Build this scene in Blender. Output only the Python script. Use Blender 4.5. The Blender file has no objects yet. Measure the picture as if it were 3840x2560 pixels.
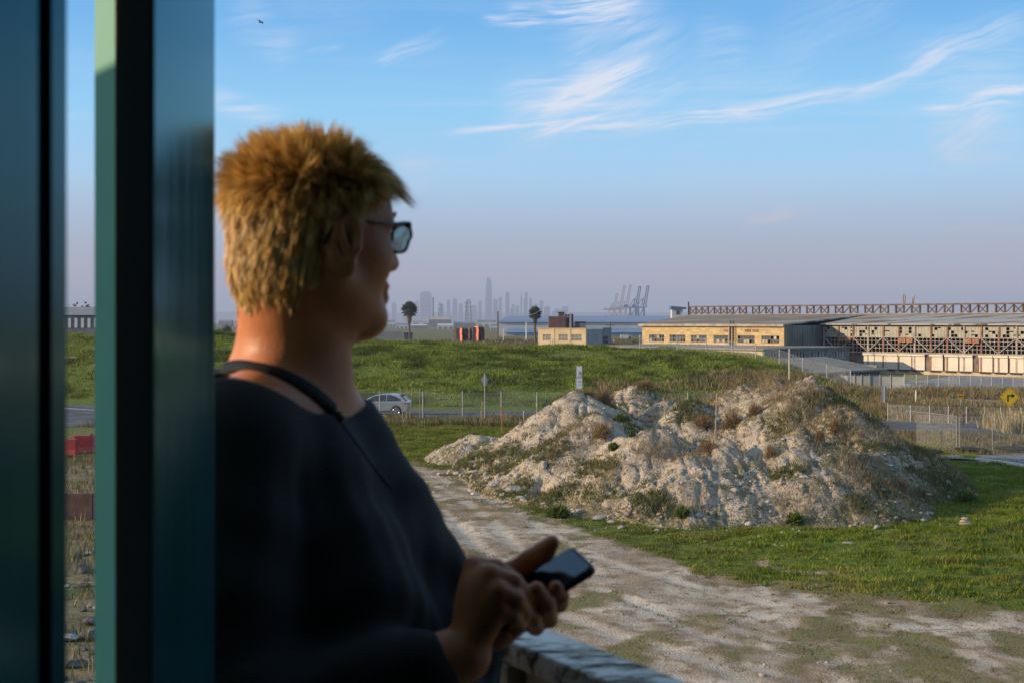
import bpy, bmesh, math, random
import numpy as np
from mathutils import Vector, Matrix

random.seed(7)
RNG = np.random.default_rng(11)
SC = bpy.context.scene
COL = SC.collection
R = math.radians

# ------------------------------------------------------------------ camera
CAMZ = 7.5            # eye height above the open ground outside (upper-floor landing)
F = 4693.0            # focal length in pixels of the 3840 px wide photograph
cam_data = bpy.data.cameras.new('camera')
cam = bpy.data.objects.new('camera', cam_data)
COL.objects.link(cam)
cam.location = (0, 0, CAMZ)
cam.rotation_euler = (R(90), 0, 0)
cam_data.sensor_width = 36.0
cam_data.lens = F / 3840 * 36.0
cam_data.shift_y = -75 / 3840
cam_data.clip_start = 0.05
cam_data.clip_end = 60000
cam_data.dof.use_dof = True
cam_data.dof.focus_distance = 30.0
cam_data.dof.aperture_fstop = 9.0
SC.camera = cam

# ------------------------------------------------------------------ sun and sky
SUN_EL, SUN_A = 16.0, 10.0     # elevation; azimuth behind the left shoulder
to_sun = Vector((-math.cos(R(SUN_A)) * math.cos(R(SUN_EL)), -math.sin(R(SUN_A)) * math.cos(R(SUN_EL)), math.sin(R(SUN_EL))))
sl = bpy.data.lights.new('sun', 'SUN')
sl.energy = 4.8
sl.angle = R(0.53)
sl.color = (1.0, 0.80, 0.56)
so = bpy.data.objects.new('sun', sl)
COL.objects.link(so)
so.rotation_euler = (-to_sun).to_track_quat('-Z', 'Y').to_euler()
so.location = (-20, -5, 30)

SC.view_settings.view_transform = 'Standard'
SC.view_settings.look = 'None'
SC.view_settings.exposure = 0.3
SC.view_settings.gamma = 1.0
SC.view_settings.use_curve_mapping = False
SC.render.engine = 'CYCLES'
SC.cycles.max_bounces = 6
SC.cycles.diffuse_bounces = 3
SC.cycles.glossy_bounces = 3
SC.cycles.transmission_bounces = 4
SC.cycles.transparent_max_bounces = 12
SC.cycles.volume_bounces = 0
SC.cycles.use_denoising = True
SC.cycles.sample_clamp_indirect = 4.0
SC.cycles.use_fast_gi = False


def srgb(r, g, b):
    def f(c):
        c = c / 255.0
        return c / 12.92 if c <= 0.04045 else ((c + 0.055) / 1.055) ** 2.4
    return (f(r), f(g), f(b))


class NT:
    """small helper for node trees"""
    def __init__(s, tree):
        s.t = tree
        s.n = tree.nodes
        s.l = tree.links

    def node(s, typ, **kw):
        n = s.n.new(typ)
        for k, v in kw.items():
            setattr(n, k, v)
        return n

    def link(s, a, b):
        s.l.new(a, b)

    def put(s, sock, v):
        if hasattr(v, 'links') and hasattr(v, 'is_output'):
            s.l.new(v, sock)
        elif isinstance(v, (tuple, list)) and len(v) == 3 and sock.type == 'RGBA':
            sock.default_value = (v[0], v[1], v[2], 1)
        else:
            sock.default_value = v

    def math(s, op, a, b=None, c=None, clamp=False):
        n = s.node('ShaderNodeMath', operation=op, use_clamp=clamp)
        s.put(n.inputs[0], a)
        if b is not None:
            s.put(n.inputs[1], b)
        if c is not None:
            s.put(n.inputs[2], c)
        return n.outputs[0]

    def mix(s, f, a, b, mode='MIX'):
        n = s.node('ShaderNodeMix', data_type='RGBA', blend_type=mode)
        s.put(n.inputs[0], f)
        s.put(n.inputs[6], a)
        s.put(n.inputs[7], b)
        return n.outputs[2]

    def ramp(s, f, stops, interp='LINEAR'):
        n = s.node('ShaderNodeValToRGB')
        n.color_ramp.interpolation = interp
        e = n.color_ramp.elements
        while len(e) < len(stops):
            e.new(0.5)
        for el, (p, c) in zip(e, stops):
            el.position = p
            el.color = (c[0], c[1], c[2], 1) if isinstance(c, (tuple, list)) else (c, c, c, 1)
        s.put(n.inputs[0], f)
        return n.outputs[0]

    def noise(s, vec, scale, detail=4, rough=0.55, dist=0.0):
        n = s.node('ShaderNodeTexNoise')
        if vec is not None:
            s.link(vec, n.inputs['Vector'])
        n.inputs['Scale'].default_value = scale
        n.inputs['Detail'].default_value = detail
        n.inputs['Roughness'].default_value = rough
        n.inputs['Distortion'].default_value = dist
        return n.outputs['Fac']

    def comb(s, x, y, z):
        n = s.node('ShaderNodeCombineXYZ')
        for i, v in enumerate((x, y, z)):
            s.put(n.inputs[i], v)
        return n.outputs[0]

    def sep(s, v):
        n = s.node('ShaderNodeSeparateXYZ')
        s.link(v, n.inputs[0])
        return n.outputs

    def smooth(s, v, lo, hi):
        n = s.node('ShaderNodeMapRange', interpolation_type='SMOOTHSTEP')
        s.put(n.inputs[0], v)
        n.inputs[1].default_value = lo
        n.inputs[2].default_value = hi
        return n.outputs[0]


world = bpy.data.worlds.new('World')
SC.world = world
world.use_nodes = True
w = NT(world.node_tree)
w.n.clear()
w_out = w.node('ShaderNodeOutputWorld')
w_bg = w.node('ShaderNodeBackground')
w.link(w_bg.outputs[0], w_out.inputs[0])
sky = w.node('ShaderNodeTexSky', sky_type='NISHITA')
sky.sun_disc = False
sky.sun_elevation = R(SUN_EL)
sky.sun_rotation = math.atan2(to_sun.x, to_sun.y)
sky.altitude = 10
sky.air_density = 1.0
sky.dust_density = 1.5
sky.ozone_density = 2.0
tc = w.node('ShaderNodeTexCoord')
gx, gy, gz = w.sep(tc.outputs['Generated'])
# elevation gradient of this hazy late-afternoon sky (same all round the horizon)
el = w.math('MULTIPLY', w.math('ARCSINE', gz), 180 / math.pi / 90)          # 0..1 for 0..90 degrees
grad = w.ramp(el, [(0.0, srgb(182, 173, 183)), (0.020, srgb(186, 177, 189)), (0.040, srgb(174, 186, 210)),
                   (0.072, srgb(168, 216, 252)), (0.105, srgb(142, 212, 255)), (0.150, srgb(98, 178, 240)),
                   (0.30, srgb(118, 168, 218)), (1.0, srgb(138, 170, 208))])
nish = w.mix(1.0, sky.outputs[0], (0.11, 0.11, 0.11), 'MULTIPLY')
base = w.mix(0.12, grad, nish)
# cirrus: wisps in direction space around the view to the bay (u = x/y, v = z/y), thinner veil over the whole dome
ysafe = w.math('MAXIMUM', gy, 0.05)
u = w.math('DIVIDE', gx, ysafe)
v = w.math('DIVIDE', gz, ysafe)
front = w.smooth(gy, 0.1, 0.4)


def UV(px, py):
    return ((px - 1920) / F, (1205 - py) / F)


uv = w.comb(u, v, 0.0)
wn = w.node('ShaderNodeTexNoise')
w.link(uv, wn.inputs['Vector'])
wn.inputs['Scale'].default_value = 9
wn.inputs['Detail'].default_value = 5
wx, wy, wz = w.sep(wn.outputs['Color'])
uw = w.math('MULTIPLY_ADD', w.math('SUBTRACT', wx, 0.5), 0.035, u)
vw = w.math('MULTIPLY_ADD', w.math('SUBTRACT', wy, 0.5), 0.022, v)
cloud = None
FIBRES = {}
for fdeg in (6, 22, 34):
    ca_, sa_ = math.cos(R(fdeg)), math.sin(R(fdeg))
    t_f = w.math('ADD', w.math('MULTIPLY', uw, ca_), w.math('MULTIPLY', vw, sa_))
    s_f = w.math('SUBTRACT', w.math('MULTIPLY', vw, ca_), w.math('MULTIPLY', uw, sa_))
    FIBRES[fdeg] = w.noise(w.comb(w.math('MULTIPLY', t_f, 11.0), w.math('MULTIPLY', s_f, 150.0), fdeg * 1.7), 1.0, 5, 0.68)


def streak(p0, p1, width, inten):
    """a soft fibrous band from p0 to p1 (directions given as photo pixels)"""
    global cloud
    (ax, ay), (bx, by) = UV(*p0), UV(*p1)
    L = math.hypot(bx - ax, by - ay)
    dx, dy = (bx - ax) / L, (by - ay) / L
    wd = width / F
    du = w.math('SUBTRACT', uw, ax)
    dv = w.math('SUBTRACT', vw, ay)
    tt = w.math('MULTIPLY_ADD', du, dx / L, w.math('MULTIPLY', dv, dy / L))
    s_ = w.math('MULTIPLY_ADD', du, -dy / wd, w.math('MULTIPLY', dv, dx / wd))
    ends = w.math('MULTIPLY', w.smooth(tt, -0.08, 0.25), w.smooth(tt, 1.08, 0.7))
    across = w.smooth(w.math('ABSOLUTE', s_), 2.0, 0.0)
    fd = min(FIBRES, key=lambda q: abs(q - math.degrees(math.atan2(dy, dx))))
    r_ = w.math('MULTIPLY', w.math('MULTIPLY', ends, across), w.math('MULTIPLY', w.smooth(FIBRES[fd], 0.32, 0.68), inten * 1.3))
    cloud = r_ if cloud is None else w.math('ADD', cloud, r_)


for a in [((1660, 505), (2180, 430), 13, 0.75), ((2120, 505), (2480, 450), 16, 0.8), ((2360, 470), (2920, 405), 24, 0.95),
          ((2780, 420), (3330, 330), 26, 0.6), ((3180, 370), (3560, 190), 30, 0.5), ((3420, 250), (3900, 60), 45, 0.35),
          ((1960, 520), (2290, 400), 14, 0.7), ((2080, 375), (2470, 235), 30, 0.85), ((2050, 500), (2120, 330), 28, 0.45),
          ((1880, 360), (2330, 270), 60, 0.40), ((1980, 430), (2420, 420), 55, 0.45), ((2330, 390), (2560, 300), 30, 0.40),
          ((1400, 225), (1660, 135), 22, 0.55), ((1140, 205), (1300, 160), 12, 0.30), ((1800, 88), (2040, 75), 15, 0.85),
          ((1880, 60), (2300, -40), 40, 0.5), ((2060, 60), (2420, 10), 60, 0.4), ((2100, 260), (2500, 60), 90, 0.22),
          ((3420, 405), (3860, 395), 9, 0.5), ((3600, 390), (3900, 320), 18, 0.7), ((3620, 205), (3900, 198), 12, 0.4),
          ((3480, 580), (3760, 410), 55, 0.42), ((3520, 610), (3840, 560), 40, 0.30), ((2760, 845), (2990, 795), 16, 0.42),
          ((2880, 770), (3080, 790), 14, 0.25), ((790, 370), (1080, 470), 36, 0.45), ((860, 20), (1110, 230), 60, 0.25),
          ((1880, 950), (2030, 945), 14, 0.32), ((3500, 865), (3900, 862), 12, 0.22), ((2600, 120), (2820, 160), 70, 0.18),
          ((1500, 620), (1640, 690), 50, 0.20), ((1850, 480), (2450, 330), 130, 0.22), ((2150, 330), (2600, 60), 120, 0.20),
          ((2500, 330), (3100, 250), 120, 0.14), ((3300, 300), (3900, 250), 110, 0.22), ((2900, 200), (3400, -60), 110, 0.14), ((1900, 40), (2500, -30), 90, 0.30),
          ((3450, 470), (3900, 440), 90, 0.22), ((2450, 760), (3200, 720), 70, 0.12), ((1000, 60), (1500, 30), 80, 0.10)]:
    streak(*a)
# general thin veil, everywhere above the horizon, in plane coordinates of a high layer
zz = w.math('MAXIMUM', gz, 0.03)
pv = w.comb(w.math('DIVIDE', gx, zz), w.math('DIVIDE', gy, zz), 0.0)
mp = w.node('ShaderNodeMapping')
w.link(pv, mp.inputs[0])
mp.inputs['Rotation'].default_value = (0, 0, R(25))
mp.inputs['Scale'].default_value = (0.35, 1.1, 1)
veil = w.math('MULTIPLY', w.smooth(w.noise(mp.outputs[0], 1.1, 6, 0.6, 0.4), 0.48, 0.85), 0.35)
veil = w.math('MULTIPLY', veil, w.smooth(gz, 0.02, 0.12))
cl = w.math('ADD', w.math('MULTIPLY', cloud, front), veil, clamp=True)
cloud_col = w.ramp(el, [(0.0, srgb(205, 180, 178)), (0.05, srgb(214, 200, 205)), (0.10, srgb(222, 228, 243)), (1.0, srgb(222, 230, 246))])
sky_col = w.mix(w.math('MULTIPLY', cl, 0.95), base, cloud_col)
# hazy brightening of the sky round the low sun
vdot = w.node('ShaderNodeVectorMath', operation='DOT_PRODUCT')
w.link(tc.outputs['Generated'], vdot.inputs[0])
vdot.inputs[1].default_value = tuple(to_sun)
aur = w.math('MULTIPLY', w.math('POWER', w.math('MAXIMUM', vdot.outputs['Value'], 0.0), 5.0), 0.55)
sky_col = w.mix(aur, sky_col, (1.25, 1.0, 0.72))
# below the horizon the air continues in the colour of the horizon, dimmed
sky_col = w.mix(w.smooth(gz, -0.02, -0.002), srgb(96, 98, 104), sky_col)
w.link(sky_col, w_bg.inputs[0])
w_bg.inputs[1].default_value = 0.92
world.cycles.sampling_method = 'MANUAL'
world.cycles.sample_map_resolution = 256


# ------------------------------------------------------------------ helpers
def P(px, py, d):
    """world point seen at photo pixel (px, py) at distance d ahead"""
    return Vector(((px - 1920) / F * d, d, CAMZ - (py - 1205) / F * d))


def G(px, py, z=0.0):
    """world point on the level z seen at photo pixel (px, py)"""
    d = (CAMZ - z) * F / (py - 1205)
    return Vector(((px - 1920) / F * d, d, z))


def tag(o, label=None, cat=None, group=None, kind=None):
    if label:
        o['label'] = label
    if cat:
        o['category'] = cat
    if group:
        o['group'] = group
    if kind:
        o['kind'] = kind
    return o


def thing(name, label, cat, loc=(0, 0, 0), group=None, rz=0.0):
    o = bpy.data.objects.new(name, None)
    COL.objects.link(o)
    o.location = loc
    o.rotation_euler = (0, 0, rz)
    o.empty_display_size = 0.2
    return tag(o, label, cat, group)


def mesh_obj(name, verts, faces, mat, parent=None, smooth=False):
    """verts in world coordinates (or the parent's own coordinates when it is rotated: pass local)"""
    me = bpy.data.meshes.new(name)
    v = np.asarray(verts, dtype=np.float64).reshape(-1, 3)
    if parent is not None:
        off = np.zeros(3)
        q = parent
        while q is not None:
            off += np.array(q.location)
            q = q.parent
        v = v - off
    if isinstance(faces, np.ndarray):
        fill_mesh(me, v, faces)
    else:
        me.from_pydata(v.tolist(), [], faces)
    o = bpy.data.objects.new(name, me)
    COL.objects.link(o)
    if mat is not None:
        for m_ in (mat if isinstance(mat, (list, tuple)) else [mat]):
            me.materials.append(m_)
    if parent is not None:
        o.parent = parent
    if smooth:
        me.polygons.foreach_set('use_smooth', np.ones(len(me.polygons), bool))
    me.update()
    return o


def fill_mesh(me, v, f):
    k = f.shape[1]
    me.vertices.add(len(v))
    me.vertices.foreach_set('co', np.ascontiguousarray(v, dtype=np.float32).ravel())
    me.loops.add(f.size)
    me.loops.foreach_set('vertex_index', np.ascontiguousarray(f, dtype=np.int32).ravel())
    me.polygons.add(len(f))
    me.polygons.foreach_set('loop_start', np.arange(0, f.size, k, dtype=np.int32))
    me.polygons.foreach_set('loop_total', np.full(len(f), k, dtype=np.int32))
    me.update(calc_edges=True)
    me.validate()


def point_color(o, name, rgb):
    a = o.data.color_attributes.new(name, 'FLOAT_COLOR', 'POINT')
    rgba = np.ones((len(rgb), 4), np.float32)
    rgba[:, :rgb.shape[1]] = rgb
    a.data.foreach_set('color', rgba.ravel())


class MB:
    def __init__(s):
        s.v = []
        s.f = []

    def quad(s, a, b, c, d):
        i = len(s.v)
        s.v += [tuple(a), tuple(b), tuple(c), tuple(d)]
        s.f.append((i, i + 1, i + 2, i + 3))
        return s

    def hull8(s, p):
        """8 corners: bottom 0-3 counter-clockwise seen from above, top 4-7"""
        i = len(s.v)
        s.v += [tuple(q) for q in p]
        for q in ((3, 2, 1, 0), (4, 5, 6, 7), (0, 1, 5, 4), (1, 2, 6, 5), (2, 3, 7, 6), (3, 0, 4, 7)):
            s.f.append(tuple(i + k for k in q))
        return s

    def box(s, x0, x1, y0, y1, z0, z1):
        return s.hull8([(x0, y0, z0), (x1, y0, z0), (x1, y1, z0), (x0, y1, z0), (x0, y0, z1), (x1, y0, z1), (x1, y1, z1), (x0, y1, z1)])

    def obox(s, o, ax, ay, x0, x1, y0, y1, z0, z1):
        """box in a frame with origin o and horizontal axes ax, ay"""
        def q(x, y, z):
            return (o[0] + ax[0] * x + ay[0] * y, o[1] + ax[1] * x + ay[1] * y, o[2] + z)
        return s.hull8([q(x0, y0, z0), q(x1, y0, z0), q(x1, y1, z0), q(x0, y1, z0), q(x0, y0, z1), q(x1, y0, z1), q(x1, y1, z1), q(x0, y1, z1)])

    def bar(s, a, b, w_, h_=None, up=(0, 0, 1)):
        """rectangular bar from a to b"""
        h_ = h_ or w_
        a, b = Vector(a), Vector(b)
        d = (b - a).normalized()
        upv = Vector(up)
        if abs(d.dot(upv)) > 0.98:
            upv = Vector((1, 0, 0))
        x = d.cross(upv).normalized() * (w_ / 2)
        z = x.cross(d).normalized() * (h_ / 2)
        return s.hull8([a - x - z, a + x - z, b + x - z, b - x - z, a - x + z, a + x + z, b + x + z, b - x + z])

    def tube(s, pts, r, n=8, caps=True):
        pts = [Vector(p) for p in pts]
        rs = r if isinstance(r, (list, tuple)) else [r] * len(pts)
        base_ = len(s.v)
        prev = None
        for k, p in enumerate(pts):
            d = (pts[min(k + 1, len(pts) - 1)] - pts[max(k - 1, 0)]).normalized()
            if prev is None:
                h = Vector((0, 0, 1)) if abs(d.z) < 0.9 else Vector((1, 0, 0))
                x = d.cross(h).normalized()
            else:
                x = (prev - d * prev.dot(d)).normalized()
            prev = x
            y = d.cross(x)
            for j in range(n):
                t = 2 * math.pi * j / n
                s.v.append(tuple(p + (x * math.cos(t) + y * math.sin(t)) * rs[k]))
        for k in range(len(pts) - 1):
            for j in range(n):
                a = base_ + k * n + j
                b = base_ + k * n + (j + 1) % n
                s.f.append((a, b, b + n, a + n))
        if caps:
            s.f.append(tuple(base_ + j for j in range(n))[::-1])
            s.f.append(tuple(base_ + (len(pts) - 1) * n + j for j in range(n)))
        return s

    def prism(s, poly, z0, z1):
        """vertical prism over a counter-clockwise xy polygon"""
        i = len(s.v)
        n = len(poly)
        z0s = z0 if isinstance(z0, (list, tuple)) else [z0] * n
        z1s = z1 if isinstance(z1, (list, tuple)) else [z1] * n
        s.v += [(p[0], p[1], z) for p, z in zip(poly, z0s)] + [(p[0], p[1], z) for p, z in zip(poly, z1s)]
        s.f.append(tuple(i + k for k in range(n))[::-1])
        s.f.append(tuple(i + n + k for k in range(n)))
        for k in range(n):
            j = (k + 1) % n
            s.f.append((i + k, i + j, i + n + j, i + n + k))
        return s

    def extrude(s, poly, d):
        """polygon of 3D points extruded by vector d"""
        i = len(s.v)
        n = len(poly)
        d = Vector(d)
        s.v += [tuple(Vector(p)) for p in poly] + [tuple(Vector(p) + d) for p in poly]
        s.f.append(tuple(i + k for k in range(n))[::-1])
        s.f.append(tuple(i + n + k for k in range(n)))
        for k in range(n):
            j = (k + 1) % n
            s.f.append((i + k, i + j, i + n + j, i + n + k))
        return s

    def build(s, name, mat, parent=None, smooth=False, bevel=0.0):
        o = mesh_obj(name, s.v, s.f, mat, parent, smooth)
        if bevel:
            b = o.modifiers.new('bevel', 'BEVEL')
            b.width = bevel
            b.segments = 2
            b.limit_method = 'ANGLE'
        return o


MATS = {}


def mat(name, col, rough=0.8, var=0.18, scale=3.0, bump=0.0, bscale=None, metal=0.0, spec=0.3, coat=0.0, col2=None, c2lo=0.5, c2hi=0.65, detail=5, aniso=None):
    """principled surface with procedural colour variation, optional second colour in patches and bump"""
    if name in MATS:
        return MATS[name]
    m = bpy.data.materials.new(name)
    m.use_nodes = True
    n = NT(m.node_tree)
    b = m.node_tree.nodes['Principled BSDF']
    t = n.node('ShaderNodeTexCoord')
    vec = t.outputs['Object']
    if aniso:
        mp_ = n.node('ShaderNodeMapping')
        n.link(vec, mp_.inputs[0])
        mp_.inputs['Scale'].default_value = aniso
        vec = mp_.outputs[0]
    f = n.noise(vec, scale, detail, 0.6)
    lo = tuple(c * (1 - var) for c in col)
    hi = tuple(min(1, c * (1 + var)) for c in col)
    c = n.mix(n.smooth(f, 0.3, 0.7), lo, hi)
    if col2:
        f2 = n.noise(vec, scale * 0.63, detail, 0.65, 0.3)
        c = n.mix(n.smooth(f2, c2lo, c2hi), c, col2)
    n.link(c, b.inputs['Base Color'])
    b.inputs['Roughness'].default_value = rough
    b.inputs['Metallic'].default_value = metal
    b.inputs['Specular IOR Level'].default_value = spec if rough < 0.82 else min(spec, 0.06)
    b.inputs['Coat Weight'].default_value = coat
    if bump:
        bn = n.node('ShaderNodeBump')
        bn.inputs['Strength'].default_value = 1.0
        bn.inputs['Distance'].default_value = bump
        n.link(n.noise(vec, bscale or scale * 3, 6, 0.65), bn.inputs['Height'])
        n.link(bn.outputs[0], b.inputs['Normal'])
    MATS[name] = m
    return m


def attr_mat(name, rough=0.9, var=0.2, scale=20.0, trans=0.0, spec=0.2):
    """colour from the point attribute 'tint' with fine variation; optional translucency for leaves"""
    if name in MATS:
        return MATS[name]
    m = bpy.data.materials.new(name)
    m.use_nodes = True
    n = NT(m.node_tree)
    b = m.node_tree.nodes['Principled BSDF']
    out = m.node_tree.nodes['Material Output']
    a = n.node('ShaderNodeAttribute', attribute_name='tint')
    t = n.node('ShaderNodeTexCoord')
    f = n.noise(t.outputs['Object'], scale, 3)
    c = n.mix(1.0, a.outputs['Color'], n.ramp(f, [(0.25, 1 - var), (0.75, 1 + var)]), 'MULTIPLY')
    n.link(c, b.inputs['Base Color'])
    b.inputs['Roughness'].default_value = rough
    b.inputs['Specular IOR Level'].default_value = spec
    if trans:
        tr = n.node('ShaderNodeBsdfTranslucent')
        n.link(c, tr.inputs[0])
        mx = n.node('ShaderNodeMixShader')
        mx.inputs[0].default_value = trans
        n.link(b.outputs[0], mx.inputs[1])
        n.link(tr.outputs[0], mx.inputs[2])
        n.link(mx.outputs[0], out.inputs[0])
    MATS[name] = m
    return m


def vnoise(x, y, seed=0):
    """2D value noise, vectorised"""
    xi = np.floor(x).astype(np.int64)
    yi = np.floor(y).astype(np.int64)
    fx = x - xi
    fy = y - yi
    fx = fx * fx * (3 - 2 * fx)
    fy = fy * fy * (3 - 2 * fy)

    def h(i, j):
        n = (i * 374761393 + j * 668265263 + seed * 974634777) & 0xFFFFFFFF
        n = ((n ^ (n >> 13)) * 1274126177) & 0xFFFFFFFF
        return ((n ^ (n >> 16)) & 0xFFFF) / 65535.0
    a, b, c, d = h(xi, yi), h(xi + 1, yi), h(xi, yi + 1), h(xi + 1, yi + 1)
    return a * (1 - fx) * (1 - fy) + b * fx * (1 - fy) + c * (1 - fx) * fy + d * fx * fy


def fbm(x, y, oct_=4, seed=0, gain=0.5):
    s = 0
    a = 1.0
    t = 0
    for k in range(oct_):
        s = s + a * vnoise(x * 2 ** k + 13.7 * k, y * 2 ** k + 7.1 * k, seed + k)
        t += a
        a *= gain
    return s / t


def sstep(x, lo, hi):
    t = np.clip((x - lo) / (hi - lo), 0, 1)
    return t * t * (3 - 2 * t)
# ------------------------------------------------------------------ terrain
CREST_X = np.array([-120, -60, -35.6, -19.8, -13.4, -0.6, 5.8, 12.1, 18.5, 24.9, 30.0, 33.2, 36.4, 38.6, 42])
CREST_Z = np.array([5.0, 5.6, 5.9, 5.26, 5.1, 4.46, 4.25, 4.08, 4.27, 3.76, 3.28, 2.16, 0.7, 0.0, 0.0])
EDGE = [G(*p) for p in ((1560, 1740), (1750, 1775), (1900, 1865), (2000, 1925), (2150, 1965), (2500, 2080), (2600, 2150), (3000, 2190), (3400, 2230), (3840, 2290))]
EDGE_X = np.array([e.x for e in EDGE])
EDGE_Y = np.array([e.y for e in EDGE])
# wheel tracks sweeping across the dirt, as plan curves
def plan(pts):
    q = [G(*p) for p in pts]
    return np.array([(a.x, a.y) for a in q])
RUTS = [plan(p) for p in (
    [(1560, 1800), (1700, 1850), (1850, 1960), (1990, 2090), (2200, 2200), (2500, 2290), (2900, 2400), (3400, 2540)],
    [(1560, 1860), (1680, 1930), (1790, 2060), (1950, 2230), (2200, 2350), (2560, 2440), (2950, 2530)],
    [(1600, 1780), (1760, 1835), (1950, 1930), (2120, 2040), (2400, 2140), (2800, 2240), (3300, 2360), (3840, 2520)],
    [(1640, 1900), (1760, 2000), (1900, 2150), (2100, 2290), (2400, 2400), (2700, 2500), (2900, 2580)],
    [(2250, 2210), (2480, 2300), (2640, 2380), (2950, 2440), (3200, 2500)])]


def seg_dist(X, Y, poly):
    """distance to a polyline and the arc length at the nearest point"""
    best = np.full(X.shape, 1e9)
    arc = np.zeros(X.shape)
    acc = 0.0
    for (ax, ay), (bx, by) in zip(poly[:-1], poly[1:]):
        dx, dy = bx - ax, by - ay
        L = math.hypot(dx, dy)
        t = np.clip(((X - ax) * dx + (Y - ay) * dy) / (L * L), 0, 1)
        d = np.hypot(X - ax - t * dx, Y - ay - t * dy)
        m = d < best
        best = np.where(m, d, best)
        arc = np.where(m, acc + t * L, arc)
        acc += L
    return best, arc


def smooth_line(poly, n=40):
    """Catmull-Rom resample"""
    P_ = np.vstack([2 * poly[0] - poly[1], poly, 2 * poly[-1] - poly[-2]])
    out = []
    for k in range(1, len(P_) - 2):
        for t in np.linspace(0, 1, 6, endpoint=False):
            a, b, c, d = P_[k - 1], P_[k], P_[k + 1], P_[k + 2]
            out.append(0.5 * ((2 * b) + (c - a) * t + (2 * a - 5 * b + 4 * c - d) * t * t + (3 * b - a - 3 * c + d) * t ** 3))
    out.append(poly[-1])
    return np.array(out)


RUTS = [smooth_line(r) for r in RUTS]


def grass_mask(X, Y):
    yb = np.interp(X, EDGE_X, EDGE_Y, left=66.5, right=31.5)
    n1 = fbm(X * 0.55, Y * 0.35, 4, 3) - 0.5
    n2 = fbm(X * 1.9, Y * 1.2, 4, 33) - 0.5
    g = sstep(Y - yb + n1 * 5.0 + n2 * 4.0, -2.6, 1.4)
    # thin patches on the open dirt, more of them towards the right
    patch = fbm(X * 0.75 + 9, Y * 0.42, 5, 21)
    patch = 0.6 * patch + 0.4 * fbm(X * 2.4, Y * 1.4, 4, 22)
    more = sstep(X, 0.0, 9.0) * 0.15
    thin = sstep(patch + more, 0.47, 0.68) * 0.62
    near = (Y < yb + 2) & (X > -8)
    g = np.where(near, np.maximum(g, thin), g)
    # bare reddish scar in the lush grass
    sc_, _ = seg_dist(X, Y, plan([(2850, 2105), (2960, 2140), (3110, 2150)]))
    g = g * (1 - 0.75 * sstep(0.45 - sc_, 0, 0.4))
    return np.clip(g, 0, 1), yb


MC = (9.8, 57.5)      # middle of the big mound


def terr(X, Y):
    X = np.asarray(X, float)
    Y = np.asarray(Y, float)
    cz = np.interp(X, CREST_X, CREST_Z)
    y0 = np.interp(X, [-60, -38, -28], [126, 117, 106.5])
    q = np.clip((Y - y0) / (151 - y0), 0, 1)
    prof = np.where(Y < 151, q * q * (3 - 2 * q) * 0.55 + q * 0.45, 1 - sstep(Y, 152, 182))
    z = cz * np.clip(prof, 0, 1)
    z = z + (fbm(X * 0.12, Y * 0.12, 3, 5) - 0.5) * 0.9 * np.clip(z / 3, 0, 1)
    return z


def near_relief(X, Y):
    """small relief of the open ground between the building and the fence"""
    fade = sstep(Y, 18, 24) * (1 - sstep(Y, 72, 80)) * sstep(X, -26, -22) * (1 - sstep(X, 21, 25))
    z = (fbm(X * 0.5, Y * 0.5, 4, 8) - 0.5) * 0.14 + (fbm(X * 1.9, Y * 1.9, 4, 9, 0.6) - 0.5) * 0.06
    g, yb = grass_mask(X, Y)
    for k, r in enumerate(RUTS):
        d, arc = seg_dist(X, Y, r)
        z = z - 0.036 * np.exp(-(d / 0.20) ** 2) * (1 - g) + 0.012 * np.exp(-((d - 0.40) / 0.16) ** 2) * (1 - g)
        if k in (1, 4):                    # cleat marks
            z = z + 0.022 * np.sin(arc * 2 * math.pi / 0.34) * np.exp(-(d / 0.26) ** 2) * sstep(fbm(X * 0.3, Y * 0.3, 2, 91), 0.42, 0.6)
    # low swells of turf following the foot of the mound
    rr = np.hypot((X - MC[0]) / 1.0, (Y - MC[1]) / 1.05) + (fbm(X * 0.3, Y * 0.3, 2, 31) - 0.5) * 1.4
    band = sstep(rr, 13.0, 14.5) * (1 - sstep(rr, 24, 28)) * sstep(X, 3, 8) * g
    z = z + band * (0.075 * np.sin(rr * 2 * math.pi / 1.35) + 0.04 * np.sin(rr * 2 * math.pi / 0.6 + X * 0.4))
    return z * fade


def graded(lo, hi, step, out, ratio):
    """coordinates: even between lo and hi, growing steps out to +-out"""
    c = list(np.arange(lo, hi + 1e-6, step))
    s, a = step, hi
    up = []
    while a < out[1]:
        s *= ratio
        a += s
        up.append(a)
    s, a = step, lo
    dn = []
    while a > out[0]:
        s *= ratio
        a -= s
        dn.append(a)
    return np.array(dn[::-1] + c + up)


gxs = graded(-12, 20, 0.21, (-13000, 13000), 1.075)
gys = graded(24.5, 75, 0.21, (-2000, 14600), 1.042)
GX, GY = np.meshgrid(gxs, gys, indexing='ij')
GZ = terr(GX, GY) + near_relief(GX, GY)
nx, ny = GX.shape
idx = np.arange(nx * ny).reshape(nx, ny)
quads = np.stack([idx[:-1, :-1], idx[1:, :-1], idx[1:, 1:], idx[:-1, 1:]], -1).reshape(-1, 4)
gmask, yb_ = grass_mask(GX, GY)
far = GY > 76
hill = sstep(GY, 100, 108) * (1 - sstep(GY, 168, 185))
dry = np.where(GY > 76, 0.35, 0.0)
dry = np.where((GX > 24) & (GY > 66) & (GY < 132), 0.8, dry)
dry = np.where(GY > 176, 0.75, dry)
dry = np.where((GX < -7.5) & (GY < 62), 0.95, np.where((GX < -14) & (GY < 76), 0.8, dry))
dry = np.where((hill > 0.1) & (GX < 42), dry * (1 - hill), dry)
rutc = np.zeros_like(GX)
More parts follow.
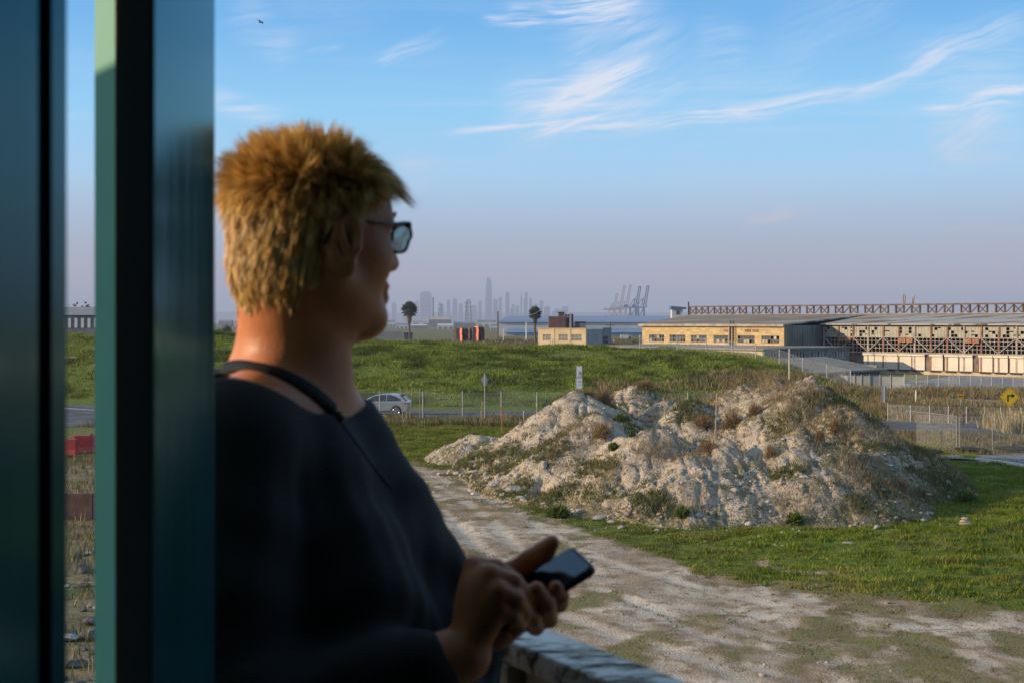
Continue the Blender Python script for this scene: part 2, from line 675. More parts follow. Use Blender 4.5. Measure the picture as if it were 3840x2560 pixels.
for r in RUTS:
    d, arc = seg_dist(GX, GY, r)
    rutc = np.maximum(rutc, np.exp(-(d / 0.45) ** 2))
attr = np.stack([gmask, np.clip(dry, 0, 1), rutc], -1).reshape(-1, 3)

gm = bpy.data.materials.new('ground_soil_and_turf')
gm.use_nodes = True
n = NT(gm.node_tree)
bs = gm.node_tree.nodes['Principled BSDF']
at = n.node('ShaderNodeAttribute', attribute_name='cover')
sg = n.node('ShaderNodeSeparateColor')
n.link(at.outputs['Color'], sg.inputs[0])
a_gr, a_dry, a_rut = sg.outputs[0], sg.outputs[1], sg.outputs[2]
geo = n.node('ShaderNodeNewGeometry')
pos = geo.outputs['Position']
big = n.noise(pos, 0.35, 5, 0.6)
mid = n.noise(pos, 2.2, 5, 0.65)
fine = n.noise(pos, 14.0, 4, 0.7)
vor = n.node('ShaderNodeTexVoronoi')
n.link(pos, vor.inputs['Vector'])
vor.inputs['Scale'].default_value = 16.0
dirt = n.mix(n.smooth(big, 0.40, 0.62), (0.33, 0.24, 0.155), (0.58, 0.47, 0.345))
dirt = n.mix(n.math('MULTIPLY', n.smooth(n.noise(pos, 1.1, 6, 0.7), 0.50, 0.62), 0.65), dirt, (0.21, 0.145, 0.08))
dirt = n.mix(n.smooth(mid, 0.48, 0.72), dirt, (0.24, 0.165, 0.10))
dirt = n.mix(n.math('MULTIPLY', n.smooth(fine, 0.55, 0.75), 0.6), dirt, (0.60, 0.54, 0.46))
dirt = n.mix(n.math('MULTIPLY', n.smooth(vor.outputs['Distance'], 0.30, 0.08), n.math('MULTIPLY', n.smooth(mid, 0.4, 0.6), 0.65)), dirt, (0.55, 0.51, 0.46))
dirt = n.mix(n.math('MULTIPLY', n.smooth(fine, 0.45, 0.30), 0.5), dirt, (0.13, 0.10, 0.075))
dirt = n.mix(n.math('MULTIPLY', n.smooth(a_rut, 0.55, 0.95), 0.4), dirt, (0.58, 0.49, 0.38))
rim_r = n.math('MULTIPLY', n.smooth(a_rut, 0.10, 0.35), n.smooth(a_rut, 0.65, 0.40))
dirt = n.mix(n.math('MULTIPLY', rim_r, n.math('MULTIPLY', n.smooth(mid, 0.35, 0.6), 0.38)), dirt, (0.22, 0.155, 0.09))
turf = n.mix(n.smooth(mid, 0.35, 0.65), (0.085, 0.11, 0.016), (0.16, 0.185, 0.03))
turf = n.mix(n.smooth(big, 0.50, 0.70), turf, (0.20, 0.17, 0.05))
turf = n.mix(n.math('MULTIPLY', n.smooth(fine, 0.55, 0.7), 0.6), turf, (0.05, 0.065, 0.014))
dryc = n.mix(n.smooth(mid, 0.35, 0.65), (0.14, 0.12, 0.055), (0.26, 0.20, 0.12))
dryc = n.mix(n.smooth(big, 0.5, 0.65), dryc, (0.08, 0.095, 0.03))
thin_c = n.mix(n.smooth(mid, 0.4, 0.6), (0.23, 0.155, 0.08), (0.165, 0.125, 0.05))
edge0 = n.smooth(n.math('ADD', a_gr, n.math('MULTIPLY', n.math('SUBTRACT', fine, 0.5), 0.9)), 0.10, 0.62)
edge = n.smooth(n.math('ADD', a_gr, n.math('MULTIPLY', n.math('SUBTRACT', fine, 0.5), 0.9)), 0.45, 0.85)
c = n.mix(n.math('MULTIPLY', edge0, 0.8), dirt, thin_c)
c = n.mix(edge, c, turf)
c = n.mix(n.math('MULTIPLY', a_dry, 1.0), c, dryc)
n.link(c, bs.inputs['Base Color'])
bs.inputs['Roughness'].default_value = 0.95
bs.inputs['Specular IOR Level'].default_value = 0.1
bn = n.node('ShaderNodeBump')
bn.inputs['Distance'].default_value = 0.05
bn.inputs['Strength'].default_value = 0.9
hh = n.math('ADD', n.math('MULTIPLY', fine, 0.5), n.math('MULTIPLY', mid, 0.6))
hh = n.math('SUBTRACT', hh, n.math('MULTIPLY', vor.outputs['Distance'], 0.3))
n.link(hh, bn.inputs['Height'])
n.link(bn.outputs[0], bs.inputs['Normal'])
ground = mesh_obj('ground', np.stack([GX, GY, GZ], -1).reshape(-1, 3), quads, gm, smooth=True)
point_color(ground, 'cover', attr)
tag(ground, kind='structure')


def band(name, near, far_, z, material, kind='structure'):
    """a strip between two plan lines given as (x, y) lists of equal length"""
    mb = MB()
    nn = len(near)
    mb.v = [(p[0], p[1], z) for p in near] + [(p[0], p[1], z) for p in far_]
    mb.f = [(k, k + 1, nn + k + 1, nn + k) for k in range(nn - 1)]
    o = mb.build(name, material)
    return tag(o, kind=kind)


asphalt = mat('asphalt_worn', (0.11, 0.11, 0.112), 1.0, 0.25, 0.5, 0.004, 40, col2=(0.16, 0.155, 0.15), spec=0.05)
yard_m = mat('yard_concrete', (0.20, 0.20, 0.205), 0.9, 0.2, 0.12, col2=(0.30, 0.28, 0.26), c2lo=0.5, c2hi=0.6, spec=0.1)
gravel_m = mat('gravel_path', (0.24, 0.225, 0.20), 0.95, 0.25, 1.5, 0.01, 25)
paint_m = mat('road_paint', (0.68, 0.67, 0.63), 0.7, 0.1, 3)


def cm(xs, ys, n_=60):
    q = smooth_line(np.array(list(zip(xs, ys)), float))
    return [tuple(p) for p in q]


rx = [-90, -60, -38, -30, -15, 0, 15, 28, 36, 60, 90]
near_e = cm(rx, [78, 80, 84, 90, 97.6, 97.4, 94, 84.5, 79, 70, 62])
far_e = cm(rx, [124, 120, 112, 107.5, 105.0, 104.2, 101, 93.5, 91, 86, 80])
band('road', near_e, far_e, 0.03, asphalt)
lx = [-90, -60, -45, -38, -33, -28, -15]
band('road_marking', cm(lx, [121.0, 117.5, 112.5, 107.6, 104.6, 104.3, 103.9]), cm(lx, [121.3, 117.8, 112.8, 107.9, 104.85, 104.5, 104.05]), 0.036, paint_m)
yard_poly = [G(*p) for p in ((3150, 1462), (3290, 1482), (3480, 1490), (3640, 1502), (3840, 1526), (4300, 1560))]
yard_far = [(q.x + 50, q.y + 70) for q in yard_poly]
band('factory_yard', [(q.x, q.y) for q in yard_poly], yard_far, 0.04, yard_m)
pth = [G(*p) for p in ((3380, 1716), (3500, 1722), (3640, 1727), (3840, 1742), (4200, 1770))]
pthf = [G(*p) for p in ((3380, 1700), (3500, 1698), (3640, 1700), (3840, 1704), (4200, 1712))]
band('path', [(q.x, q.y) for q in pth], [(q.x, q.y) for q in pthf], 0.10, gravel_m)
kb = MB()
kp = [G(*p) for p in ((3660, 1727), (3700, 1731), (3760, 1738), (3840, 1751), (3960, 1772), (4200, 1830))]
for a, b in zip(kp[:-1], kp[1:]):
    d = (b - a).normalized() * 0.01
    kb.bar(a + Vector((0, 0, 0.05)) - d, b + Vector((0, 0, 0.05)), 0.16, 0.24)
tag(kb.build('kerb', mat('kerb_white', (0.66, 0.65, 0.62), 0.7, 0.12, 4)), kind='structure')

# far side of the bay: low hills fading in the haze
hv, hf = [], []
hx = np.linspace(-9000, 9000, 160)
hz = 45 + 150 * fbm(hx * 0.0009 + 4, hx * 0 + 2.2, 4, 77) * (0.55 + 0.45 * sstep(-hx, -500, 3500))
for k, x in enumerate(hx):
    hv += [(x, 12200, 0), (x, 12900, float(hz[k])), (x, 14000, 0)]
for k in range(len(hx) - 1):
    a = 3 * k
    hf += [(a, a + 3, a + 4, a + 1), (a + 1, a + 4, a + 5, a + 2)]
hills = mesh_obj('hills', hv, hf, mat('far_hills', (0.10, 0.11, 0.07), 0.95, 0.3, 0.002), smooth=True)
tag(hills, kind='structure')

# ------------------------------------------------------------------ the dirt mounds
PILES = [  # px, py of the top, distance, slope to the left, right, front, back
    (2165, 1462, 64, 0.68, 0.55, 0.50, 0.7), (2250, 1548, 57, 0.60, 0.62, 0.52, 0.6), (2440, 1592, 53.5, 0.62, 0.6, 0.47, 0.7),
    (2365, 1442, 69, 0.65, 0.6, 0.6, 0.7), (2500, 1500, 66, 0.6, 0.6, 0.62, 0.7), (2600, 1502, 64, 0.6, 0.6, 0.62, 0.7),
    (2790, 1446, 65, 0.6, 0.6, 0.6, 0.7), (2930, 1425, 64, 0.65, 0.62, 0.6, 0.7), (3035, 1405, 62, 0.7, 0.80, 0.56, 0.75),
    (2990, 1606, 52.5, 0.62, 0.66, 0.46, 0.7), (2700, 1650, 52, 0.55, 0.55, 0.44, 0.6), (3180, 1520, 58, 0.6, 0.80, 0.52, 0.7),
    (3360, 1640, 57, 0.6, 0.72, 0.50, 0.65), (3480, 1740, 57, 0.6, 0.62, 0.50, 0.65), (3120, 1690, 52, 0.5, 0.6, 0.45, 0.6), (2600, 1700, 50.5, 0.5, 0.5, 0.43, 0.5),
    (2060, 1560, 62.5, 0.60, 0.6, 0.48, 0.6)]


def piles(X, Y, specs):
    z = np.full(X.shape, -5.0)
    for px, py, d, sl_, sr, sf, sb in specs:
        p = P(px, py, d)
        dx, dy = X - p.x, Y - p.y
        ax = np.where(dx < 0, sl_, sr) * dx
        ay = np.where(dy < 0, sf, sb) * dy
        r = np.sqrt(ax * ax + ay * ay + 0.05)
        zz_ = p.z + 0.22 - r
        k = 0.28
        h = np.clip(k - np.abs(z - zz_), 0, None) / k
        z = np.maximum(z, zz_) + h * h * k * 0.25
    return z


def mound_z(X, Y):
    wx_ = (fbm(X * 0.5, Y * 0.5, 3, 41) - 0.5) * 0.9
    wy_ = (fbm(X * 0.5 + 40, Y * 0.5, 3, 42) - 0.5) * 0.9
    z = piles(X + wx_, Y + wy_, PILES)
    on = np.clip((z + 0.3) / 0.8, 0, 1)
    z = z + on * ((fbm(X * 0.9, Y * 0.9, 4, 43, 0.42) - 0.5) * 0.46 + (fbm(X * 4.5, Y * 4.5, 4, 44, 0.55) - 0.5) * (0.07 + 0.07 * sstep(X, 7, 11)))
    # rills running down
    rl = np.abs(fbm(X * 1.7, Y * 0.5, 3, 45) - 0.5)
    z = z - on * 0.16 * np.exp(-(rl / 0.045) ** 2)
    return z


def mound_mesh(name, fn, x0, x1, y0, y1, step, material, parent):
    xs = np.arange(x0, x1, step)
    ys = np.arange(y0, y1, step)
    X, Y = np.meshgrid(xs, ys, indexing='ij')
    Z = fn(X, Y)
    gz_ = near_relief(X, Y)
    keep = Z > gz_ - 0.12
    ii = np.arange(X.size).reshape(X.shape)
    q = np.stack([ii[:-1, :-1], ii[1:, :-1], ii[1:, 1:], ii[:-1, 1:]], -1).reshape(-1, 4)
    k = keep.ravel()
    q = q[k[q].any(1)]
    used = np.unique(q)
    remap = np.full(X.size, -1)
    remap[used] = np.arange(len(used))
    V = np.stack([X, Y, np.maximum(Z, gz_ - 0.3)], -1).reshape(-1, 3)[used]
    return mesh_obj(name, V, remap[q], material, parent, smooth=True)


mm = bpy.data.materials.new('mound_sandy_rubble')
mm.use_nodes = True
n = NT(mm.node_tree)
bs = mm.node_tree.nodes['Principled BSDF']
geo = n.node('ShaderNodeNewGeometry')
pos = geo.outputs['Position']
big = n.noise(pos, 0.45, 5, 0.6)
mid = n.noise(pos, 2.4, 6, 0.7)
fine = n.noise(pos, 16.0, 4, 0.7)
vor = n.node('ShaderNodeTexVoronoi')
n.link(pos, vor.inputs['Vector'])
vor.inputs['Scale'].default_value = 9.0
vor.inputs['Randomness'].default_value = 1.0
vor2 = n.node('ShaderNodeTexVoronoi')
n.link(pos, vor2.inputs['Vector'])
vor2.inputs['Scale'].default_value = 21.0
c = n.mix(n.smooth(big, 0.35, 0.65), (0.44, 0.345, 0.245), (0.54, 0.445, 0.335))
c = n.mix(n.smooth(mid, 0.46, 0.66), c, (0.30, 0.215, 0.135))
c = n.mix(n.math('MULTIPLY', n.smooth(n.noise(pos, 0.8, 5, 0.7), 0.52, 0.66), 0.7), c, (0.27, 0.24, 0.20))
c = n.mix(n.math('MULTIPLY', n.smooth(vor.outputs['Distance'], 0.34, 0.16), n.math('MULTIPLY', n.smooth(mid, 0.40, 0.55), 0.6)), c, (0.47, 0.415, 0.35))
c = n.mix(n.math('MULTIPLY', n.smooth(vor2.outputs['Distance'], 0.32, 0.16), 0.35), c, (0.46, 0.40, 0.33))
c = n.mix(n.math('MULTIPLY', n.smooth(fine, 0.42, 0.3), 0.65), c, (0.16, 0.12, 0.085))
sp = n.sep(pos)
grn = n.math('ADD', n.noise(pos, 0.9, 5, 0.65), n.math('MULTIPLY', n.smooth(sp[2], 1.6, 0.0), 0.12))
grn = n.math('ADD', grn, n.math('MULTIPLY', n.smooth(sp[0], 9.0, 14.0), 0.10))
c = n.mix(n.math('MULTIPLY', n.smooth(grn, 0.53, 0.66), n.smooth(fine, 0.3, 0.55)), c, n.mix(n.smooth(mid, 0.42, 0.58), (0.12, 0.115, 0.045), (0.20, 0.15, 0.08)))
n.link(c, bs.inputs['Base Color'])
bs.inputs['Roughness'].default_value = 0.95
bs.inputs['Specular IOR Level'].default_value = 0.1
bn = n.node('ShaderNodeBump')
bn.inputs['Distance'].default_value = 0.06
bn.inputs['Strength'].default_value = 1.0
hh = n.math('ADD', n.math('MULTIPLY', fine, 0.6), n.math('MULTIPLY', mid, 0.8))
hh = n.math('SUBTRACT', hh, n.math('MULTIPLY', vor.outputs['Distance'], 0.7))
n.link(hh, bn.inputs['Height'])
n.link(bn.outputs[0], bs.inputs['Normal'])

mound = thing('rubble_mound', 'large pale mound of dumped sandy rubble overgrown with weeds', 'mound', (MC[0], MC[1], 0))
mound_mesh('earth', mound_z, -3.5, 23.5, 41.5, 76, 0.09, mm, mound)
SMALL = [(1790, 1628, 68.5, 0.5, 0.55, 0.5, 0.6), (1850, 1640, 68.5, 0.6, 0.6, 0.5, 0.6)]


def small_z(X, Y):
    z = piles(X + (fbm(X, Y, 3, 51) - 0.5) * 0.7, Y + (fbm(X + 9, Y, 3, 52) - 0.5) * 0.7, SMALL)
    on = np.clip((z + 0.2) / 0.5, 0, 1)
    return z + on * ((fbm(X * 2.2, Y * 2.2, 4, 53) - 0.5) * 0.3 + (fbm(X * 7, Y * 7, 3, 54) - 0.5) * 0.12)


heap = thing('gravel_heap', 'small grey gravel heap left of the large rubble mound', 'mound', (-1.5, 68.5, 0))
mound_mesh('earth', small_z, -5.5, 2.0, 64, 73, 0.07, mm, heap)


def surf_z(X, Y):
    X = np.asarray(X, float)
    Y = np.asarray(Y, float)
    return np.maximum(np.maximum(terr(X, Y) + near_relief(X, Y), mound_z(X, Y)), small_z(X, Y))
# ------------------------------------------------------------------ grass and weeds
def blades(name, X, Y, Z, h, wdt, cols, per=4, lean=0.5, spread_=0.04, parent=None, material=None, seg=1, seed=1):
    """one mesh of many thin blades; X,Y,Z,h arrays per tuft; cols (n,3) colour per tuft"""
    r = np.random.default_rng(seed)
    nT = len(X)
    N = nT * per
    rep = lambda a: np.repeat(a, per)
    ang = r.uniform(0, 2 * np.pi, N)
    la = r.uniform(0, 2 * np.pi, N)
    le = r.uniform(0.1, 1, N) * lean
    hh_ = rep(h) * r.uniform(0.55, 1.2, N)
    bx = rep(X) + r.normal(0, 1, N) * spread_
    by = rep(Y) + r.normal(0, 1, N) * spread_
    bz = rep(Z) - 0.01
    ww = wdt * r.uniform(0.6, 1.3, N) * 0.5
    cx, cy = np.cos(ang) * ww, np.sin(ang) * ww
    dx, dy = np.cos(la) * le * hh_, np.sin(la) * le * hh_
    if seg == 1:
        v = np.stack([np.stack([bx - cx, by - cy, bz], -1), np.stack([bx + cx, by + cy, bz], -1),
                      np.stack([bx + dx, by + dy, bz + hh_], -1)], 1).reshape(-1, 3)
        f = np.arange(3 * N).reshape(-1, 3)
        k = 3
    else:
        m = 0.55
        v = np.stack([np.stack([bx - cx, by - cy, bz], -1), np.stack([bx + cx, by + cy, bz], -1),
                      np.stack([bx + cx * .8 + dx * .35, by + cy * .8 + dy * .35, bz + hh_ * m], -1),
                      np.stack([bx - cx * .8 + dx * .35, by - cy * .8 + dy * .35, bz + hh_ * m], -1),
                      np.stack([bx + dx + cx * .15, by + dy + cy * .15, bz + hh_], -1), np.stack([bx + dx - cx * .15, by + dy - cy * .15, bz + hh_], -1)], 1).reshape(-1, 3)
        b = np.arange(N)[:, None] * 6
        f = np.concatenate([b + np.array([[0, 1, 2, 3]]), b + np.array([[3, 2, 4, 5]])], 0)
        k = 6
    o = mesh_obj(name, v, f, material, parent)
    cc = np.repeat(cols, per, 0) * r.uniform(0.75, 1.25, (N, 1))
    cc = np.repeat(cc, k, 0)
    point_color(o, 'tint', cc.astype(np.float32))
    return o


def scatter(n_, x0, x1, y0, y1, seed, wedge=0.43):
    r = np.random.default_rng(seed)
    X = r.uniform(x0, x1, n_)
    Y = r.uniform(y0, y1, n_)
    m = (np.abs(X) < wedge * Y + 3)
    return X[m], Y[m]


def pick(r, n_, pal):
    pal = np.array(pal, float)
    i = r.integers(0, len(pal), n_)
    j = r.integers(0, len(pal), n_)
    t = r.uniform(0, 1, (n_, 1))
    return pal[i] * t + pal[j] * (1 - t)


leafm = attr_mat('leaf_blades', 0.8, 0.15, 8.0, trans=0.4)
drym = attr_mat('dry_stalks', 0.9, 0.2, 8.0, trans=0.15)
LUSH = [(0.14, 0.185, 0.014), (0.19, 0.24, 0.02), (0.10, 0.14, 0.014), (0.24, 0.27, 0.035)]
DULL = [(0.11, 0.12, 0.026), (0.15, 0.14, 0.035), (0.18, 0.145, 0.06), (0.08, 0.10, 0.022)]
DRYP = [(0.24, 0.165, 0.085), (0.30, 0.22, 0.12), (0.17, 0.115, 0.065), (0.36, 0.29, 0.17)]

# near turf between the track and the fence
X, Y = scatter(560000, -14, 27, 25, 97, 101)
g, yb = grass_mask(X, Y)
r = np.random.default_rng(102)
mz = np.maximum(mound_z(X, Y), small_z(X, Y))
z0 = near_relief(X, Y)
ok_far = (Y < 76) | ((X < 12) & (Y < 96))
clump = fbm(X * 1.6, Y * 1.6, 4, 61)
lushness = sstep(X, 3.5, 9) * sstep(Y, 30, 36) + sstep(Y, 66, 70) * 0.6
dens = g * (0.35 + 0.65 * sstep(clump, 0.35, 0.6)) * np.where(Y < yb - 0.5, 0.5, 1.0)
m = (r.uniform(0, 1, len(X)) < dens) & (mz < z0 + 0.05) & (X > -13) & ok_far
X, Y, g, yb, clump, lushness, z0 = X[m], Y[m], g[m], yb[m], clump[m], lushness[m], z0[m]
h = (1 + sstep(Y, 60, 90) * 0.8) * (0.05 + 0.10 * sstep(clump, 0.35, 0.75)) * np.where(Y < yb - 0.5, 0.5, 1.0) * (0.75 + 0.5 * lushness)
rc = r.uniform(0, 1, len(X))
cols = np.where((rc < (0.25 + 0.7 * lushness) * np.where(Y < yb - 0.5, 0.25, 1.0))[:, None], pick(r, len(X), LUSH), pick(r, len(X), DULL))
yel = sstep(fbm(X * 0.5 + 5, Y * 0.8, 4, 69), 0.45, 0.68)[:, None]
cols = cols * (1 - 0.65 * yel) + np.array([[0.27, 0.24, 0.045]]) * 0.65 * yel
cols = cols * (0.65 + 0.7 * fbm(X * 1.3, Y * 1.3, 3, 70)[:, None])
cols = np.where((Y < yb - 0.8)[:, None], pick(r, len(X), [(0.17, 0.13, 0.05), (0.13, 0.12, 0.035), (0.22, 0.16, 0.075)]), cols)
turf_o = blades('grass', X, Y, z0, h, 0.045, cols, 2, 0.8, 0.06, None, leafm, seed=5)
tag(turf_o, 'short green grass around the track and mound', 'grass', kind='stuff')

# long grass on the berm beyond the road
X, Y = scatter(150000, -66, 44, 104, 158, 111)
r = np.random.default_rng(112)
z0 = terr(X, Y)
clump = fbm(X * 0.35, Y * 0.35, 5, 62)
keep = (z0 > 0.12) & (r.uniform(0, 1, len(X)) < 0.45 + 0.55 * sstep(clump, 0.3, 0.6))
X, Y, z0, clump = X[keep], Y[keep], z0[keep], clump[keep]
h = 0.12 + 0.34 * sstep(clump, 0.36, 0.70)
HILLP = [(0.13, 0.16, 0.018), (0.17, 0.20, 0.024), (0.085, 0.12, 0.014), (0.23, 0.235, 0.045)]
cols = pick(r, len(X), HILLP) * (0.62 + 0.85 * sstep(fbm(X * 0.5, Y * 0.25, 4, 63), 0.30, 0.70)[:, None]) * (0.7 + 0.6 * fbm(X * 0.12, Y * 0.2, 3, 67)[:, None])
hg = blades('hill_grass', X, Y, z0, h, 0.13, cols, 2, 0.9, 0.18, None, leafm, seed=6)
tag(hg, 'long green grass covering the berm beyond the road', 'grass', kind='stuff')

# dry weeds: along the fence, over the waste ground on the right and at the foot of the berm
def weeds(name, label, n_, x0, x1, y0, y1, hgt, seed, pal, thr=0.45, per=5, wdt=0.03, fs=0.25, wedge=0.43, cond=None):
    X, Y = scatter(n_, x0, x1, y0, y1, seed, wedge)
    r = np.random.default_rng(seed + 1)
    cl_ = fbm(X * fs, Y * fs * 1.5, 4, seed)
    m = cl_ > thr - r.uniform(0, 0.08, len(X))
    if cond is not None:
        m &= cond(X, Y)
    X, Y, cl_ = X[m], Y[m], cl_[m]
    o = blades(name, X, Y, surf_z(X, Y) - 0.03, hgt * (0.5 + 1.4 * np.clip(cl_ - thr, 0, 0.4)) * r.uniform(0.6, 1.3, len(X)), wdt,
               pick(r, len(X), pal), per, 0.55, 0.10, None, drym, 2, seed)
    return tag(o, label, 'weeds', kind='stuff')


def off_road(X, Y):
    return (Y < np.interp(X, [p[0] for p in near_e], [p[1] for p in near_e]) - 0.3) | (Y > np.interp(X, [p[0] for p in far_e], [p[1] for p in far_e]) + 0.3)


weeds('dry_weeds', 'dry brown weeds growing along the wire fence', 9000, -40, 14, 89, 97.2, 0.8, 121, DRYP + DULL, 0.47, 6, 0.035, cond=off_road)
weeds('dry_weeds', 'tall russet weeds on the waste ground before the factory yard', 26000, 20, 62, 95, 131, 1.0, 131,
      DRYP + [(0.20, 0.12, 0.06), (0.12, 0.14, 0.03), (0.12, 0.14, 0.03)], 0.47, 5, 0.06, 0.12, cond=off_road)
weeds('dry_weeds', 'straw coloured weeds between the gravel path and the road', 9000, 17, 40, 69.5, 84, 0.45, 141, DRYP + DULL, 0.44, 5, 0.03, 0.3, cond=off_road)
weeds('dry_weeds', 'faded weeds on rough ground beside the red barrier', 14000, -40, -8, 26, 80, 0.5, 151, DULL + DRYP, 0.40, 5, 0.03, 0.3, 0.5, cond=off_road)
weeds('dry_weeds', 'brown stalks along the flank of the green berm', 4500, 8, 40, 88, 128, 0.9, 161, DRYP, 0.52, 5, 0.05, 0.15, cond=off_road)
weeds('dry_weeds', 'brown scrub on the plain behind the berm', 9000, -40, 60, 330, 480, 1.6, 171, DRYP + DULL, 0.5, 5, 0.25, 0.03)

# green weeds and stones over the mound
r = np.random.default_rng(201)
X = r.uniform(-3, 23, 90000)
Y = r.uniform(41, 74, 90000)
mz = mound_z(X, Y)
gn = fbm(X * 0.55, Y * 0.55, 4, 64)
low = sstep(1.6 - mz, 0.0, 1.6) * 0.13
right = sstep(X, 12, 17) * 0.07
m = (mz > 0.02) & (gn + low + right > 0.60 - r.normal(0, 0.06, len(X)) + 0.03)
X, Y, mz, gn = X[m], Y[m], mz[m], gn[m]
o = blades('green_weeds', X, Y, mz, 0.08 + 0.16 * sstep(gn, 0.5, 0.8), 0.05, pick(r, len(X), [(0.09, 0.12, 0.03), (0.13, 0.16, 0.035), (0.16, 0.17, 0.05), (0.14, 0.12, 0.055), (0.2, 0.15, 0.08)]),
           4, 1.0, 0.08, mound, leafm, seed=9)
tag(o, kind='stuff')
X = r.uniform(-2, 23, 60000)
Y = r.uniform(42, 74, 60000)
mz = mound_z(X, Y)
gn = fbm(X * 0.45 + 30, Y * 0.45, 4, 65)
m = (mz > 0.3) & (gn + sstep(X, 10, 15) * 0.07 > 0.67 + r.normal(0, 0.05, len(X)))
X, Y, mz, gn = X[m], Y[m], mz[m], gn[m]
o = blades('dry_weeds', X, Y, mz, 0.15 + 0.32 * r.uniform(0, 1, len(X)), 0.018, pick(r, len(X), DRYP), 4, 0.9, 0.12, mound, drym, seed=10)
tag(o, kind='stuff')


# fine low growth: short mixed stalks over the crown, the hollow and the right flank
X = r.uniform(-2, 23, 150000)
Y = r.uniform(42, 74, 150000)
mz = mound_z(X, Y)
gn = fbm(X * 0.8 + 12, Y * 0.8, 5, 68, 0.6)
cover = 0.15 * sstep(X, 8, 13) + 0.07 * sstep(Y, 56, 60) + 0.14 * sstep(1.3 - mz, 0, 1.3)
m = (mz > 0.05) & (gn + cover + r.normal(0, 0.045, len(X)) > 0.60)
X, Y, mz = X[m], Y[m], mz[m]
o = blades('low_growth', X, Y, mz, 0.06 + 0.16 * r.uniform(0, 1, len(X)) ** 2, 0.016, pick(r, len(X), [(0.11, 0.13, 0.035), (0.16, 0.15, 0.05), (0.24, 0.175, 0.095), (0.20, 0.135, 0.075), (0.09, 0.11, 0.03)]), 2, 0.9, 0.07, mound, drym, seed=15)
tag(o, kind='stuff')


def rock_shape(r, n_sub=1, flat=0.7):
    bm = bmesh.new()
    bmesh.ops.create_icosphere(bm, subdivisions=n_sub, radius=1.0)
    ax = Vector((r.uniform(0.7, 1.3), r.uniform(0.6, 1.1), flat * r.uniform(0.7, 1.2)))
    planes = [(Vector((r.gauss(0, 1), r.gauss(0, 1), r.gauss(0, 1))).normalized(), r.uniform(0.55, 0.85)) for _ in range(6)]
    for v_ in bm.verts:
        p = v_.co.copy()
        for nrm, d in planes:
            q = p.dot(nrm)
            if q > d:
                p -= nrm * (q - d)
        p *= r.uniform(0.93, 1.07)
        v_.co = Vector((p.x * ax.x, p.y * ax.y, p.z * ax.z))
    V = np.array([v_.co[:] for v_ in bm.verts])
    Fc = np.array([[v_.index for v_ in f.verts] for f in bm.faces])
    bm.free()
    return V, Fc


rr = random.Random(5)
SHAPES = [rock_shape(rr, 1) for _ in range(8)]
SHAPES2 = [rock_shape(rr, 2) for _ in range(8)]
stone_m = attr_mat('stone_chips', 0.9, 0.25, 14.0)


def rubble(name, X, Y, Z, size, cols, parent, seed):
    r = np.random.default_rng(seed)
    vs, fs_, cs = [], [], []
    base_ = 0
    k = r.integers(0, len(SHAPES), len(X))
    for s_ in range(len(SHAPES)):
        V, Fc = SHAPES[s_]
        m = np.where(k == s_)[0]
        if not len(m):
            continue
        a = r.uniform(0, 2 * np.pi, len(m))
        ca, sa = np.cos(a)[:, None], np.sin(a)[:, None]
        vx = (V[None, :, 0] * ca - V[None, :, 1] * sa) * size[m][:, None] + X[m][:, None]
        vy = (V[None, :, 0] * sa + V[None, :, 1] * ca) * size[m][:, None] + Y[m][:, None]
        vz = V[None, :, 2] * size[m][:, None] + Z[m][:, None]
        vs.append(np.stack([vx, vy, vz], -1).reshape(-1, 3))
        fs_.append((Fc[None] + (np.arange(len(m)) * len(V))[:, None, None]).reshape(-1, 3) + base_)
        cs.append(np.repeat(cols[m], len(V), 0))
        base_ += len(m) * len(V)
    o = mesh_obj(name, np.vstack(vs), np.vstack(fs_), stone_m, parent)
    point_color(o, 'tint', np.vstack(cs).astype(np.float32))
    return tag(o, kind='stuff')


STONE = [(0.34, 0.28, 0.21), (0.27, 0.245, 0.21), (0.44, 0.39, 0.32), (0.22, 0.18, 0.14), (0.38, 0.30, 0.21)]
r = np.random.default_rng(210)
X = r.uniform(-3, 23, 26000)
Y = r.uniform(41.5, 72, 26000)
mz = mound_z(X, Y)
gn = fbm(X * 0.7, Y * 0.7, 4, 66) + sstep(2.6 - mz, 0, 2.6) * 0.12 + sstep(X, 6, 12) * 0.05
m = (mz > -0.05) & (gn > 0.56)
X, Y, mz = X[m][:5200], Y[m][:5200], mz[m][:5200]
rubble('stones', X, Y, mz - 0.01, np.minimum(0.03 + r.exponential(0.035, len(X)), 0.22), pick(r, len(X), STONE), mound, 12)
X = r.uniform(-4.5, 1, 900)
Y = r.uniform(65.5, 71, 900)
sz_ = small_z(X, Y)
m = sz_ > 0.02
rubble('stones', X[m], Y[m], sz_[m] - 0.01, np.minimum(0.03 + r.exponential(0.03, m.sum()), 0.14), pick(r, int(m.sum()), STONE), heap, 13)
# loose chips on the dirt track and along the foot of the mound
X, Y = scatter(16000, -8, 16, 25, 64, 220)
g, yb = grass_mask(X, Y)
mz = mound_z(X, Y)
rim = np.exp(-((mz + 0.45) / 0.5) ** 2)
r = np.random.default_rng(221)
m = (mz < 0.1) & (r.uniform(0, 1, len(X)) < np.clip(0.10 * (1 - g) + 0.5 * rim, 0, 1))
X, Y = X[m], Y[m]
tag(rubble('stone_chips', X, Y, near_relief(X, Y), np.minimum(0.015 + r.exponential(0.016, len(X)), 0.10), pick(r, len(X), STONE), None, 14),
    'pale stone chips strewn over the dirt track', 'stones')

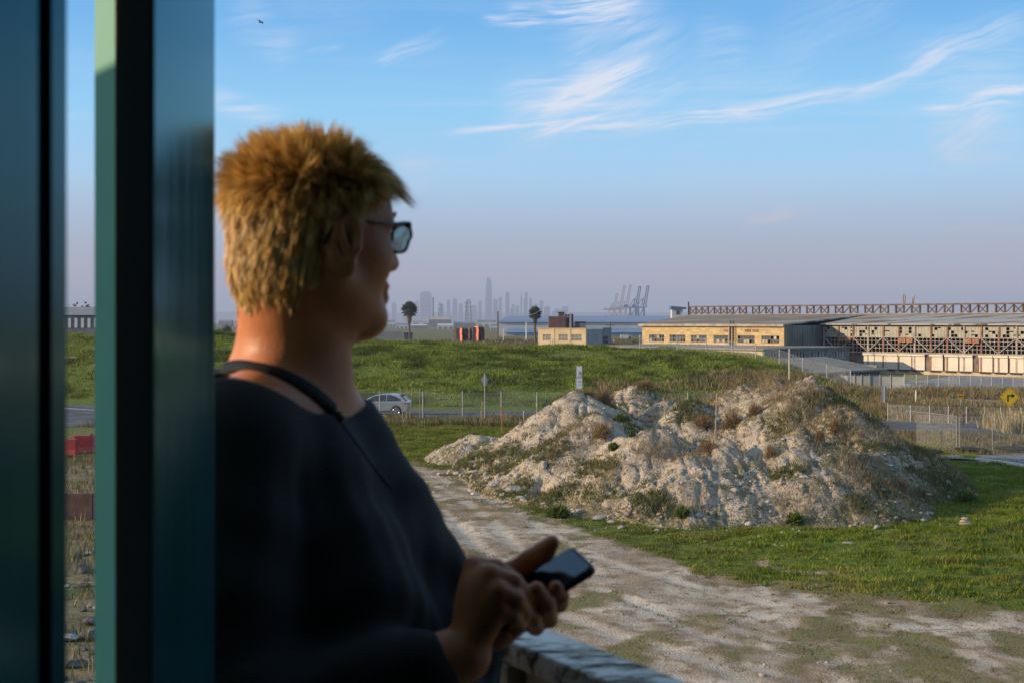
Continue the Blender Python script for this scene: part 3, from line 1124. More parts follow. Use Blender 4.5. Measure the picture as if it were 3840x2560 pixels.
# single rocks one can pick out
rock_m = mat('rock_grey', (0.34, 0.31, 0.27), 0.9, 0.25, 6, 0.02, 25, col2=(0.45, 0.42, 0.37))
rock_w = mat('rock_pale', (0.52, 0.49, 0.44), 0.9, 0.18, 6, 0.02, 25)
rock_b = mat('rock_buff', (0.42, 0.34, 0.22), 0.9, 0.2, 6, 0.02, 25)


def rock(px, py, wpx, label, material, group=None, hgt=0.7, name='rock', lift=0.0, parent=None, at_=None):
    if at_ is None:
        g0 = G(px, py)
        zz_ = float(surf_z(g0.x, g0.y))
        if zz_ > 0.25:                        # on the mound: walk along the ray to its surface
            for d in np.arange(42, 80, 0.1):
                q = P(px, py, d)
                if float(mound_z(np.array(q.x), np.array(q.y))) > q.z:
                    g0 = q
                    break
        zz_ = float(surf_z(g0.x, g0.y))
        g0 = Vector((g0.x, g0.y, zz_))
    else:
        g0 = at_
    s_ = wpx / F * g0.y * 0.5
    V, Fc = SHAPES2[rr.randrange(len(SHAPES2))]
    a = rr.uniform(0, 6.28)
    Rm = np.array([[math.cos(a), -math.sin(a), 0], [math.sin(a), math.cos(a), 0], [0, 0, 1]])
    W = (V * np.array([1, 1, hgt])) @ Rm.T * s_
    W = W + np.array([g0.x, g0.y, g0.z + s_ * 0.25 + lift])
    o = mesh_obj(name, W, [tuple(f) for f in Fc.tolist()], material, parent)
    if parent is None:
        me_off = Vector((g0.x, g0.y, g0.z))
        o.data.transform(Matrix.Translation(-me_off))
        o.location = me_off
        tag(o, label, 'rock', group)
    return o, s_


for px, py, wp in ((1655, 1783, 40), (1690, 1778, 36), (1712, 1790, 40), (1826, 1798, 34), (1850, 1826, 52), (1862, 1858, 30), (1885, 1862, 42),
                   (1925, 1845, 70), (1950, 1878, 44), (1880, 1880, 26), (1772, 1850, 22), (1965, 1885, 40), (2040, 1895, 34), (2080, 1918, 30), (2100, 1930, 24)):
    rock(px, py, wp, 'grey broken concrete lump in the row along the dirt track', rock_m if wp != 22 else rock_w, 'concrete lumps beside the track')
for px, py, wp in ((2245, 1948, 52), (2292, 1960, 34), (2330, 1978, 36), (2465, 1990, 34), (2645, 2022, 20), (2815, 2040, 40), (2905, 2045, 16), (2935, 2046, 16),
                   (3010, 2065, 30), (2935, 2000, 26), (2850, 2012, 30), (3290, 1982, 40), (3465, 1955, 34), (2750, 2030, 30)):
    rock(px, py, wp, 'pale stone lying on the turf at the foot of the mound', rock_w if wp < 30 else rock_m, 'stones on the turf below the mound')
for px, py, wp in ((3215, 1608, 40), (3240, 1680, 44), (3298, 1616, 24), (3015, 1795, 34), (3400, 1840, 30), (3340, 1750, 26), (3180, 1700, 26), (3480, 1860, 24)):
    rock(px, py, wp, 'pale boulder stuck in the shaded right flank of the mound', rock_b if wp in (40, 24) else rock_w, 'boulders on the mound flank')
rock(3180, 2040, 44, 'flat grey slab on the bright turf right of the mound', rock_m, hgt=0.35)
rock(2038, 1750, 34, 'upright grey stone half buried on the left slope of the mound', rock_m, hgt=1.9)
# stacked stones
for px, py, lay, lab in ((1775, 1815, ((28, 0.9, rock_m), (30, 1.3, rock_b), (40, 0.45, rock_m)), 'small cairn of three stones beside the dirt track'),
                         (3617, 1972, ((50, 0.5, rock_b), (38, 0.5, rock_b), (28, 0.8, rock_m)), 'small cairn of flat stones on the turf at right')):
    g0 = G(px, py)
    g0.z = float(surf_z(g0.x, g0.y))
    t = thing('cairn', lab, 'cairn', g0)
    up = 0.0
    for wp, hh_, mt in lay:
        o, s_ = rock(px, py, wp, None, mt, hgt=hh_, name='stone', lift=up, parent=t, at_=g0)
        up += s_ * hh_ * 0.95

# dry bushes on and around the mound
def bush(px, py, d, wpx, hpx, label, pal, n_=420, group=None, green=0):
    p = P(px, py, d)
    zz_ = float(surf_z(p.x, p.y))
    p = Vector((p.x, p.y, zz_))
    rx_, rz_ = wpx / F * d * 0.5, hpx / F * d
    r = np.random.default_rng(int(px * 7 + py))
    t = thing('dry_bush' if not green else 'green_shrub', label, 'bush', p, group)
    th = r.uniform(0, 2 * np.pi, n_)
    ph = np.arccos(r.uniform(-0.15, 1, n_))
    rad = r.uniform(0.35, 1.0, n_) ** 0.6
    tip = np.stack([np.cos(th) * np.sin(ph) * rx_ * rad, np.sin(th) * np.sin(ph) * rx_ * rad, np.cos(ph) * rz_ * rad + 0.04], -1)
    st = tip * r.uniform(0.05, 0.5, (n_, 1)) * np.array([1, 1, 0.8])
    jit = r.normal(0, 0.12 * rx_, (n_, 3))
    md = (st + tip) * 0.5 + jit
    sd = np.cross(tip - st, r.normal(0, 1, (n_, 3)))
    sd = sd / (np.linalg.norm(sd, axis=1, keepdims=True) + 1e-9) * (0.008 if not green else 0.03) * (d / 60)
    v_ = np.stack([st - sd, st + sd, md + sd, md - sd, tip], 1).reshape(-1, 3)
    b = np.arange(n_)[:, None] * 5
    f = [tuple(q) for q in (b + np.array([[0, 1, 2, 3]])).tolist()] + [tuple(q) for q in (b + np.array([[3, 2, 4]])).tolist()]
    o = mesh_obj('twigs' if not green else 'foliage', v_ + np.array(p), f, drym if not green else leafm, t)
    point_color(o, 'tint', np.repeat(pick(r, n_, pal), 5, 0).astype(np.float32))
    mb = MB()
    for k in range(5):
        a = k * 1.26
        mb.tube([p + Vector((0, 0, -0.05)), p + Vector((math.cos(a) * rx_ * .3, math.sin(a) * rx_ * .3, rz_ * 0.55))], [0.014 * d / 60, 0.006 * d / 60], 5)
    mb.build('stem', mat('twig_bark', (0.15, 0.10, 0.06), 0.9, 0.2, 10), t)


RUST = [(0.22, 0.13, 0.065), (0.28, 0.18, 0.09), (0.16, 0.095, 0.05), (0.33, 0.23, 0.12)]
for a in [(2262, 1495, 65, 130, 100, 'large round russet tumbleweed on top of the mound left side'),
          (2205, 1500, 64.5, 70, 50, 'russet weed tuft between the sign and the round tumbleweed'),
          (2260, 1660, 55, 110, 80, 'feathery tan bush on the left face of the mound'),
          (2420, 1490, 69, 100, 40, 'low dry bush behind the two pale crests of the mound'),
          (2640, 1570, 62, 110, 60, 'dry russet bush in the green hollow of the mound'),
          (2745, 1570, 61, 120, 95, 'broad russet bush below the highest crest of the mound'),
          (2830, 1560, 61, 80, 70, 'thin brown bush under the crest between two stakes'),
          (2890, 1710, 51, 60, 75, 'dark branching dead bush on the front of the mound'),
          (2660, 1700, 51.5, 120, 60, 'low grey brown bush on the front slope of the mound'),
          (3070, 1712, 52, 50, 45, 'small rust coloured bush on the front slope of the mound'),
          (3130, 1630, 56, 60, 70, 'brown bush on the shoulder right of the front crest'),
          (3380, 1880, 50, 80, 70, 'straw coloured bush at the right foot of the mound'),
          (3455, 1895, 51, 80, 80, 'pinkish dry grass clump at the right foot of the mound'),
          (1945, 1610, 74, 130, 70, 'tawny grass bush behind the small gravel heap')]:
    bush(*a, RUST, 520)
GRN = [(0.10, 0.14, 0.025), (0.14, 0.18, 0.04), (0.075, 0.105, 0.022)]
for a in [(2090, 1905, 48, 130, 55, 'spiky green tuft at the left foot of the mound'),
          (1930, 1668, 67, 50, 50, 'dark green weed between the gravel heap and the mound'),
          (2300, 1715, 53, 50, 34, 'small green weed on the sunny face of the mound'),
          (2370, 1695, 53, 34, 24, 'tiny green weed near the front crest of the mound'),
          (2180, 1550, 60, 50, 30, 'dark green weed under the left crest of the mound'),
          (2520, 1580, 60, 130, 45, 'dark green patch of leaves in the hollow of the mound'),
          (2330, 1540, 62, 90, 40, 'green weed patch behind the left front crest'),
          (3620, 1930, 52, 120, 60, 'yellow green grass tuft near the right cairn'),
          (2980, 1960, 46, 90, 50, 'leafy green weed at the front foot of the mound'),
          (2560, 1950, 46, 80, 45, 'leafy green weed among rubble at the front of the mound')]:
    bush(*a, GRN, 380, None, 1)
# ------------------------------------------------------------------ far shore: city skyline, cranes
city_m = mat('city_stone', (0.13, 0.16, 0.20), 0.7, 0.25, 0.01)
glass_m = mat('city_glass', (0.04, 0.09, 0.15), 0.25, 0.2, 0.01, spec=0.6)
win_m = mat('city_windows', (0.03, 0.035, 0.04), 0.3, 0.2, 0.01)


def tower(cx, wpx, top, d, label, shape='block', material=city_m, group='towers of the city across the bay', depth=None):
    x = (cx - 1920) / F * d
    wd = wpx / F * d
    hgt = CAMZ + (1205 - top) / F * d
    t = thing('city_tower', label, 'tower', (x, d, 0), group)
    dp = depth or wd
    mb = MB()
    if shape == 'round':          # tapering shaft with a rounded crown
        n_ = 20
        prof = [(1.0, 0), (1.0, 0.45), (0.97, 0.62), (0.90, 0.78), (0.78, 0.9), (0.62, 0.97), (0.45, 1.0)]
        for k, (s_, q) in enumerate(prof):
            for j in range(n_):
                a = 2 * math.pi * j / n_
                c_, s2 = math.cos(a), math.sin(a)
                m_ = (abs(c_) ** 4 + abs(s2) ** 4) ** -0.25
                mb.v.append((x + wd / 2 * s_ * c_ * m_, d + dp / 2 * s_ * s2 * m_, hgt * q))
        for k in range(len(prof) - 1):
            for j in range(n_):
                a = k * n_ + j
                b = k * n_ + (j + 1) % n_
                mb.f.append((a, b, b + n_, a + n_))
        mb.f.append(tuple((len(prof) - 1) * n_ + j for j in range(n_)))
    elif shape == 'dome':
        mb.box(x - wd / 2, x + wd / 2, d - dp / 2, d + dp / 2, 0, hgt * 0.93)
        mb.box(x - wd * 0.4, x + wd * 0.4, d - dp * 0.4, d + dp * 0.4, hgt * 0.93, hgt * 0.975)
        mb.box(x - wd * 0.25, x + wd * 0.25, d - dp * 0.25, d + dp * 0.25, hgt * 0.975, hgt)
    elif shape == 'spire':
        mb.box(x - wd / 2, x + wd / 2, d - dp / 2, d + dp / 2, 0, hgt * 0.82)
        mb.hull8([(x - wd * .4, d - dp * .4, hgt * .82), (x + wd * .4, d - dp * .4, hgt * .82), (x + wd * .4, d + dp * .4, hgt * .82), (x - wd * .4, d + dp * .4, hgt * .82),
                  (x - wd * .06, d - dp * .06, hgt), (x + wd * .06, d - dp * .06, hgt), (x + wd * .06, d + dp * .06, hgt), (x - wd * .06, d + dp * .06, hgt)])
    elif shape == 'step':
        mb.box(x - wd / 2, x + wd / 2, d - dp / 2, d + dp / 2, 0, hgt * 0.8)
        mb.box(x - wd * 0.2, x + wd / 2 - 1, d - dp * 0.4, d + dp * 0.4, hgt * 0.8, hgt)
    else:
        mb.box(x - wd / 2, x + wd / 2, d - dp / 2, d + dp / 2, 0, hgt)
        mb.box(x - wd * 0.25, x + wd * 0.2, d - dp * 0.25, d + dp * 0.25, hgt, hgt + 5)
    mb.build('shaft', material, t)
    nf = max(3, int(hgt / 30))
    lim = 0.42 if shape == 'round' else 0.75
    for k in range(nf):
        z = hgt * lim * (k + 0.6) / nf
        MB().box(x - wd * 0.44, x + wd * 0.44, d - dp / 2 - 0.6, d - dp / 2 - 0.2, z, z + hgt * lim / nf * 0.45).build('window_band', win_m, t)
    return t


tower(1597, 42, 1093, 9300, 'broad hazy tower with rounded top at the left of the skyline', 'dome', city_m, None)
tower(1832, 27, 1040, 9600, 'tallest hazy tower of the skyline with a rounded tapering crown', 'round', glass_m, None)
tower(1903, 15, 1098, 9700, 'slim square tower right of the tallest one', 'block', glass_m, None)
tower(1955, 7, 1094, 9500, 'very thin pale tower left of a wider blue one', 'spire', city_m, None)
tower(1971, 15, 1097, 9400, 'blue stepped tower at the right of the skyline', 'step', glass_m, None)
tower(1990, 12, 1120, 9500, 'short tower at the right end of the skyline', 'block', city_m, None)
rq = random.Random(3)
for px, wp, tp in ((1478, 16, 1136), (1520, 18, 1142), (1563, 14, 1130), (1655, 20, 1140), (1682, 13, 1126), (1706, 18, 1122), (1728, 16, 1140), (1750, 12, 1132), (1776, 24, 1146),
                   (1800, 12, 1130), (1858, 16, 1124), (1876, 12, 1116), (1922, 16, 1142), (1940, 14, 1148), (2010, 16, 1140), (2030, 14, 1130), (2052, 22, 1152), (2085, 26, 1158), (2115, 30, 1150)):
    tower(px, wp, tp, 9800 + rq.uniform(-300, 500), ('low hazy block left of the broad rounded tower', 'low hazy block between the broad rounded tower and the tallest tower', 'low hazy block right of the tallest tower')[(px > 1590) + (px > 1832)],
          rq.choice(['block', 'step', 'block']), rq.choice([city_m, glass_m]), ('skyline blocks at left', 'skyline blocks in the middle', 'skyline blocks at right')[(px > 1590) + (px > 1832)])

cr_blue = mat('crane_blue', (0.03, 0.09, 0.20), 0.6, 0.1, 0.05)
cr_pale = mat('crane_pale', (0.42, 0.34, 0.31), 0.6, 0.1, 0.05)


def crane(px, d, top, material, label, lean=0.16, rot=0.0):
    x = (px - 1920) / F * d
    H = CAMZ + (1205 - top) / F * d
    t = thing('container_crane', label, 'crane', (x, d, 0), 'quayside cranes on the horizon')
    gw, gd = 16, 26
    w_ = 2.8
    for sx in (-1, 1):
        for sy in (-1, 1):
            MB().bar((x + sx * gw / 2, d + sy * gd / 2, 0), (x + sx * gw / 2, d + sy * gd / 2, 48), w_).build('leg', material, t)
    b = MB()
    for sy in (-1, 1):
        b.bar((x - gw / 2, d + sy * gd / 2, 16), (x + gw / 2, d + sy * gd / 2, 16), w_)
        b.bar((x - gw / 2, d + sy * gd / 2, 46), (x + gw / 2, d + sy * gd / 2, 46), w_)
        b.bar((x - gw / 2, d + sy * gd / 2, 16), (x + gw / 2, d + sy * gd / 2, 46), 1.2)
    for sx in (-1, 1):
        b.bar((x + sx * gw / 2, d - gd / 2, 16), (x + sx * gw / 2, d + gd / 2, 16), w_)
    b.build('portal_frame', material, t)
    g_ = MB()
    for sx in (-4, 4):
        g_.bar((x + sx - 30, d, 47), (x + sx + 10, d, 47), 2.2)
    g_.box(x - 26, x - 14, d - 5, d + 5, 48, 54)
    g_.build('rear_girder', material, t)
    a = MB()
    for sx in (-5, 5):
        a.bar((x + sx - 6, d, 48), (x + sx * 0.4 + 4, d, 70), 1.6)
        a.bar((x + sx + 12, d, 48), (x + sx * 0.4 + 4, d, 70), 1.6)
    a.bar((x + 2, d, 70), (x + 6, d, 70), 1.6)
    a.build('gantry_tower', material, t)
    bo = MB()
    for sx in (-3, 3):
        bo.bar((x + sx + 10, d, 48), (x + sx + 10 + (H - 48) * lean, d, H), 2.4)
    nq = 7
    for k in range(nq + 1):
        z = 48 + (H - 48) * k / nq
        xx = x + 10 + (z - 48) * lean
        bo.bar((xx - 3, d, z), (xx + 3, d, z), 1.0)
        if k < nq:
            z2 = 48 + (H - 48) * (k + 1) / nq
            bo.bar((xx - 3, d, z), (x + 13 + (z2 - 48) * lean, d, z2), 0.7)
    bo.box(x + 6 + (H - 48) * lean, x + 14 + (H - 48) * lean, d - 3, d + 3, H, H + 3)
    bo.build('raised_boom', material, t)
    MB().tube([(x + 4, d, 70), (x + 10 + (H * .8 - 48) * lean, d, H * 0.8)], 0.5, 5).build('stay', material, t)


crane(2404, 3500, 1076, cr_blue, 'right hand blue crane of the pair with raised booms')
crane(2374, 3520, 1078, cr_blue, 'left hand blue crane of the pair with raised booms')
crane(2338, 4000, 1072, cr_pale, 'tallest pale crane just left of the blue pair')
crane(2316, 4050, 1074, cr_pale, 'pale crane with raised boom second left of the blue pair')
crane(2293, 4300, 1104, cr_pale, 'pale crane with half raised boom at the left of the group')
t = thing('ship_hull', 'long pale ship deck lying below the pale cranes', 'ship', ((2330 - 1920) / F * 3900, 3900, 0))
xs0, xs1 = (2255 - 1920) / F * 3900, (2400 - 1920) / F * 3900
MB().prism([(xs0, 3890), (xs1, 3885), (xs1 + 8, 3900), (xs1, 3915), (xs0, 3910), (xs0 - 12, 3900)], 0, 22).build('hull', cr_pale, t)
dk = MB()
for k in range(6):
    dk.box(xs0 + 8 + k * 16, xs0 + 20 + k * 16, 3892, 3908, 22, 27 + 3 * (k % 3))
dk.build('deck_cargo', cr_pale, t)

# masts, chimneys and pylons standing on the plain between
mast_m = mat('mast_steel', (0.16, 0.15, 0.15), 0.7, 0.2, 0.2)
wood_pole = mat('pole_wood', (0.13, 0.095, 0.07), 0.9, 0.25, 2)
white_p = mat('pole_white', (0.62, 0.60, 0.56), 0.7, 0.1, 1)


def chimney(px, top, d, wpx, label):
    x = (px - 1920) / F * d
    H = CAMZ + (1205 - top) / F * d
    t = thing('chimney_stack', label, 'chimney', (x, d, 0))
    rr_ = wpx / F * d / 2
    MB().tube([(x, d, 0), (x, d, H)], [rr_ * 1.2, rr_], 12).build('shaft', mast_m, t)
    MB().tube([(x, d, H), (x, d, H + 1.5)], [rr_ * 1.15, rr_ * 1.15], 12).build('rim', mast_m, t)


chimney(1624, 1118, 2600, 5, 'tall thin chimney left of the skyline centre')


def pylon(px, top, d, wpx, label):
    x = (px - 1920) / F * d
    H = CAMZ + (1205 - top) / F * d
    wd = wpx / F * d
    t = thing('lattice_pylon', label, 'pylon', (x, d, 0))
    mb = MB()
    s_ = wd * 0.045
    for sx in (-1, 1):
        mb.bar((x + sx * wd / 2, d, 0), (x + sx * wd * .22, d, H), s_ * 1.6)
    nq = 7
    for k in range(nq):
        z0_, z1_ = H * k / nq, H * (k + 1) / nq
        f0, f1 = wd * (.5 - .28 * k / nq), wd * (.5 - .28 * (k + 1) / nq)
        mb.bar((x - f0, d, z0_), (x + f1, d, z1_), s_)
        mb.bar((x + f0, d, z0_), (x - f1, d, z1_), s_)
        mb.bar((x - f1, d, z1_), (x + f1, d, z1_), s_)
    mb.build('lattice', mast_m, t)
    a = MB()
    for q in (0.72, 0.9):
        a.bar((x - wd * .6, d, H * q), (x + wd * .6, d, H * q), s_)
    a.build('cross_arm', mast_m, t)


pylon(1651, 1134, 1700, 17, 'grey lattice pylon near the thin chimney')
pylon(1757, 1124, 1900, 26, 'faint lattice mast left of the tallest tower')

far_w = mat('far_white', (0.55, 0.55, 0.54), 0.8, 0.15, 0.05)
far_g = mat('far_grey', (0.22, 0.22, 0.22), 0.8, 0.25, 0.05)
far_b = mat('far_blue_roof', (0.10, 0.16, 0.26), 0.6, 0.2, 0.05)
far_t = mat('far_tan', (0.40, 0.34, 0.28), 0.8, 0.2, 0.05)


def shed(px0, px1, top, base_, d, label, wall=far_w, roof=far_g, dp=None, group=None, doors=4):
    """low far building with pitched roof, doors and an eave line"""
    x0, x1 = (px0 - 1920) / F * d, (px1 - 1920) / F * d
    H = CAMZ + (1205 - top) / F * d
    dp = dp or (x1 - x0) * 0.5
    t = thing('far_shed', label, 'building', ((x0 + x1) / 2, d, 0), group)
    he = H * 0.72
    MB().box(x0, x1, d, d + dp, 0, he).build('wall', wall, t)
    e = (x1 - x0) * 0.01
    MB().hull8([(x0 - e, d - e, he), (x1 + e, d - e, he), (x1 + e, d + dp, he), (x0 - e, d + dp, he),
                (x0 - e, d + dp * .5, H), (x1 + e, d + dp * .5, H), (x1 + e, d + dp * .55, H), (x0 - e, d + dp * .55, H)]).build('roof', roof, t)
    for k in range(doors):
        q = x0 + (x1 - x0) * (k + 0.5) / doors
        ww = (x1 - x0) / doors * 0.3
        MB().box(q - ww, q + ww, d - 0.12, d - 0.03, 0, he * 0.6).build('door', far_g, t)


rq = random.Random(9)
for px0, px1, top, d, wl, rf in ((1395, 1425, 1222, 900, far_t, far_t), (1455, 1480, 1200, 1500, far_w, far_g), (1483, 1530, 1214, 1300, far_w, far_g),
                                 (1545, 1600, 1216, 1250, far_g, far_w), (1608, 1690, 1188, 1600, far_g, far_t), (1640, 1700, 1214, 1200, far_w, far_w),
                                 (1700, 1780, 1206, 1400, far_g, far_g), (1790, 1860, 1200, 1500, far_w, far_g), (1840, 1870, 1216, 1000, far_w, far_g),
                                 (820, 870, 1200, 1800, far_g, far_g), (880, 960, 1203, 1600, far_w, far_g),
                                 (2140, 2250, 1192, 2200, far_g, far_g), (1540, 1660, 1198, 2100, far_w, far_t)):
    shed(px0, px1, top, 1230, d, ('low pale shed on the hazy plain left of the neck of the person', 'low pale shed on the hazy plain between the face and the barrier stacks', 'low pale shed on the hazy plain right of the barrier stacks')[(px0 > 1000) + (px0 > 1695)], wl, rf,
         group=('sheds left of the person', 'sheds left of the barrier stacks', 'sheds right of the barrier stacks')[(px0 > 1000) + (px0 > 1695)], doors=3)

# trees on the far plain
crown_m = attr_mat('tree_leaves', 0.85, 0.2, 1.0, trans=0.2)


def leaf_crown(t, c, rx_, rz_, n_, size, pal, seed, name='crown'):
    r = np.random.default_rng(seed)
    lob = r.normal(0, 0.45, (9, 3)) * np.array([rx_, rx_, rz_])
    k = r.integers(0, 9, n_)
    p = lob[k] + r.normal(0, 0.28, (n_, 3)) * np.array([rx_, rx_, rz_])
    u_ = r.normal(0, 1, (n_, 3))
    u_ /= np.linalg.norm(u_, axis=1, keepdims=True)
    v_ = np.cross(u_, r.normal(0, 1, (n_, 3)))
    v_ /= np.linalg.norm(v_, axis=1, keepdims=True)
    s_ = size * r.uniform(0.6, 1.3, (n_, 1))
    V = np.stack([p - u_ * s_, p + v_ * s_ * .6, p + u_ * s_, p - v_ * s_ * .6], 1).reshape(-1, 3) + np.array(c)
    o = mesh_obj(name, V, np.arange(4 * n_).reshape(-1, 4), crown_m, t)
    point_color(o, 'tint', np.repeat(pick(r, n_, pal), 4, 0).astype(np.float32))


def tree(px, base_py, top, d, wpx, label, seed, group=None, z=0.0):
    x = (px - 1920) / F * d
    H = CAMZ + (1205 - top) / F * d - z
    wd = wpx / F * d
    t = thing('tree', label, 'tree', (x, d, z), group)
    mb = MB().tube([(x, d, z), (x + 0.1, d, z + H * 0.5), (x, d, z + H * .75)], [H * .035, H * .025, H * .012], 7)
    for k in range(4):
        a = k * 1.7 + seed
        mb.tube([(x, d, z + H * .4), (x + math.cos(a) * wd * .3, d + math.sin(a) * wd * .3, z + H * .7)], [H * .018, H * .006], 5)
    mb.build('trunk', wood_pole, t)
    leaf_crown(t, (x, d, z + H * 0.62), wd * 0.42, H * 0.30, 900, H * 0.035, [(0.03, 0.04, 0.018), (0.05, 0.06, 0.025), (0.07, 0.08, 0.03)], seed)


tree(852, 1255, 1212, 420, 52, 'round dark shrub like tree at the top left of the berm', 1)
tree(905, 1250, 1206, 430, 30, 'small dark tree beside the neck of the person', 2)
for k, (px, top, d, wp) in enumerate(((262, 1150, 330, 40), (300, 1140, 340, 46), (335, 1152, 335, 40), (230, 1158, 345, 50), (372, 1150, 330, 50))):
    tree(px, 1255, top, d, wp, 'bare grey tree before the far building seen through the side gap', 20 + k, 'trees beyond the side gap')

# long port warehouse with blue-grey roof
d = 640.0
x0, x1 = (1868 - 1920) / F * d, (2640 - 1920) / F * d
t = thing('long_warehouse', 'very long low warehouse with blue grey roof bands behind the palm', 'warehouse', ((x0 + x1) / 2, d, 0))
zt = lambda py: CAMZ + (1205 - py) / F * d
roof_bl = mat('warehouse_roof', (0.20, 0.24, 0.32), 0.6, 0.12, 0.05, aniso=(0.2, 1, 1))
roof_lb = mat('warehouse_panel_blue', (0.16, 0.24, 0.36), 0.6, 0.12, 0.05)
MB().box(x0, x1, d, d + 60, 0, zt(1208)).build('wall', mat('warehouse_wall', (0.46, 0.44, 0.43), 0.8, 0.1, 0.05), t)
MB().hull8([(x0 - 1, d - 1, zt(1208)), (x1, d - 1, zt(1208)), (x1, d + 61, zt(1208)), (x0 - 1, d + 61, zt(1208)),
            (x0 + 5, d + 26, zt(1184)), (x1, d + 26, zt(1184)), (x1, d + 32, zt(1184)), (x0 + 5, d + 32, zt(1184))]).build('roof', roof_bl, t)
MB().box(x0 + 4, x1, d - 9, d - 0.05, 0, zt(1246)).build('lean_to', mat('warehouse_base', (0.30, 0.33, 0.38), 0.8, 0.15, 0.1), t)
MB().hull8([(x0 + 3, d - 10, zt(1246)), (x1, d - 10, zt(1246)), (x1, d - 0.1, zt(1246)), (x0 + 3, d - 0.1, zt(1246)),
            (x0 + 5, d - 1.0, zt(1233)), (x1, d - 1.0, zt(1233)), (x1, d - 0.1, zt(1233)), (x0 + 5, d - 0.1, zt(1233))]).build('lean_to_roof', roof_lb, t)
for k in range(22):
    q = x0 + 8 + k * 4.6
    MB().box(q, q + 2.2, d - 9.1, d - 9.02, 0.2, zt(1254)).build('door', roof_lb if k % 2 else far_g, t)

# brick block with a dark stair frame, beside it a second small brick block
d = 480.0
X_ = lambda px: (px - 1920) / F * d
Z_ = lambda py: CAMZ + (1205 - py) / F * d
brick_m = mat('brick_brown', (0.17, 0.085, 0.06), 0.9, 0.3, 0.6)
dark_m = mat('dark_steel', (0.035, 0.035, 0.04), 0.7, 0.2, 1)
t = thing('brick_block', 'brown brick tower block with dark open stair frame', 'building', (X_(2090), d, 0))
MB().box(X_(2058), X_(2122), d, d + 7, 0, Z_(1187)).build('wall', brick_m, t)
MB().box(X_(2095), X_(2117), d + 0.5, d + 5, Z_(1187), Z_(1172)).build('roof_hut', brick_m, t)
MB().box(X_(2090), X_(2119), d + 0.2, d + 5.5, Z_(1172), Z_(1170)).build('roof_slab', dark_m, t)
fr = MB()
for px in (2123, 2136, 2148):
    fr.bar((X_(px), d + 0.5, 0), (X_(px), d + 0.5, Z_(1178)), 0.45)
    fr.bar((X_(px), d + 5, 0), (X_(px), d + 5, Z_(1178)), 0.45)
fr.build('frame_post', dark_m, t)
for py in (1186, 1200, 1214, 1228):
    MB().box(X_(2122), X_(2149), d + 0.3, d + 5.3, Z_(py), Z_(py) + 0.5).build('landing', dark_m, t)
MB().box(X_(2124), X_(2147), d + 5.4, d + 5.8, 0, Z_(1190)).build('back_wall', dark_m, t)
MB().bar((X_(2139), d + 0.1, 0), (X_(2139), d + 0.1, Z_(1174)), 0.7).build('drain_pipe', far_t, t)
t = thing('brick_outbuilding', 'small brick outbuilding right of the brown brick block', 'building', (X_(2175), d + 3, 0))
MB().box(X_(2150), X_(2160), d + 2, d + 7, 0, Z_(1222)).build('low_wall', brick_m, t)
MB().box(X_(2160), X_(2197), d + 2, d + 7, 0, Z_(1208)).build('wall', brick_m, t)
MB().box(X_(2175), X_(2196), d + 1.7, d + 1.95, 0, Z_(1212)).build('shutter', far_t, t)
MB().box(X_(2158), X_(2199), d + 1.8, d + 7.2, Z_(1208), Z_(1206)).build('roof', dark_m, t)

# cream building with three windows in front of the palm
d = 370.0
cream = mat('cream_stucco', (0.56, 0.43, 0.25), 0.85, 0.12, 0.3)
grey_w = mat('grey_stucco', (0.33, 0.32, 0.30), 0.85, 0.1, 0.4)
t = thing('cream_building', 'small cream stucco building with three windows and a long grey side wall', 'building', (X_(2150), d, 0))
p0, p1, p2 = G(2018, 1300), G(2196, 1302), G(2290, 1298)
h_ = CAMZ - (1234 - 1205) / F * p1.y
ax = (p1 - p0).normalized()
L = (p1 - p0).length
ay = Vector((-ax.y, ax.x, 0))
wn_ = [(0.10, 0.27), (0.44, 0.63), (0.71, 0.92)]
wz0, wz1 = h_ * 0.36, h_ * 0.70
wb = MB().obox(p0, ax, ay, 0, L, 0, 0.3, 0, wz0).obox(p0, ax, ay, 0, L, 0, 0.3, wz1, h_)
e = [0.0] + [q for ab in wn_ for q in ab] + [1.0]
for k in range(0, len(e), 2):
    wb.obox(p0, ax, ay, e[k] * L, e[k + 1] * L, 0, 0.3, wz0, wz1)
wb.build('front_wall', cream, t)
MB().obox(p0, ax, ay, -0.2, L + 0.2, -0.2, 0.5, h_, h_ + 0.3).build('parapet', mat('parapet_tan', (0.46, 0.36, 0.22), 0.85, 0.1, 0.5), t)
MB().obox(p0, ax, ay, 0.1, L - 0.1, 3.0, 3.3, 0, h_).build('inner_wall', grey_w, t)
pane_b = mat('dusty_pane', (0.16, 0.16, 0.15), 0.35, 0.3, 1.5, spec=0.5)
for a, b in wn_:
    o = MB().obox(p0, ax, ay, a * L, b * L, 0.12, 0.16, wz0, wz1).build('window', pane_b, t)
    m_ = MB()
    for q in (0, 0.33, 0.66, 1):
        xx = a * L + (b - a) * L * q
        m_.obox(p0, ax, ay, xx - 0.06, xx + 0.06, 0.05, 0.11, wz0, wz1)
    m_.obox(p0, ax, ay, a * L, b * L, 0.04, 0.10, (wz0 + wz1) / 2 - 0.05, (wz0 + wz1) / 2 + 0.05)
    m_.build('frame', cream, o)
for q in (0.33, 0.67, 0.99):
    MB().obox(p0, ax, ay, q * L - 0.35, q * L + 0.35, -0.12, -0.01, 0, h_).build('pilaster', cream, t)
ax2 = (p2 - p1).normalized()
ay2 = Vector((-ax2.y, ax2.x, 0))
L2 = (p2 - p1).length
MB().obox(p1, ax2, ay2, 0.02, L2, 0, 0.3, 0, h_ - 0.05).build('side_wall', grey_w, t)
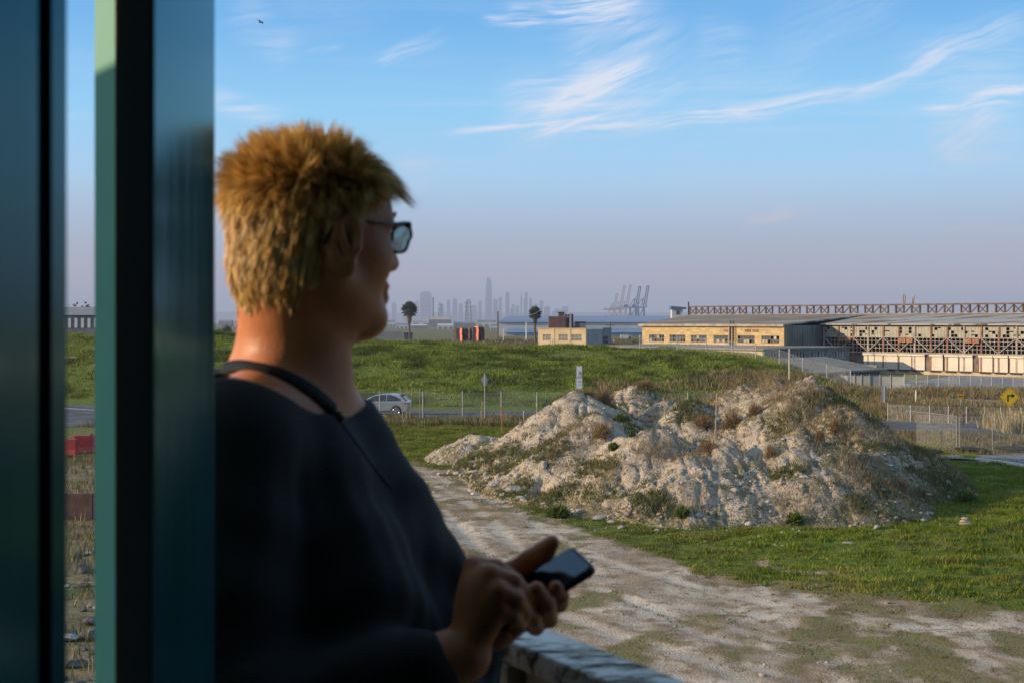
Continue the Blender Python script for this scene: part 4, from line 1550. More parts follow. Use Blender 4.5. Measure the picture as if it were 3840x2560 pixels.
MB().obox(p1, ax2, ay2, L2 * .67, L2 + 0.3, -0.15, 0.4, 0.4, h_ + 0.35).build('side_bay', mat('grey_dark_stucco', (0.24, 0.23, 0.21), 0.85, 0.1, 0.4), t)
o = MB().obox(p1, ax2, ay2, L2 * .68, L2 * .85, -0.3, -0.16, 0.9, 3.0).build('window', dark_m, t)
MB().obox(p1, ax2, ay2, L2 * .67, L2 * .86, -0.34, -0.30, 1.9, 2.05).build('frame', grey_w, o)
MB().prism([(p0.x, p0.y + 0.3), (p1.x, p1.y + 0.31), (p2.x, p2.y + 0.3), (p2.x - 3, p2.y + 8), (p0.x, p0.y + 12)], h_ - 0.35, h_ - 0.06).build('roof', far_g, t)

# palms
frond_m = attr_mat('palm_frond', 0.8, 0.2, 2.0, trans=0.15)


def palm(px, base_py, top, d, wpx, label, seed):
    x = (px - 1920) / F * d
    H = CAMZ + (1205 - top) / F * d
    wd = wpx / F * d * 0.5
    t = thing('palm_tree', label, 'palm', (x, d, 0))
    MB().tube([(x + 0.25, d, 0), (x, d, H * .4), (x, d, H * .8)], [0.42, 0.34, 0.30], 9).build('trunk', wood_pole, t)
    r = np.random.default_rng(seed)
    c = np.array([x, d, H - wd * 0.95])
    for dead in (0, 1):
        vs, cs, fs_ = [], [], []
        for k in range(120 if not dead else 120):
            az = r.uniform(0, 2 * np.pi)
            if not dead:
                e_ = r.uniform(-0.8, 1.5)
                st0 = c
                L_ = wd * r.uniform(0.95, 1.2)
            else:
                q_ = r.uniform(0, 1)
                e_ = r.uniform(-1.25, -0.75)
                st0 = c + np.array([0, 0, wd * (0.15 - 1.75 * q_)])
                L_ = wd * (0.80 - 0.50 * q_) * r.uniform(0.8, 1.1)
            dirv = np.array([math.cos(az) * math.cos(e_), math.sin(az) * math.cos(e_), math.sin(e_)])
            sd = np.cross(dirv, [0, 0, 1])
            sd /= np.linalg.norm(sd) + 1e-9
            upn = np.cross(sd, dirv)
            st = st0 + dirv * L_ * 0.45
            for q in np.linspace(-1, 1, 7):
                tipd = dirv * math.cos(q * 1.0) + sd * math.sin(q * 1.0)
                tip = st + tipd * L_ * 0.55 + np.array([0, 0, -0.10 * L_ * abs(q)])
                b = len(vs)
                s2 = np.cross(tipd, upn) * L_ * (0.11 if not dead else 0.07)
                vs += [st0 + dirv * L_ * 0.25, st - s2 + tipd * L_ * 0.2, tip, st + s2 + tipd * L_ * 0.2]
                col = np.array([(0.10, 0.11, 0.035), (0.15, 0.145, 0.055), (0.075, 0.085, 0.03)][r.integers(0, 3)]) if not dead else np.array([(0.30, 0.20, 0.105), (0.20, 0.13, 0.07), (0.14, 0.12, 0.05)][r.integers(0, 3)])
                cs += [col * r.uniform(0.8, 1.2)] * 4
                fs_.append((b, b + 1, b + 2, b + 3))
        o = mesh_obj('crown' if not dead else 'dead_frond_skirt', np.array(vs), fs_, frond_m, t)
        point_color(o, 'tint', np.array(cs, np.float32))


palm(1535, 1276, 1133, 475, 62, 'fan palm standing alone above the berm on the left', 3)
palm(2006, 1290, 1150, 400, 54, 'fan palm beside the cream building', 4)

# stacked plastic barriers
red_b = mat('barrier_orange', (0.85, 0.22, 0.11), 0.5, 0.12, 1.5, spec=0.4)
red_d = mat('barrier_dark_red', (0.22, 0.03, 0.03), 0.5, 0.3, 1.0)
blk_b = mat('barrier_black', (0.03, 0.03, 0.032), 0.6, 0.3, 1.0)
d = 440.0
for s_, (pa, pb, lab) in enumerate(((1698, 1757, 'left stack of orange and black road barriers on the plain'), (1760, 1818, 'right stack of orange and black road barriers on the plain'))):
    xa, xb = X_(pa), X_(pb)
    xa, xb = (pa - 1920) / F * d, (pb - 1920) / F * d
    t = thing('barrier_stack', lab, 'barriers', ((xa + xb) / 2, d, 0), 'barrier stacks on the plain')
    wcol = (xb - xa) / 4
    for k, mt in enumerate((blk_b, red_b, blk_b, red_d) if s_ == 0 else (blk_b, red_b, blk_b, red_d)):
        ww = wcol * (1.45 if mt is red_b else 0.85)
        q = xa + (xb - xa) * (0.13, 0.42, 0.70, 0.90)[k]
        zz_ = 0.0
        lay = 0
        H = CAMZ - (1226 - 1205) / F * d + rq.uniform(-0.2, 0.2)
        while zz_ < H - 0.3:
            j = rq.uniform(-0.12, 0.12)
            mb = MB()
            h1 = 0.62
            sk = 0.8 * ww * .5
            mb.hull8([(q - ww * .52 + j, d + sk, zz_), (q + ww * .52 + j, d - sk, zz_), (q + ww * .52 + j, d + 2, zz_), (q - ww * .52 + j, d + 2.2, zz_),
                      (q - ww * .42 + j, d + sk, zz_ + h1), (q + ww * .42 + j, d + .1 - sk, zz_ + h1), (q + ww * .42 + j, d + 1.9, zz_ + h1), (q - ww * .42 + j, d + 2.1, zz_ + h1)])
            mb.build('barrier', mt, t)
            zz_ += h1 + 0.015
            lay += 1

# poles on the plain
def pole(px, top, base_py, label, material, wpx=6, d=None, arm=False, group=None, z=0.0, name='utility_pole', cat='pole'):
    d = d or CAMZ * F / (base_py - 1205)
    x = (px - 1920) / F * d
    H = CAMZ + (1205 - top) / F * d
    r_ = wpx / F * d / 2
    t = thing(name, label, cat, (x, d, z), group)
    MB().tube([(x, d, z), (x, d, H)], [r_, r_ * .8], 8).build('shaft', material, t)
    if arm:
        MB().bar((x - r_ * 7, d, H - r_ * 5), (x + r_ * 7, d, H - r_ * 5), r_ * 1.0).build('cross_arm', material, t)
    else:
        MB().tube([(x, d, H), (x, d, H + r_)], [r_, r_ * .5], 8).build('cap', material, t)


pole(1867, 1170, 1280, 'brown wooden pole right of the barrier stacks', wood_pole, 6)
pole(2288, 1207, 1285, 'wooden pole with cross arm right of the cream building', wood_pole, 5, arm=True)
pole(1888, 1235, 1283, 'white post left of the palm and cream building', white_p, 4)
pole(1974, 1212, 1284, 'taller white post before the palm trunk', white_p, 6)
pole(2276, 1250, 1290, 'white post at the corner of the grey side wall', white_p, 5)
pole(2187, 1245, 1298, 'white post before the long grey side wall', white_p, 6)
pole(2062, 1275, 1312, 'left of two cream posts at the top of the berm', mat('pole_cream', (0.55, 0.47, 0.33), 0.8, 0.1, 1), 6, d=330)
pole(2070, 1275, 1312, 'right of two cream posts at the top of the berm', MATS['pole_cream'], 5, d=331)
pole(1768, 1240, 1270, 'thin white post near the barrier stacks', white_p, 3, d=520)
# dark log wall and skip on the plain at left
t = thing('concrete_barrier_row', 'long grey concrete wall panels on the plain left of the palm', 'wall', G(1460, 1272))
g0 = G(1395, 1272)
for k in range(6):
    o = MB().box(g0.x + k * 2.1, g0.x + k * 2.1 + 2.05, g0.y, g0.y + 0.8, 0, 3.2).build('panel', far_g, t)
t = thing('steel_skip', 'dark blue grey skip at the foot of the left palm', 'skip', G(1530, 1274))
g0 = G(1517, 1274)
g1 = G(1543, 1274)
MB().hull8([(g0.x, g0.y, 0), (g1.x, g0.y, 0), (g1.x, g0.y + 3, 0), (g0.x, g0.y + 3, 0), (g0.x - .4, g0.y - .3, 2.9), (g1.x + .4, g0.y - .3, 2.9), (g1.x + .4, g0.y + 3.3, 2.9), (g0.x - .4, g0.y + 3.3, 2.9)]).build('body', mat('skip_blue', (0.06, 0.075, 0.10), 0.6, 0.2, 1), t)
MB().box(g0.x - .5, g1.x + .5, g0.y - .45, g0.y - .32, 2.6, 2.9).build('rim', dark_m, t)
t = thing('parked_van', 'tiny white van parked left of the factory', 'van', G(2345, 1276))
g0 = G(2345, 1276)
MB().box(g0.x - 1.9, g0.x + 1.3, g0.y, g0.y + 1.9, 0.4, 2.2).build('body', far_w, t)
MB().box(g0.x + 1.31, g0.x + 2.3, g0.y + .02, g0.y + 1.88, 0.4, 1.3).build('bonnet', dark_m, t)
for q in (-1.2, 1.4):
    MB().tube([(g0.x + q, g0.y - .05, .38), (g0.x + q, g0.y + .2, .38)], .38, 12).build('wheel', blk_b, t)

# terrace of old barracks beyond the side gap at far left
d = 300.0
x0, x1 = (200 - 1920) / F * d, (420 - 1920) / F * d
t = thing('barracks', 'grey two storey building with pale window bays seen through the side gap', 'building', ((x0 + x1) / 2, d, 0))
hb = CAMZ + (1205 - 1182) / F * d
MB().box(x0, x1, d, d + 12, 0, hb).build('wall', mat('barracks_grey', (0.16, 0.15, 0.15), 0.9, 0.2, 0.5), t)
MB().hull8([(x0 - .5, d - .5, hb), (x1 + .5, d - .5, hb), (x1 + .5, d + 12.5, hb), (x0 - .5, d + 12.5, hb), (x0, d + 5, hb + 2), (x1, d + 5, hb + 2), (x1, d + 7, hb + 2), (x0, d + 7, hb + 2)]).build('roof', far_g, t)
for k in range(9):
    q = x0 + (x1 - x0) * (k + .5) / 9
    MB().box(q - .35, q + .35, d - .15, d - .03, hb - 3.0, hb - .7).build('window', far_w, t)
# ------------------------------------------------------------------ the derelict factory (facades run at 45 degrees to the view)
FO = Vector((46.9, 189.8, 0))
fa = Vector((0.70711, -0.70711, 0))      # along the facade, towards the right and nearer
fb = Vector((0.70711, 0.70711, 0))       # into the building


def FP(a, b, z):
    p = FO + fa * a + fb * b
    return Vector((p.x, p.y, z))


def fbox(mb, a0, a1, b0, b1, z0, z1):
    return mb.obox(FO, fa, fb, a0, a1, b0, b1, z0, z1)


def a_of(px, b=0.0):
    """position along the facade plane b seen at photo column px"""
    r_ = (px - 1920) / F
    ox, oy = FO.x + fb.x * b, FO.y + fb.y * b
    return (r_ * oy - ox) / (fa.x - r_ * fa.y)


def z_at(py, a, b):
    p = FO + fa * a + fb * b
    return CAMZ - (py - 1205) / F * p.y


siding = mat('ochre_siding', (0.54, 0.39, 0.19), 0.9, 0.22, 0.9, 0.02, 6, col2=(0.46, 0.33, 0.17), c2lo=0.52, c2hi=0.6, aniso=(1, 1, 3.5))
siding2 = mat('cream_siding', (0.60, 0.48, 0.30), 0.9, 0.15, 0.9, col2=(0.52, 0.37, 0.18), c2lo=0.5, c2hi=0.62, aniso=(1, 1, 3))
corr = mat('green_grey_sheet', (0.15, 0.155, 0.125), 0.8, 0.3, 0.5, 0.03, 5, col2=(0.21, 0.20, 0.17), aniso=(1, 1, 0.35))
roofm = bpy.data.materials.new('weathered_felt_roof')
roofm.use_nodes = True
n = NT(roofm.node_tree)
bs = roofm.node_tree.nodes['Principled BSDF']
geo = n.node('ShaderNodeNewGeometry')
mpn = n.node('ShaderNodeMapping')
n.link(geo.outputs['Position'], mpn.inputs[0])
mpn.inputs['Rotation'].default_value = (0, 0, R(45))
mpn.inputs['Scale'].default_value = (0.05, 0.35, 0.3)
f1 = n.noise(mpn.outputs[0], 2.2, 6, 0.65, 0.4)
c = n.mix(n.smooth(f1, 0.38, 0.52), (0.14, 0.108, 0.078), (0.28, 0.23, 0.175))
sp = n.sep(geo.outputs['Position'])
along = n.math('SUBTRACT', sp[0], sp[1])           # grows towards the right end, where the felt has bleached
f2 = n.math('ADD', f1, n.math('MULTIPLY', n.smooth(along, -165.0, -125.0), 0.14))
c = n.mix(n.smooth(f2, 0.55, 0.66), c, (0.40, 0.37, 0.33))
n.link(c, bs.inputs['Base Color'])
bs.inputs['Roughness'].default_value = 0.95
bs.inputs['Specular IOR Level'].default_value = 0.03
rust = mat('rusty_timber', (0.27, 0.15, 0.10), 0.9, 0.3, 1.2)
greyt = mat('bleached_timber', (0.36, 0.30, 0.25), 0.9, 0.25, 1.2)
trest = mat('trestle_timber', (0.155, 0.115, 0.09), 0.9, 0.3, 0.8)
mull = mat('steel_mullion', (0.42, 0.36, 0.30), 0.8, 0.2, 2)
pane_m = mat('frosted_pane', (0.30, 0.29, 0.21), 0.4, 0.2, 1.2, spec=0.5)
pane_d = mat('dark_pane', (0.05, 0.055, 0.06), 0.2, 0.3, 1.2, spec=0.6)
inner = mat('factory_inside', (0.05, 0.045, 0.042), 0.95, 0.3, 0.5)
doorm = mat('dock_door_cream', (0.68, 0.60, 0.47), 0.85, 0.07, 0.8)
concm = mat('dock_concrete', (0.50, 0.40, 0.26), 0.9, 0.2, 0.8)
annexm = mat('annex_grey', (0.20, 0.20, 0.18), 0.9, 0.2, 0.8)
slab = mat('flat_roof_grey', (0.24, 0.21, 0.18), 0.9, 0.2, 0.4)

fac = thing('factory', 'long derelict factory with ochre front block, broken window band and loading docks', 'factory', FO)
AL, AR = -26.5, 50.0
# roof sheets
zE, zR = 6.85, 8.65
rf = MB()
rf.hull8([FP(AL - .4, -10.7, zE), FP(0.15, -10.7, zE), FP(0.15, 14.8, zR - .18), FP(-36, 14.8, zR - .18),
          FP(AL - .4, -10.7, zE + .22), FP(0.15, -10.7, zE + .22), FP(0.15, 14.8, zR), FP(-36, 14.8, zR)])
rf.build('front_roof', roofm, fac)
MB().hull8([FP(0.16, -0.6, 6.95), FP(AR, -0.6, 6.95), FP(AR, 14.8, zR - .18), FP(0.16, 14.8, zR - .18),
            FP(0.16, -0.6, 7.15), FP(AR, -0.6, 7.15), FP(AR, 14.8, zR), FP(0.16, 14.8, zR)]).build('roof', roofm, fac)
MB().hull8([FP(-36, 14.81, zR - .3), FP(AR, 14.81, zR - .3), FP(AR, 40, 6.6), FP(-36, 40, 6.6), FP(-36, 14.81, zR), FP(AR, 14.81, zR), FP(AR, 40, 6.9), FP(-36, 40, 6.9)]).build('rear_roof', roofm, fac)
fbox(MB(), -36, AR, 39, 39.4, 0, 6.8).build('rear_wall', corr, fac)
fbox(MB(), AR - .4, AR - .01, 0, 39, 0, 6.9).build('end_wall', corr, fac)
MB().prism([FP(AL, -10.1, 0)[:2], FP(AL + .3, -10.1, 0)[:2], FP(-35, 38.9, 0)[:2], FP(-35.4, 38.9, 0)[:2]], 0, 6.7).build('side_wall', siding, fac)
# ochre front wall with six ribbon windows
zb, zt_ = 3.9, zE
win_px = [(2434, 2490), (2511, 2570), (2591, 2650), (2676, 2738), (2766, 2830), (2856, 2922)]
wins = [(a_of(p, -10.2), a_of(q, -10.2)) for p, q in win_px]
wz0, wz1 = 4.25, 5.42
wb = fbox(MB(), AL, 0, -10.2, -9.95, 0, wz0)
fbox(wb, AL, 0, -10.2, -9.95, wz1, zt_)
e = [AL] + [q for ab in wins for q in ab] + [0.0]
for k in range(0, len(e), 2):
    fbox(wb, e[k], e[k + 1], -10.2, -9.95, wz0, wz1)
wb.build('front_wall', siding, fac)
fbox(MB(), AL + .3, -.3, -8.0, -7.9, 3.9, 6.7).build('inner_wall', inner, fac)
rw = random.Random(4)
for a0, a1 in wins:
    f_ = MB()
    for k in range(7):
        q = a0 + (a1 - a0) * k / 6
        fbox(f_, q - .04, q + .04, -10.16, -10.06, wz0, wz1)
    for z in (wz0 + .04, (wz0 + wz1) / 2, wz1 - .04):
        fbox(f_, a0, a1, -10.17, -10.07, z - .04, z + .04)
    wo = f_.build('window', mat('window_bar_dull', (0.20, 0.17, 0.14), 0.8, 0.2, 2), fac)
    for k in range(6):
        for j in range(2):
            if rw.random() < 0.78:
                q0 = a0 + (a1 - a0) * k / 6
                z0_ = wz0 + (wz1 - wz0) * j / 2
                fbox(MB(), q0 + .04, q0 + (a1 - a0) / 6 - .04, -10.13, -10.10, z0_ + .04, z0_ + (wz1 - wz0) / 2 - .04).build('pane', pane_m if rw.random() < 0.15 else pane_d, wo)
ft = fbox(MB(), AL - .4, 0.2, -10.75, -10.6, zE - .12, zE + .25)
ft.build('fascia', greyt, fac)
# ladder cage, pipe and vents on the front wall
al = a_of(2748, -10.3)
ld = MB()
for s_ in (-.3, .3):
    ld.bar(FP(al + s_, -10.5, 3.9), FP(al + s_, -10.5, 7.6), 0.12)
for k in range(11):
    ld.bar(FP(al - .3, -10.5, 4.1 + k * .32), FP(al + .3, -10.5, 4.1 + k * .32), 0.06)
ld.build('ladder', dark_m, fac)
fbox(MB(), al - .75, al - .55, -10.45, -10.21, 3.9, 7.0).build('drain_pipe', greyt, fac)
for px, py in ((2804, 1237), (2832, 1238), (2724, 1236)):
    q = a_of(px, -10.3)
    fbox(MB(), q - .55, q + .45, -10.3, -10.21, 5.95, 6.3).build('vent', rust, fac)
# shaded side wall of the front block
cw = fbox(MB(), 0.0, 0.2, -9.94, -0.02, 0, 6.9)
cw.build('end_wall', corr, fac)
for k in range(14):
    q = -9.8 + k * .7
    fbox(MB(), 0.21, 0.28, q, q + .06, 3.9, 6.85).build('sheet_rib', corr, fac)
# main facade: posts, pane band, girt, open grid with braces, dock doors
zP0, zP1 = 5.25, 6.95
zL0 = 3.1
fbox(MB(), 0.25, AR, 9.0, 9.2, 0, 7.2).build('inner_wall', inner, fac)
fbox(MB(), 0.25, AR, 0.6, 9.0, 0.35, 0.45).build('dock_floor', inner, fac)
bays = []
a = 0.5
while a < AR - 2:
    bays.append((a, a + 2.45))
    a += 2.45
for k, (a0, a1) in enumerate(bays):
    fbox(MB(), a0 - .13, a0 + .13, -0.14, 0.12, 0.45, 7.0).build('post', rust if k % 3 else greyt, fac)
    g_ = MB()
    for j in range(1, 5):
        q = a0 + (a1 - a0) * j / 5
        fbox(g_, q - .025, q + .025, -0.03, 0.03, zP0, zP1)
    for j in range(0, 4):
        z = zP0 + (zP1 - zP0) * j / 3.5
        fbox(g_, a0 + .13, a1 - .13, -0.04, 0.04, z - .03, z + .03)
    wo = g_.build('window', mull, fac)
    for i in range(5):
        for j in range(3):
            broken = rw.random() < (0.16 if k < 10 else 0.34)
            if broken:
                continue
            q0 = a0 + (a1 - a0) * i / 5
            z0_ = zP0 + (zP1 - zP0) * j / 3.5
            da = (a1 - a0) / 5
            dz = (zP1 - zP0) / 3.5
            fbox(MB(), max(q0 + .03, a0 + .14), min(q0 + da - .03, a1 - .14), 0.005, 0.02, z0_ + .03, z0_ + dz - .03 - (0.18 if rw.random() < .12 else 0)).build('pane', pane_m, wo)
    # lower grid
    lg = MB()
    for j in range(1, 4):
        q = a0 + (a1 - a0) * j / 4
        fbox(lg, q - .03, q + .03, -0.05, 0.02, zL0, zP0 - .1)
    for j in range(1, 4):
        z = zL0 + (zP0 - zL0) * j / 4
        fbox(lg, a0 + .13, a1 - .13, -0.06, 0.0, z - .03, z + .03)
    lg.build('glazing_grid', mull, fac)
    up_ = k % 2 == 0
    MB().bar(FP(a0 + .1, -0.2, zP0 - .15 if up_ else zL0 + .1), FP(a1 - .1, -0.2, zL0 + .1 if up_ else zP0 - .15), 0.14, 0.12).build('brace', greyt, fac)
    if k % 4 == 1:
        for s_ in (0.1, 1.15):
            o = fbox(MB(), a0 + s_ + .2, a0 + s_ + 1.1, -0.45, -0.22, zP0 - .75, zP0 - .18).build('fan_box', mat('fan_box_rust', (0.40, 0.17, 0.08), 0.8, 0.2, 1.5), fac)
            fbox(MB(), a0 + s_ + .4, a0 + s_ + .9, -0.47, -0.455, zP0 - .62, zP0 - .3).build('louver', rust, o)
    if k % 2 == 0 and k < len(bays) - 1:
        fbox(MB(), a0 + .13, min(a0 + 4.9, AR), -0.12, -0.07, zP0 - .11, zP0 + .05).build('girt', greyt, fac)
fbox(MB(), 0.3, AR, -0.2, 0.55, zL0 - .22, zL0 - .02).build('dock_lintel', greyt, fac)
fbox(MB(), 0.3, AR, -0.35, 0.58, 0.0, 0.46).build('dock_plinth', concm, fac)
for px in (3262, 3300, 3345, 3396, 3446, 3513, 3570, 3624, 3698, 3755, 3815, 3890, 3945, 4000, 4080):
    q = a_of(px)
    o = fbox(MB(), q - .93, q + .93, -0.12, -0.03, 0.62, 2.72).build('dock_door', doorm, fac)
    fbox(MB(), q - 1.0, q + 1.0, -0.34, -0.125, 2.6, 2.86).build('shutter_box', doorm, o)
    fbox(MB(), q - .75, q + .75, -0.6, -0.355, 0.42, 0.60).build('dock_leveller', dark_m, o)
    fbox(MB(), q - 1.07, q - 0.99, -0.1, 0.05, 0.46, 2.85).build('jamb', rust, o)
pz = MB()
fbox(pz, 0.3, AR, 0.06, 0.12, 0.46, zL0 - .23)
pz.build('dock_wall', mat('dock_wall_brown', (0.20, 0.15, 0.12), 0.9, 0.3, 1.0), fac)
# roof trestle (skeleton of the old monitor)
NB = 64
for k in range(NB + 1):
    aa = -35.6 + k * (AR + 35.6) / NB
    MB().bar(FP(aa, 14.6, zR - .1), FP(aa, 14.6, 9.98), 0.24 if k % 3 else 0.4, 0.24).build('trestle_post', trest, fac)
    if k < NB:
        a2 = aa + (AR + 35.6) / NB
        if k % 4 in (0, 2, 3) or k < 6:
            x_ = MB().bar(FP(aa + .15, 14.6, zR + .12), FP(a2 - .15, 14.6, 9.85), 0.14)
            if k % 4 != 3:
                x_.bar(FP(aa + .15, 14.5, 9.85), FP(a2 - .15, 14.5, zR + .12), 0.14)
            x_.build('trestle_brace', trest, fac)
for q0 in range(4):
    l0 = -35.6 + q0 * (AR + 35.6) / 4
    l1 = l0 + (AR + 35.6) / 4 - .02
    fbox(MB(), l0, l1, 14.2, 15.0, 9.98, 10.22).build('trestle_plate', trest, fac)
    fbox(MB(), l0, l1, 14.35, 14.85, zR + .01, zR + .12).build('trestle_sill', greyt, fac)
# things on the roof
for px, h1 in ((3386, 1.6), (3392, 1.3), (3420, 1.1), (3425, 1.3)):
    q = a_of(px, 14.6)
    MB().bar(FP(q, 14.6, 10.2), FP(q + .15, 14.6, 10.2 + h1), 0.16).build('vent_pipe', greyt, fac)
q = a_of(2582, 14.6)
MB().bar(FP(q, 14.6, 8.6), FP(q, 14.6, 11.0), 0.2).build('lamp_post', dark_m, fac)

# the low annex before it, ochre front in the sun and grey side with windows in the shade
an = thing('factory_annex', 'low flat roofed annex with shaded window side before the factory', 'building', FP(8.5, -28.5, 0))
A0, A1, B0, B1 = -23.0, 8.5, -28.5, -10.3
fbox(MB(), A0 - .3, A1 + .4, B0 - .4, B1, 3.72, 3.95).build('roof', slab, an)
fbox(MB(), 0.45, A1 + .4, B1 + .01, -6.6, 3.72, 3.95).build('rear_roof', slab, an)
w1 = [(a_of(p, B0), a_of(q_, B0)) for p, q_ in ((2508, 2565), (2592, 2652), (2680, 2712))]
wb = fbox(MB(), A0, A1 - .02, B0, B0 + .25, 0, 1.9)
fbox(wb, A0, A1 - .02, B0, B0 + .25, 3.0, 3.71)
e = [A0] + [q for ab in w1 for q in ab] + [A1 - .02]
for k in range(0, len(e), 2):
    fbox(wb, e[k], e[k + 1], B0, B0 + .25, 1.9, 3.0)
wb.build('front_wall', siding2, an)
for a0, a1 in w1:
    m_ = MB()
    for k in range(6):
        q = a0 + (a1 - a0) * k / 5
        fbox(m_, q - .04, q + .04, B0 + .05, B0 + .13, 1.9, 3.0)
    fbox(m_, a0, a1, B0 + .04, B0 + .12, 2.42, 2.5)
    wo = m_.build('window', mull, an)
    for k in range(5):
        q = a0 + (a1 - a0) * k / 5
        fbox(MB(), q + .05, q + (a1 - a0) / 5 - .05, B0 + .15, B0 + .18, 1.92, 2.98).build('pane', pane_d, wo)
fbox(MB(), a_of(2755, B0), a_of(2802, B0), B0 - .08, B0 - .01, 2.2, 3.3).build('white_board', mat('white_board', (0.72, 0.70, 0.63), 0.7, 0.05, 1), an)
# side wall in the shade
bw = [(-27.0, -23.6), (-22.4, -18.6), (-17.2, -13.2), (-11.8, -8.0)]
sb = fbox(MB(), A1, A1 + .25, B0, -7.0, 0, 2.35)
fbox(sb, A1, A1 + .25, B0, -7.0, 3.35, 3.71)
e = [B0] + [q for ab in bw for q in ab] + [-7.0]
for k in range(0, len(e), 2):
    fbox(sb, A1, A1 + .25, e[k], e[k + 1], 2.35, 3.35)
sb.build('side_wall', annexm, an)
for b0, b1 in bw:
    m_ = MB()
    for k in range(6):
        q = b0 + (b1 - b0) * k / 5
        fbox(m_, A1 + .08, A1 + .22, q - .07, q + .07, 2.35, 3.35)
    fbox(m_, A1 + .2, A1 + .3, b0 - .1, b1 + .1, 2.25, 2.36)
    wo = m_.build('window', mat('grey_frame', (0.36, 0.37, 0.36), 0.7, 0.1, 2), an)
    for k in range(5):
        q = b0 + (b1 - b0) * k / 5
        fbox(MB(), A1 + .05, A1 + .08, q + .08, q + (b1 - b0) / 5 - .08, 2.4, 3.3).build('pane', pane_d if rw.random() < .5 else mat('blue_pane', (0.20, 0.23, 0.26), 0.2, 0.2, 1, spec=0.6), wo)

# low shed at the corner of the yard
K = G(3300, 1440)
sh = thing('low_shed', 'low grey shed with sloping roof at the corner of the factory yard', 'shed', K)
oa, ob = -fb, -fa                     # along the shaded wall to the left, and back into the shed


def sbox(mb, x0, x1, y0, y1, z0, z1):
    return mb.obox(K, oa, ob, x0, x1, y0, y1, z0, z1)


sbox(MB(), 0, 19, 0, 0.25, 0, 1.72).build('front_wall', mat('shed_grey', (0.17, 0.175, 0.165), 0.9, 0.2, 0.8), sh)
sbox(MB(), -0.02, 0.23, 0.26, 7.5, 0, 2.3).build('gable_wall', annexm, sh)
sbox(MB(), 18.8, 19, 0.26, 7.5, 0, 2.3).build('gable_wall', annexm, sh)
q = lambda x, y, z: K + oa * x + ob * y + Vector((0, 0, z))
MB().hull8([q(-.6, -.7, 1.66), q(19.4, -.7, 1.66), q(19.4, 7.8, 2.95), q(-.6, 7.8, 2.95), q(-.6, -.7, 1.86), q(19.4, -.7, 1.86), q(19.4, 7.8, 3.15), q(-.6, 7.8, 3.15)]).build('roof', mat('shed_roof', (0.26, 0.225, 0.175), 0.9, 0.2, 0.4), sh)
for x in (4.0, 9.0, 14.0):
    sbox(MB(), x, x + .5, -.12, -.01, 0, 1.6).build('pier', annexm, sh)
for x in (2.2, 6.5):
    o = sbox(MB(), x, x + .5, -.05, -.01, .7, 1.25).build('window', pane_d, sh)
    sbox(MB(), x - .06, x + .56, -.09, -.055, .62, .7).build('sill', annexm, o)
# white cabin beyond the ridge of the roof
t = thing('roof_cabin', 'white hut with slanted roof behind the left end of the factory roof', 'hut', P(2530, 1200, 320))
d = 320.0
hz0 = CAMZ + (1205 - 1200) / F * d
X_ = lambda px: (px - 1920) / F * d
Z_ = lambda py: CAMZ + (1205 - py) / F * d
MB().box(X_(2520), X_(2560), d, d + 3, 0, Z_(1160)).build('wall', far_w, t)
MB().hull8([(X_(2514), d - .5, Z_(1160)), (X_(2572), d - .5, Z_(1160)), (X_(2572), d + 3.5, Z_(1160)), (X_(2514), d + 3.5, Z_(1160)),
            (X_(2516), d - .5, Z_(1148)), (X_(2574), d - .5, Z_(1153)), (X_(2574), d + 3.5, Z_(1153)), (X_(2516), d + 3.5, Z_(1148))]).build('roof', far_b, t)
MB().box(X_(2536), X_(2548), d - .06, d - .01, Z_(1180), Z_(1166)).build('window', pane_d, t)
# ------------------------------------------------------------------ fences
galv = mat('galvanised', (0.34, 0.345, 0.35), 0.6, 0.12, 5, metal=0.3)
wire_m = bpy.data.materials.new('chain_link_wire')
wire_m.use_nodes = True
n = NT(wire_m.node_tree)
bs = wire_m.node_tree.nodes['Principled BSDF']
bs.inputs['Base Color'].default_value = (0.36, 0.37, 0.38, 1)
bs.inputs['Roughness'].default_value = 0.5
bs.inputs['Metallic'].default_value = 0.4
geo = n.node('ShaderNodeNewGeometry')
sp = n.sep(geo.outputs['Position'])
s1 = n.math('ADD', n.math('ADD', sp[0], sp[1]), sp[2])
s2 = n.math('SUBTRACT', n.math('ADD', sp[0], sp[1]), sp[2])
fr1 = n.math('FRACT', n.math('MULTIPLY', s1, 14.0))
fr2 = n.math('FRACT', n.math('MULTIPLY', s2, 14.0))
al_ = n.math('MAXIMUM', n.math('LESS_THAN', fr1, 0.065), n.math('LESS_THAN', fr2, 0.065))
n.link(al_, bs.inputs['Alpha'])


def fence(name, label, pts, hgt, post_r=0.035, rail=True, wire=True, spacing=None, zfn=None, group=None, tint=None):
    """posts at the given plan points, wire between; every post its own part"""
    zf = zfn or (lambda x, y: 0.0)
    t = thing(name, label, 'fence', (pts[0][0], pts[0][1], zf(*pts[0])), group)
    mb = MB()
    rl = MB()
    for k, (x, y) in enumerate(pts):
        z = zf(x, y)
        MB().tube([(x, y, z - 0.1), (x, y, z + hgt + 0.08)], post_r, 7).build('post', tint or galv, t)
        if k:
            px_, py_ = pts[k - 1]
            zp = zf(px_, py_)
            mb.quad((px_, py_, zp + 0.03), (x, y, z + 0.03), (x, y, z + hgt), (px_, py_, zp + hgt))
            rl.tube([(px_, py_, zp + hgt), (x, y, z + hgt)], 0.008, 4)
    if wire:
        mb.build('wire_mesh', wire_m, t)
    if rail:
        rl.build('top_wire', galv, t)
    return t


def at_px(px, d):
    return ((px - 1920) / F * d, d)


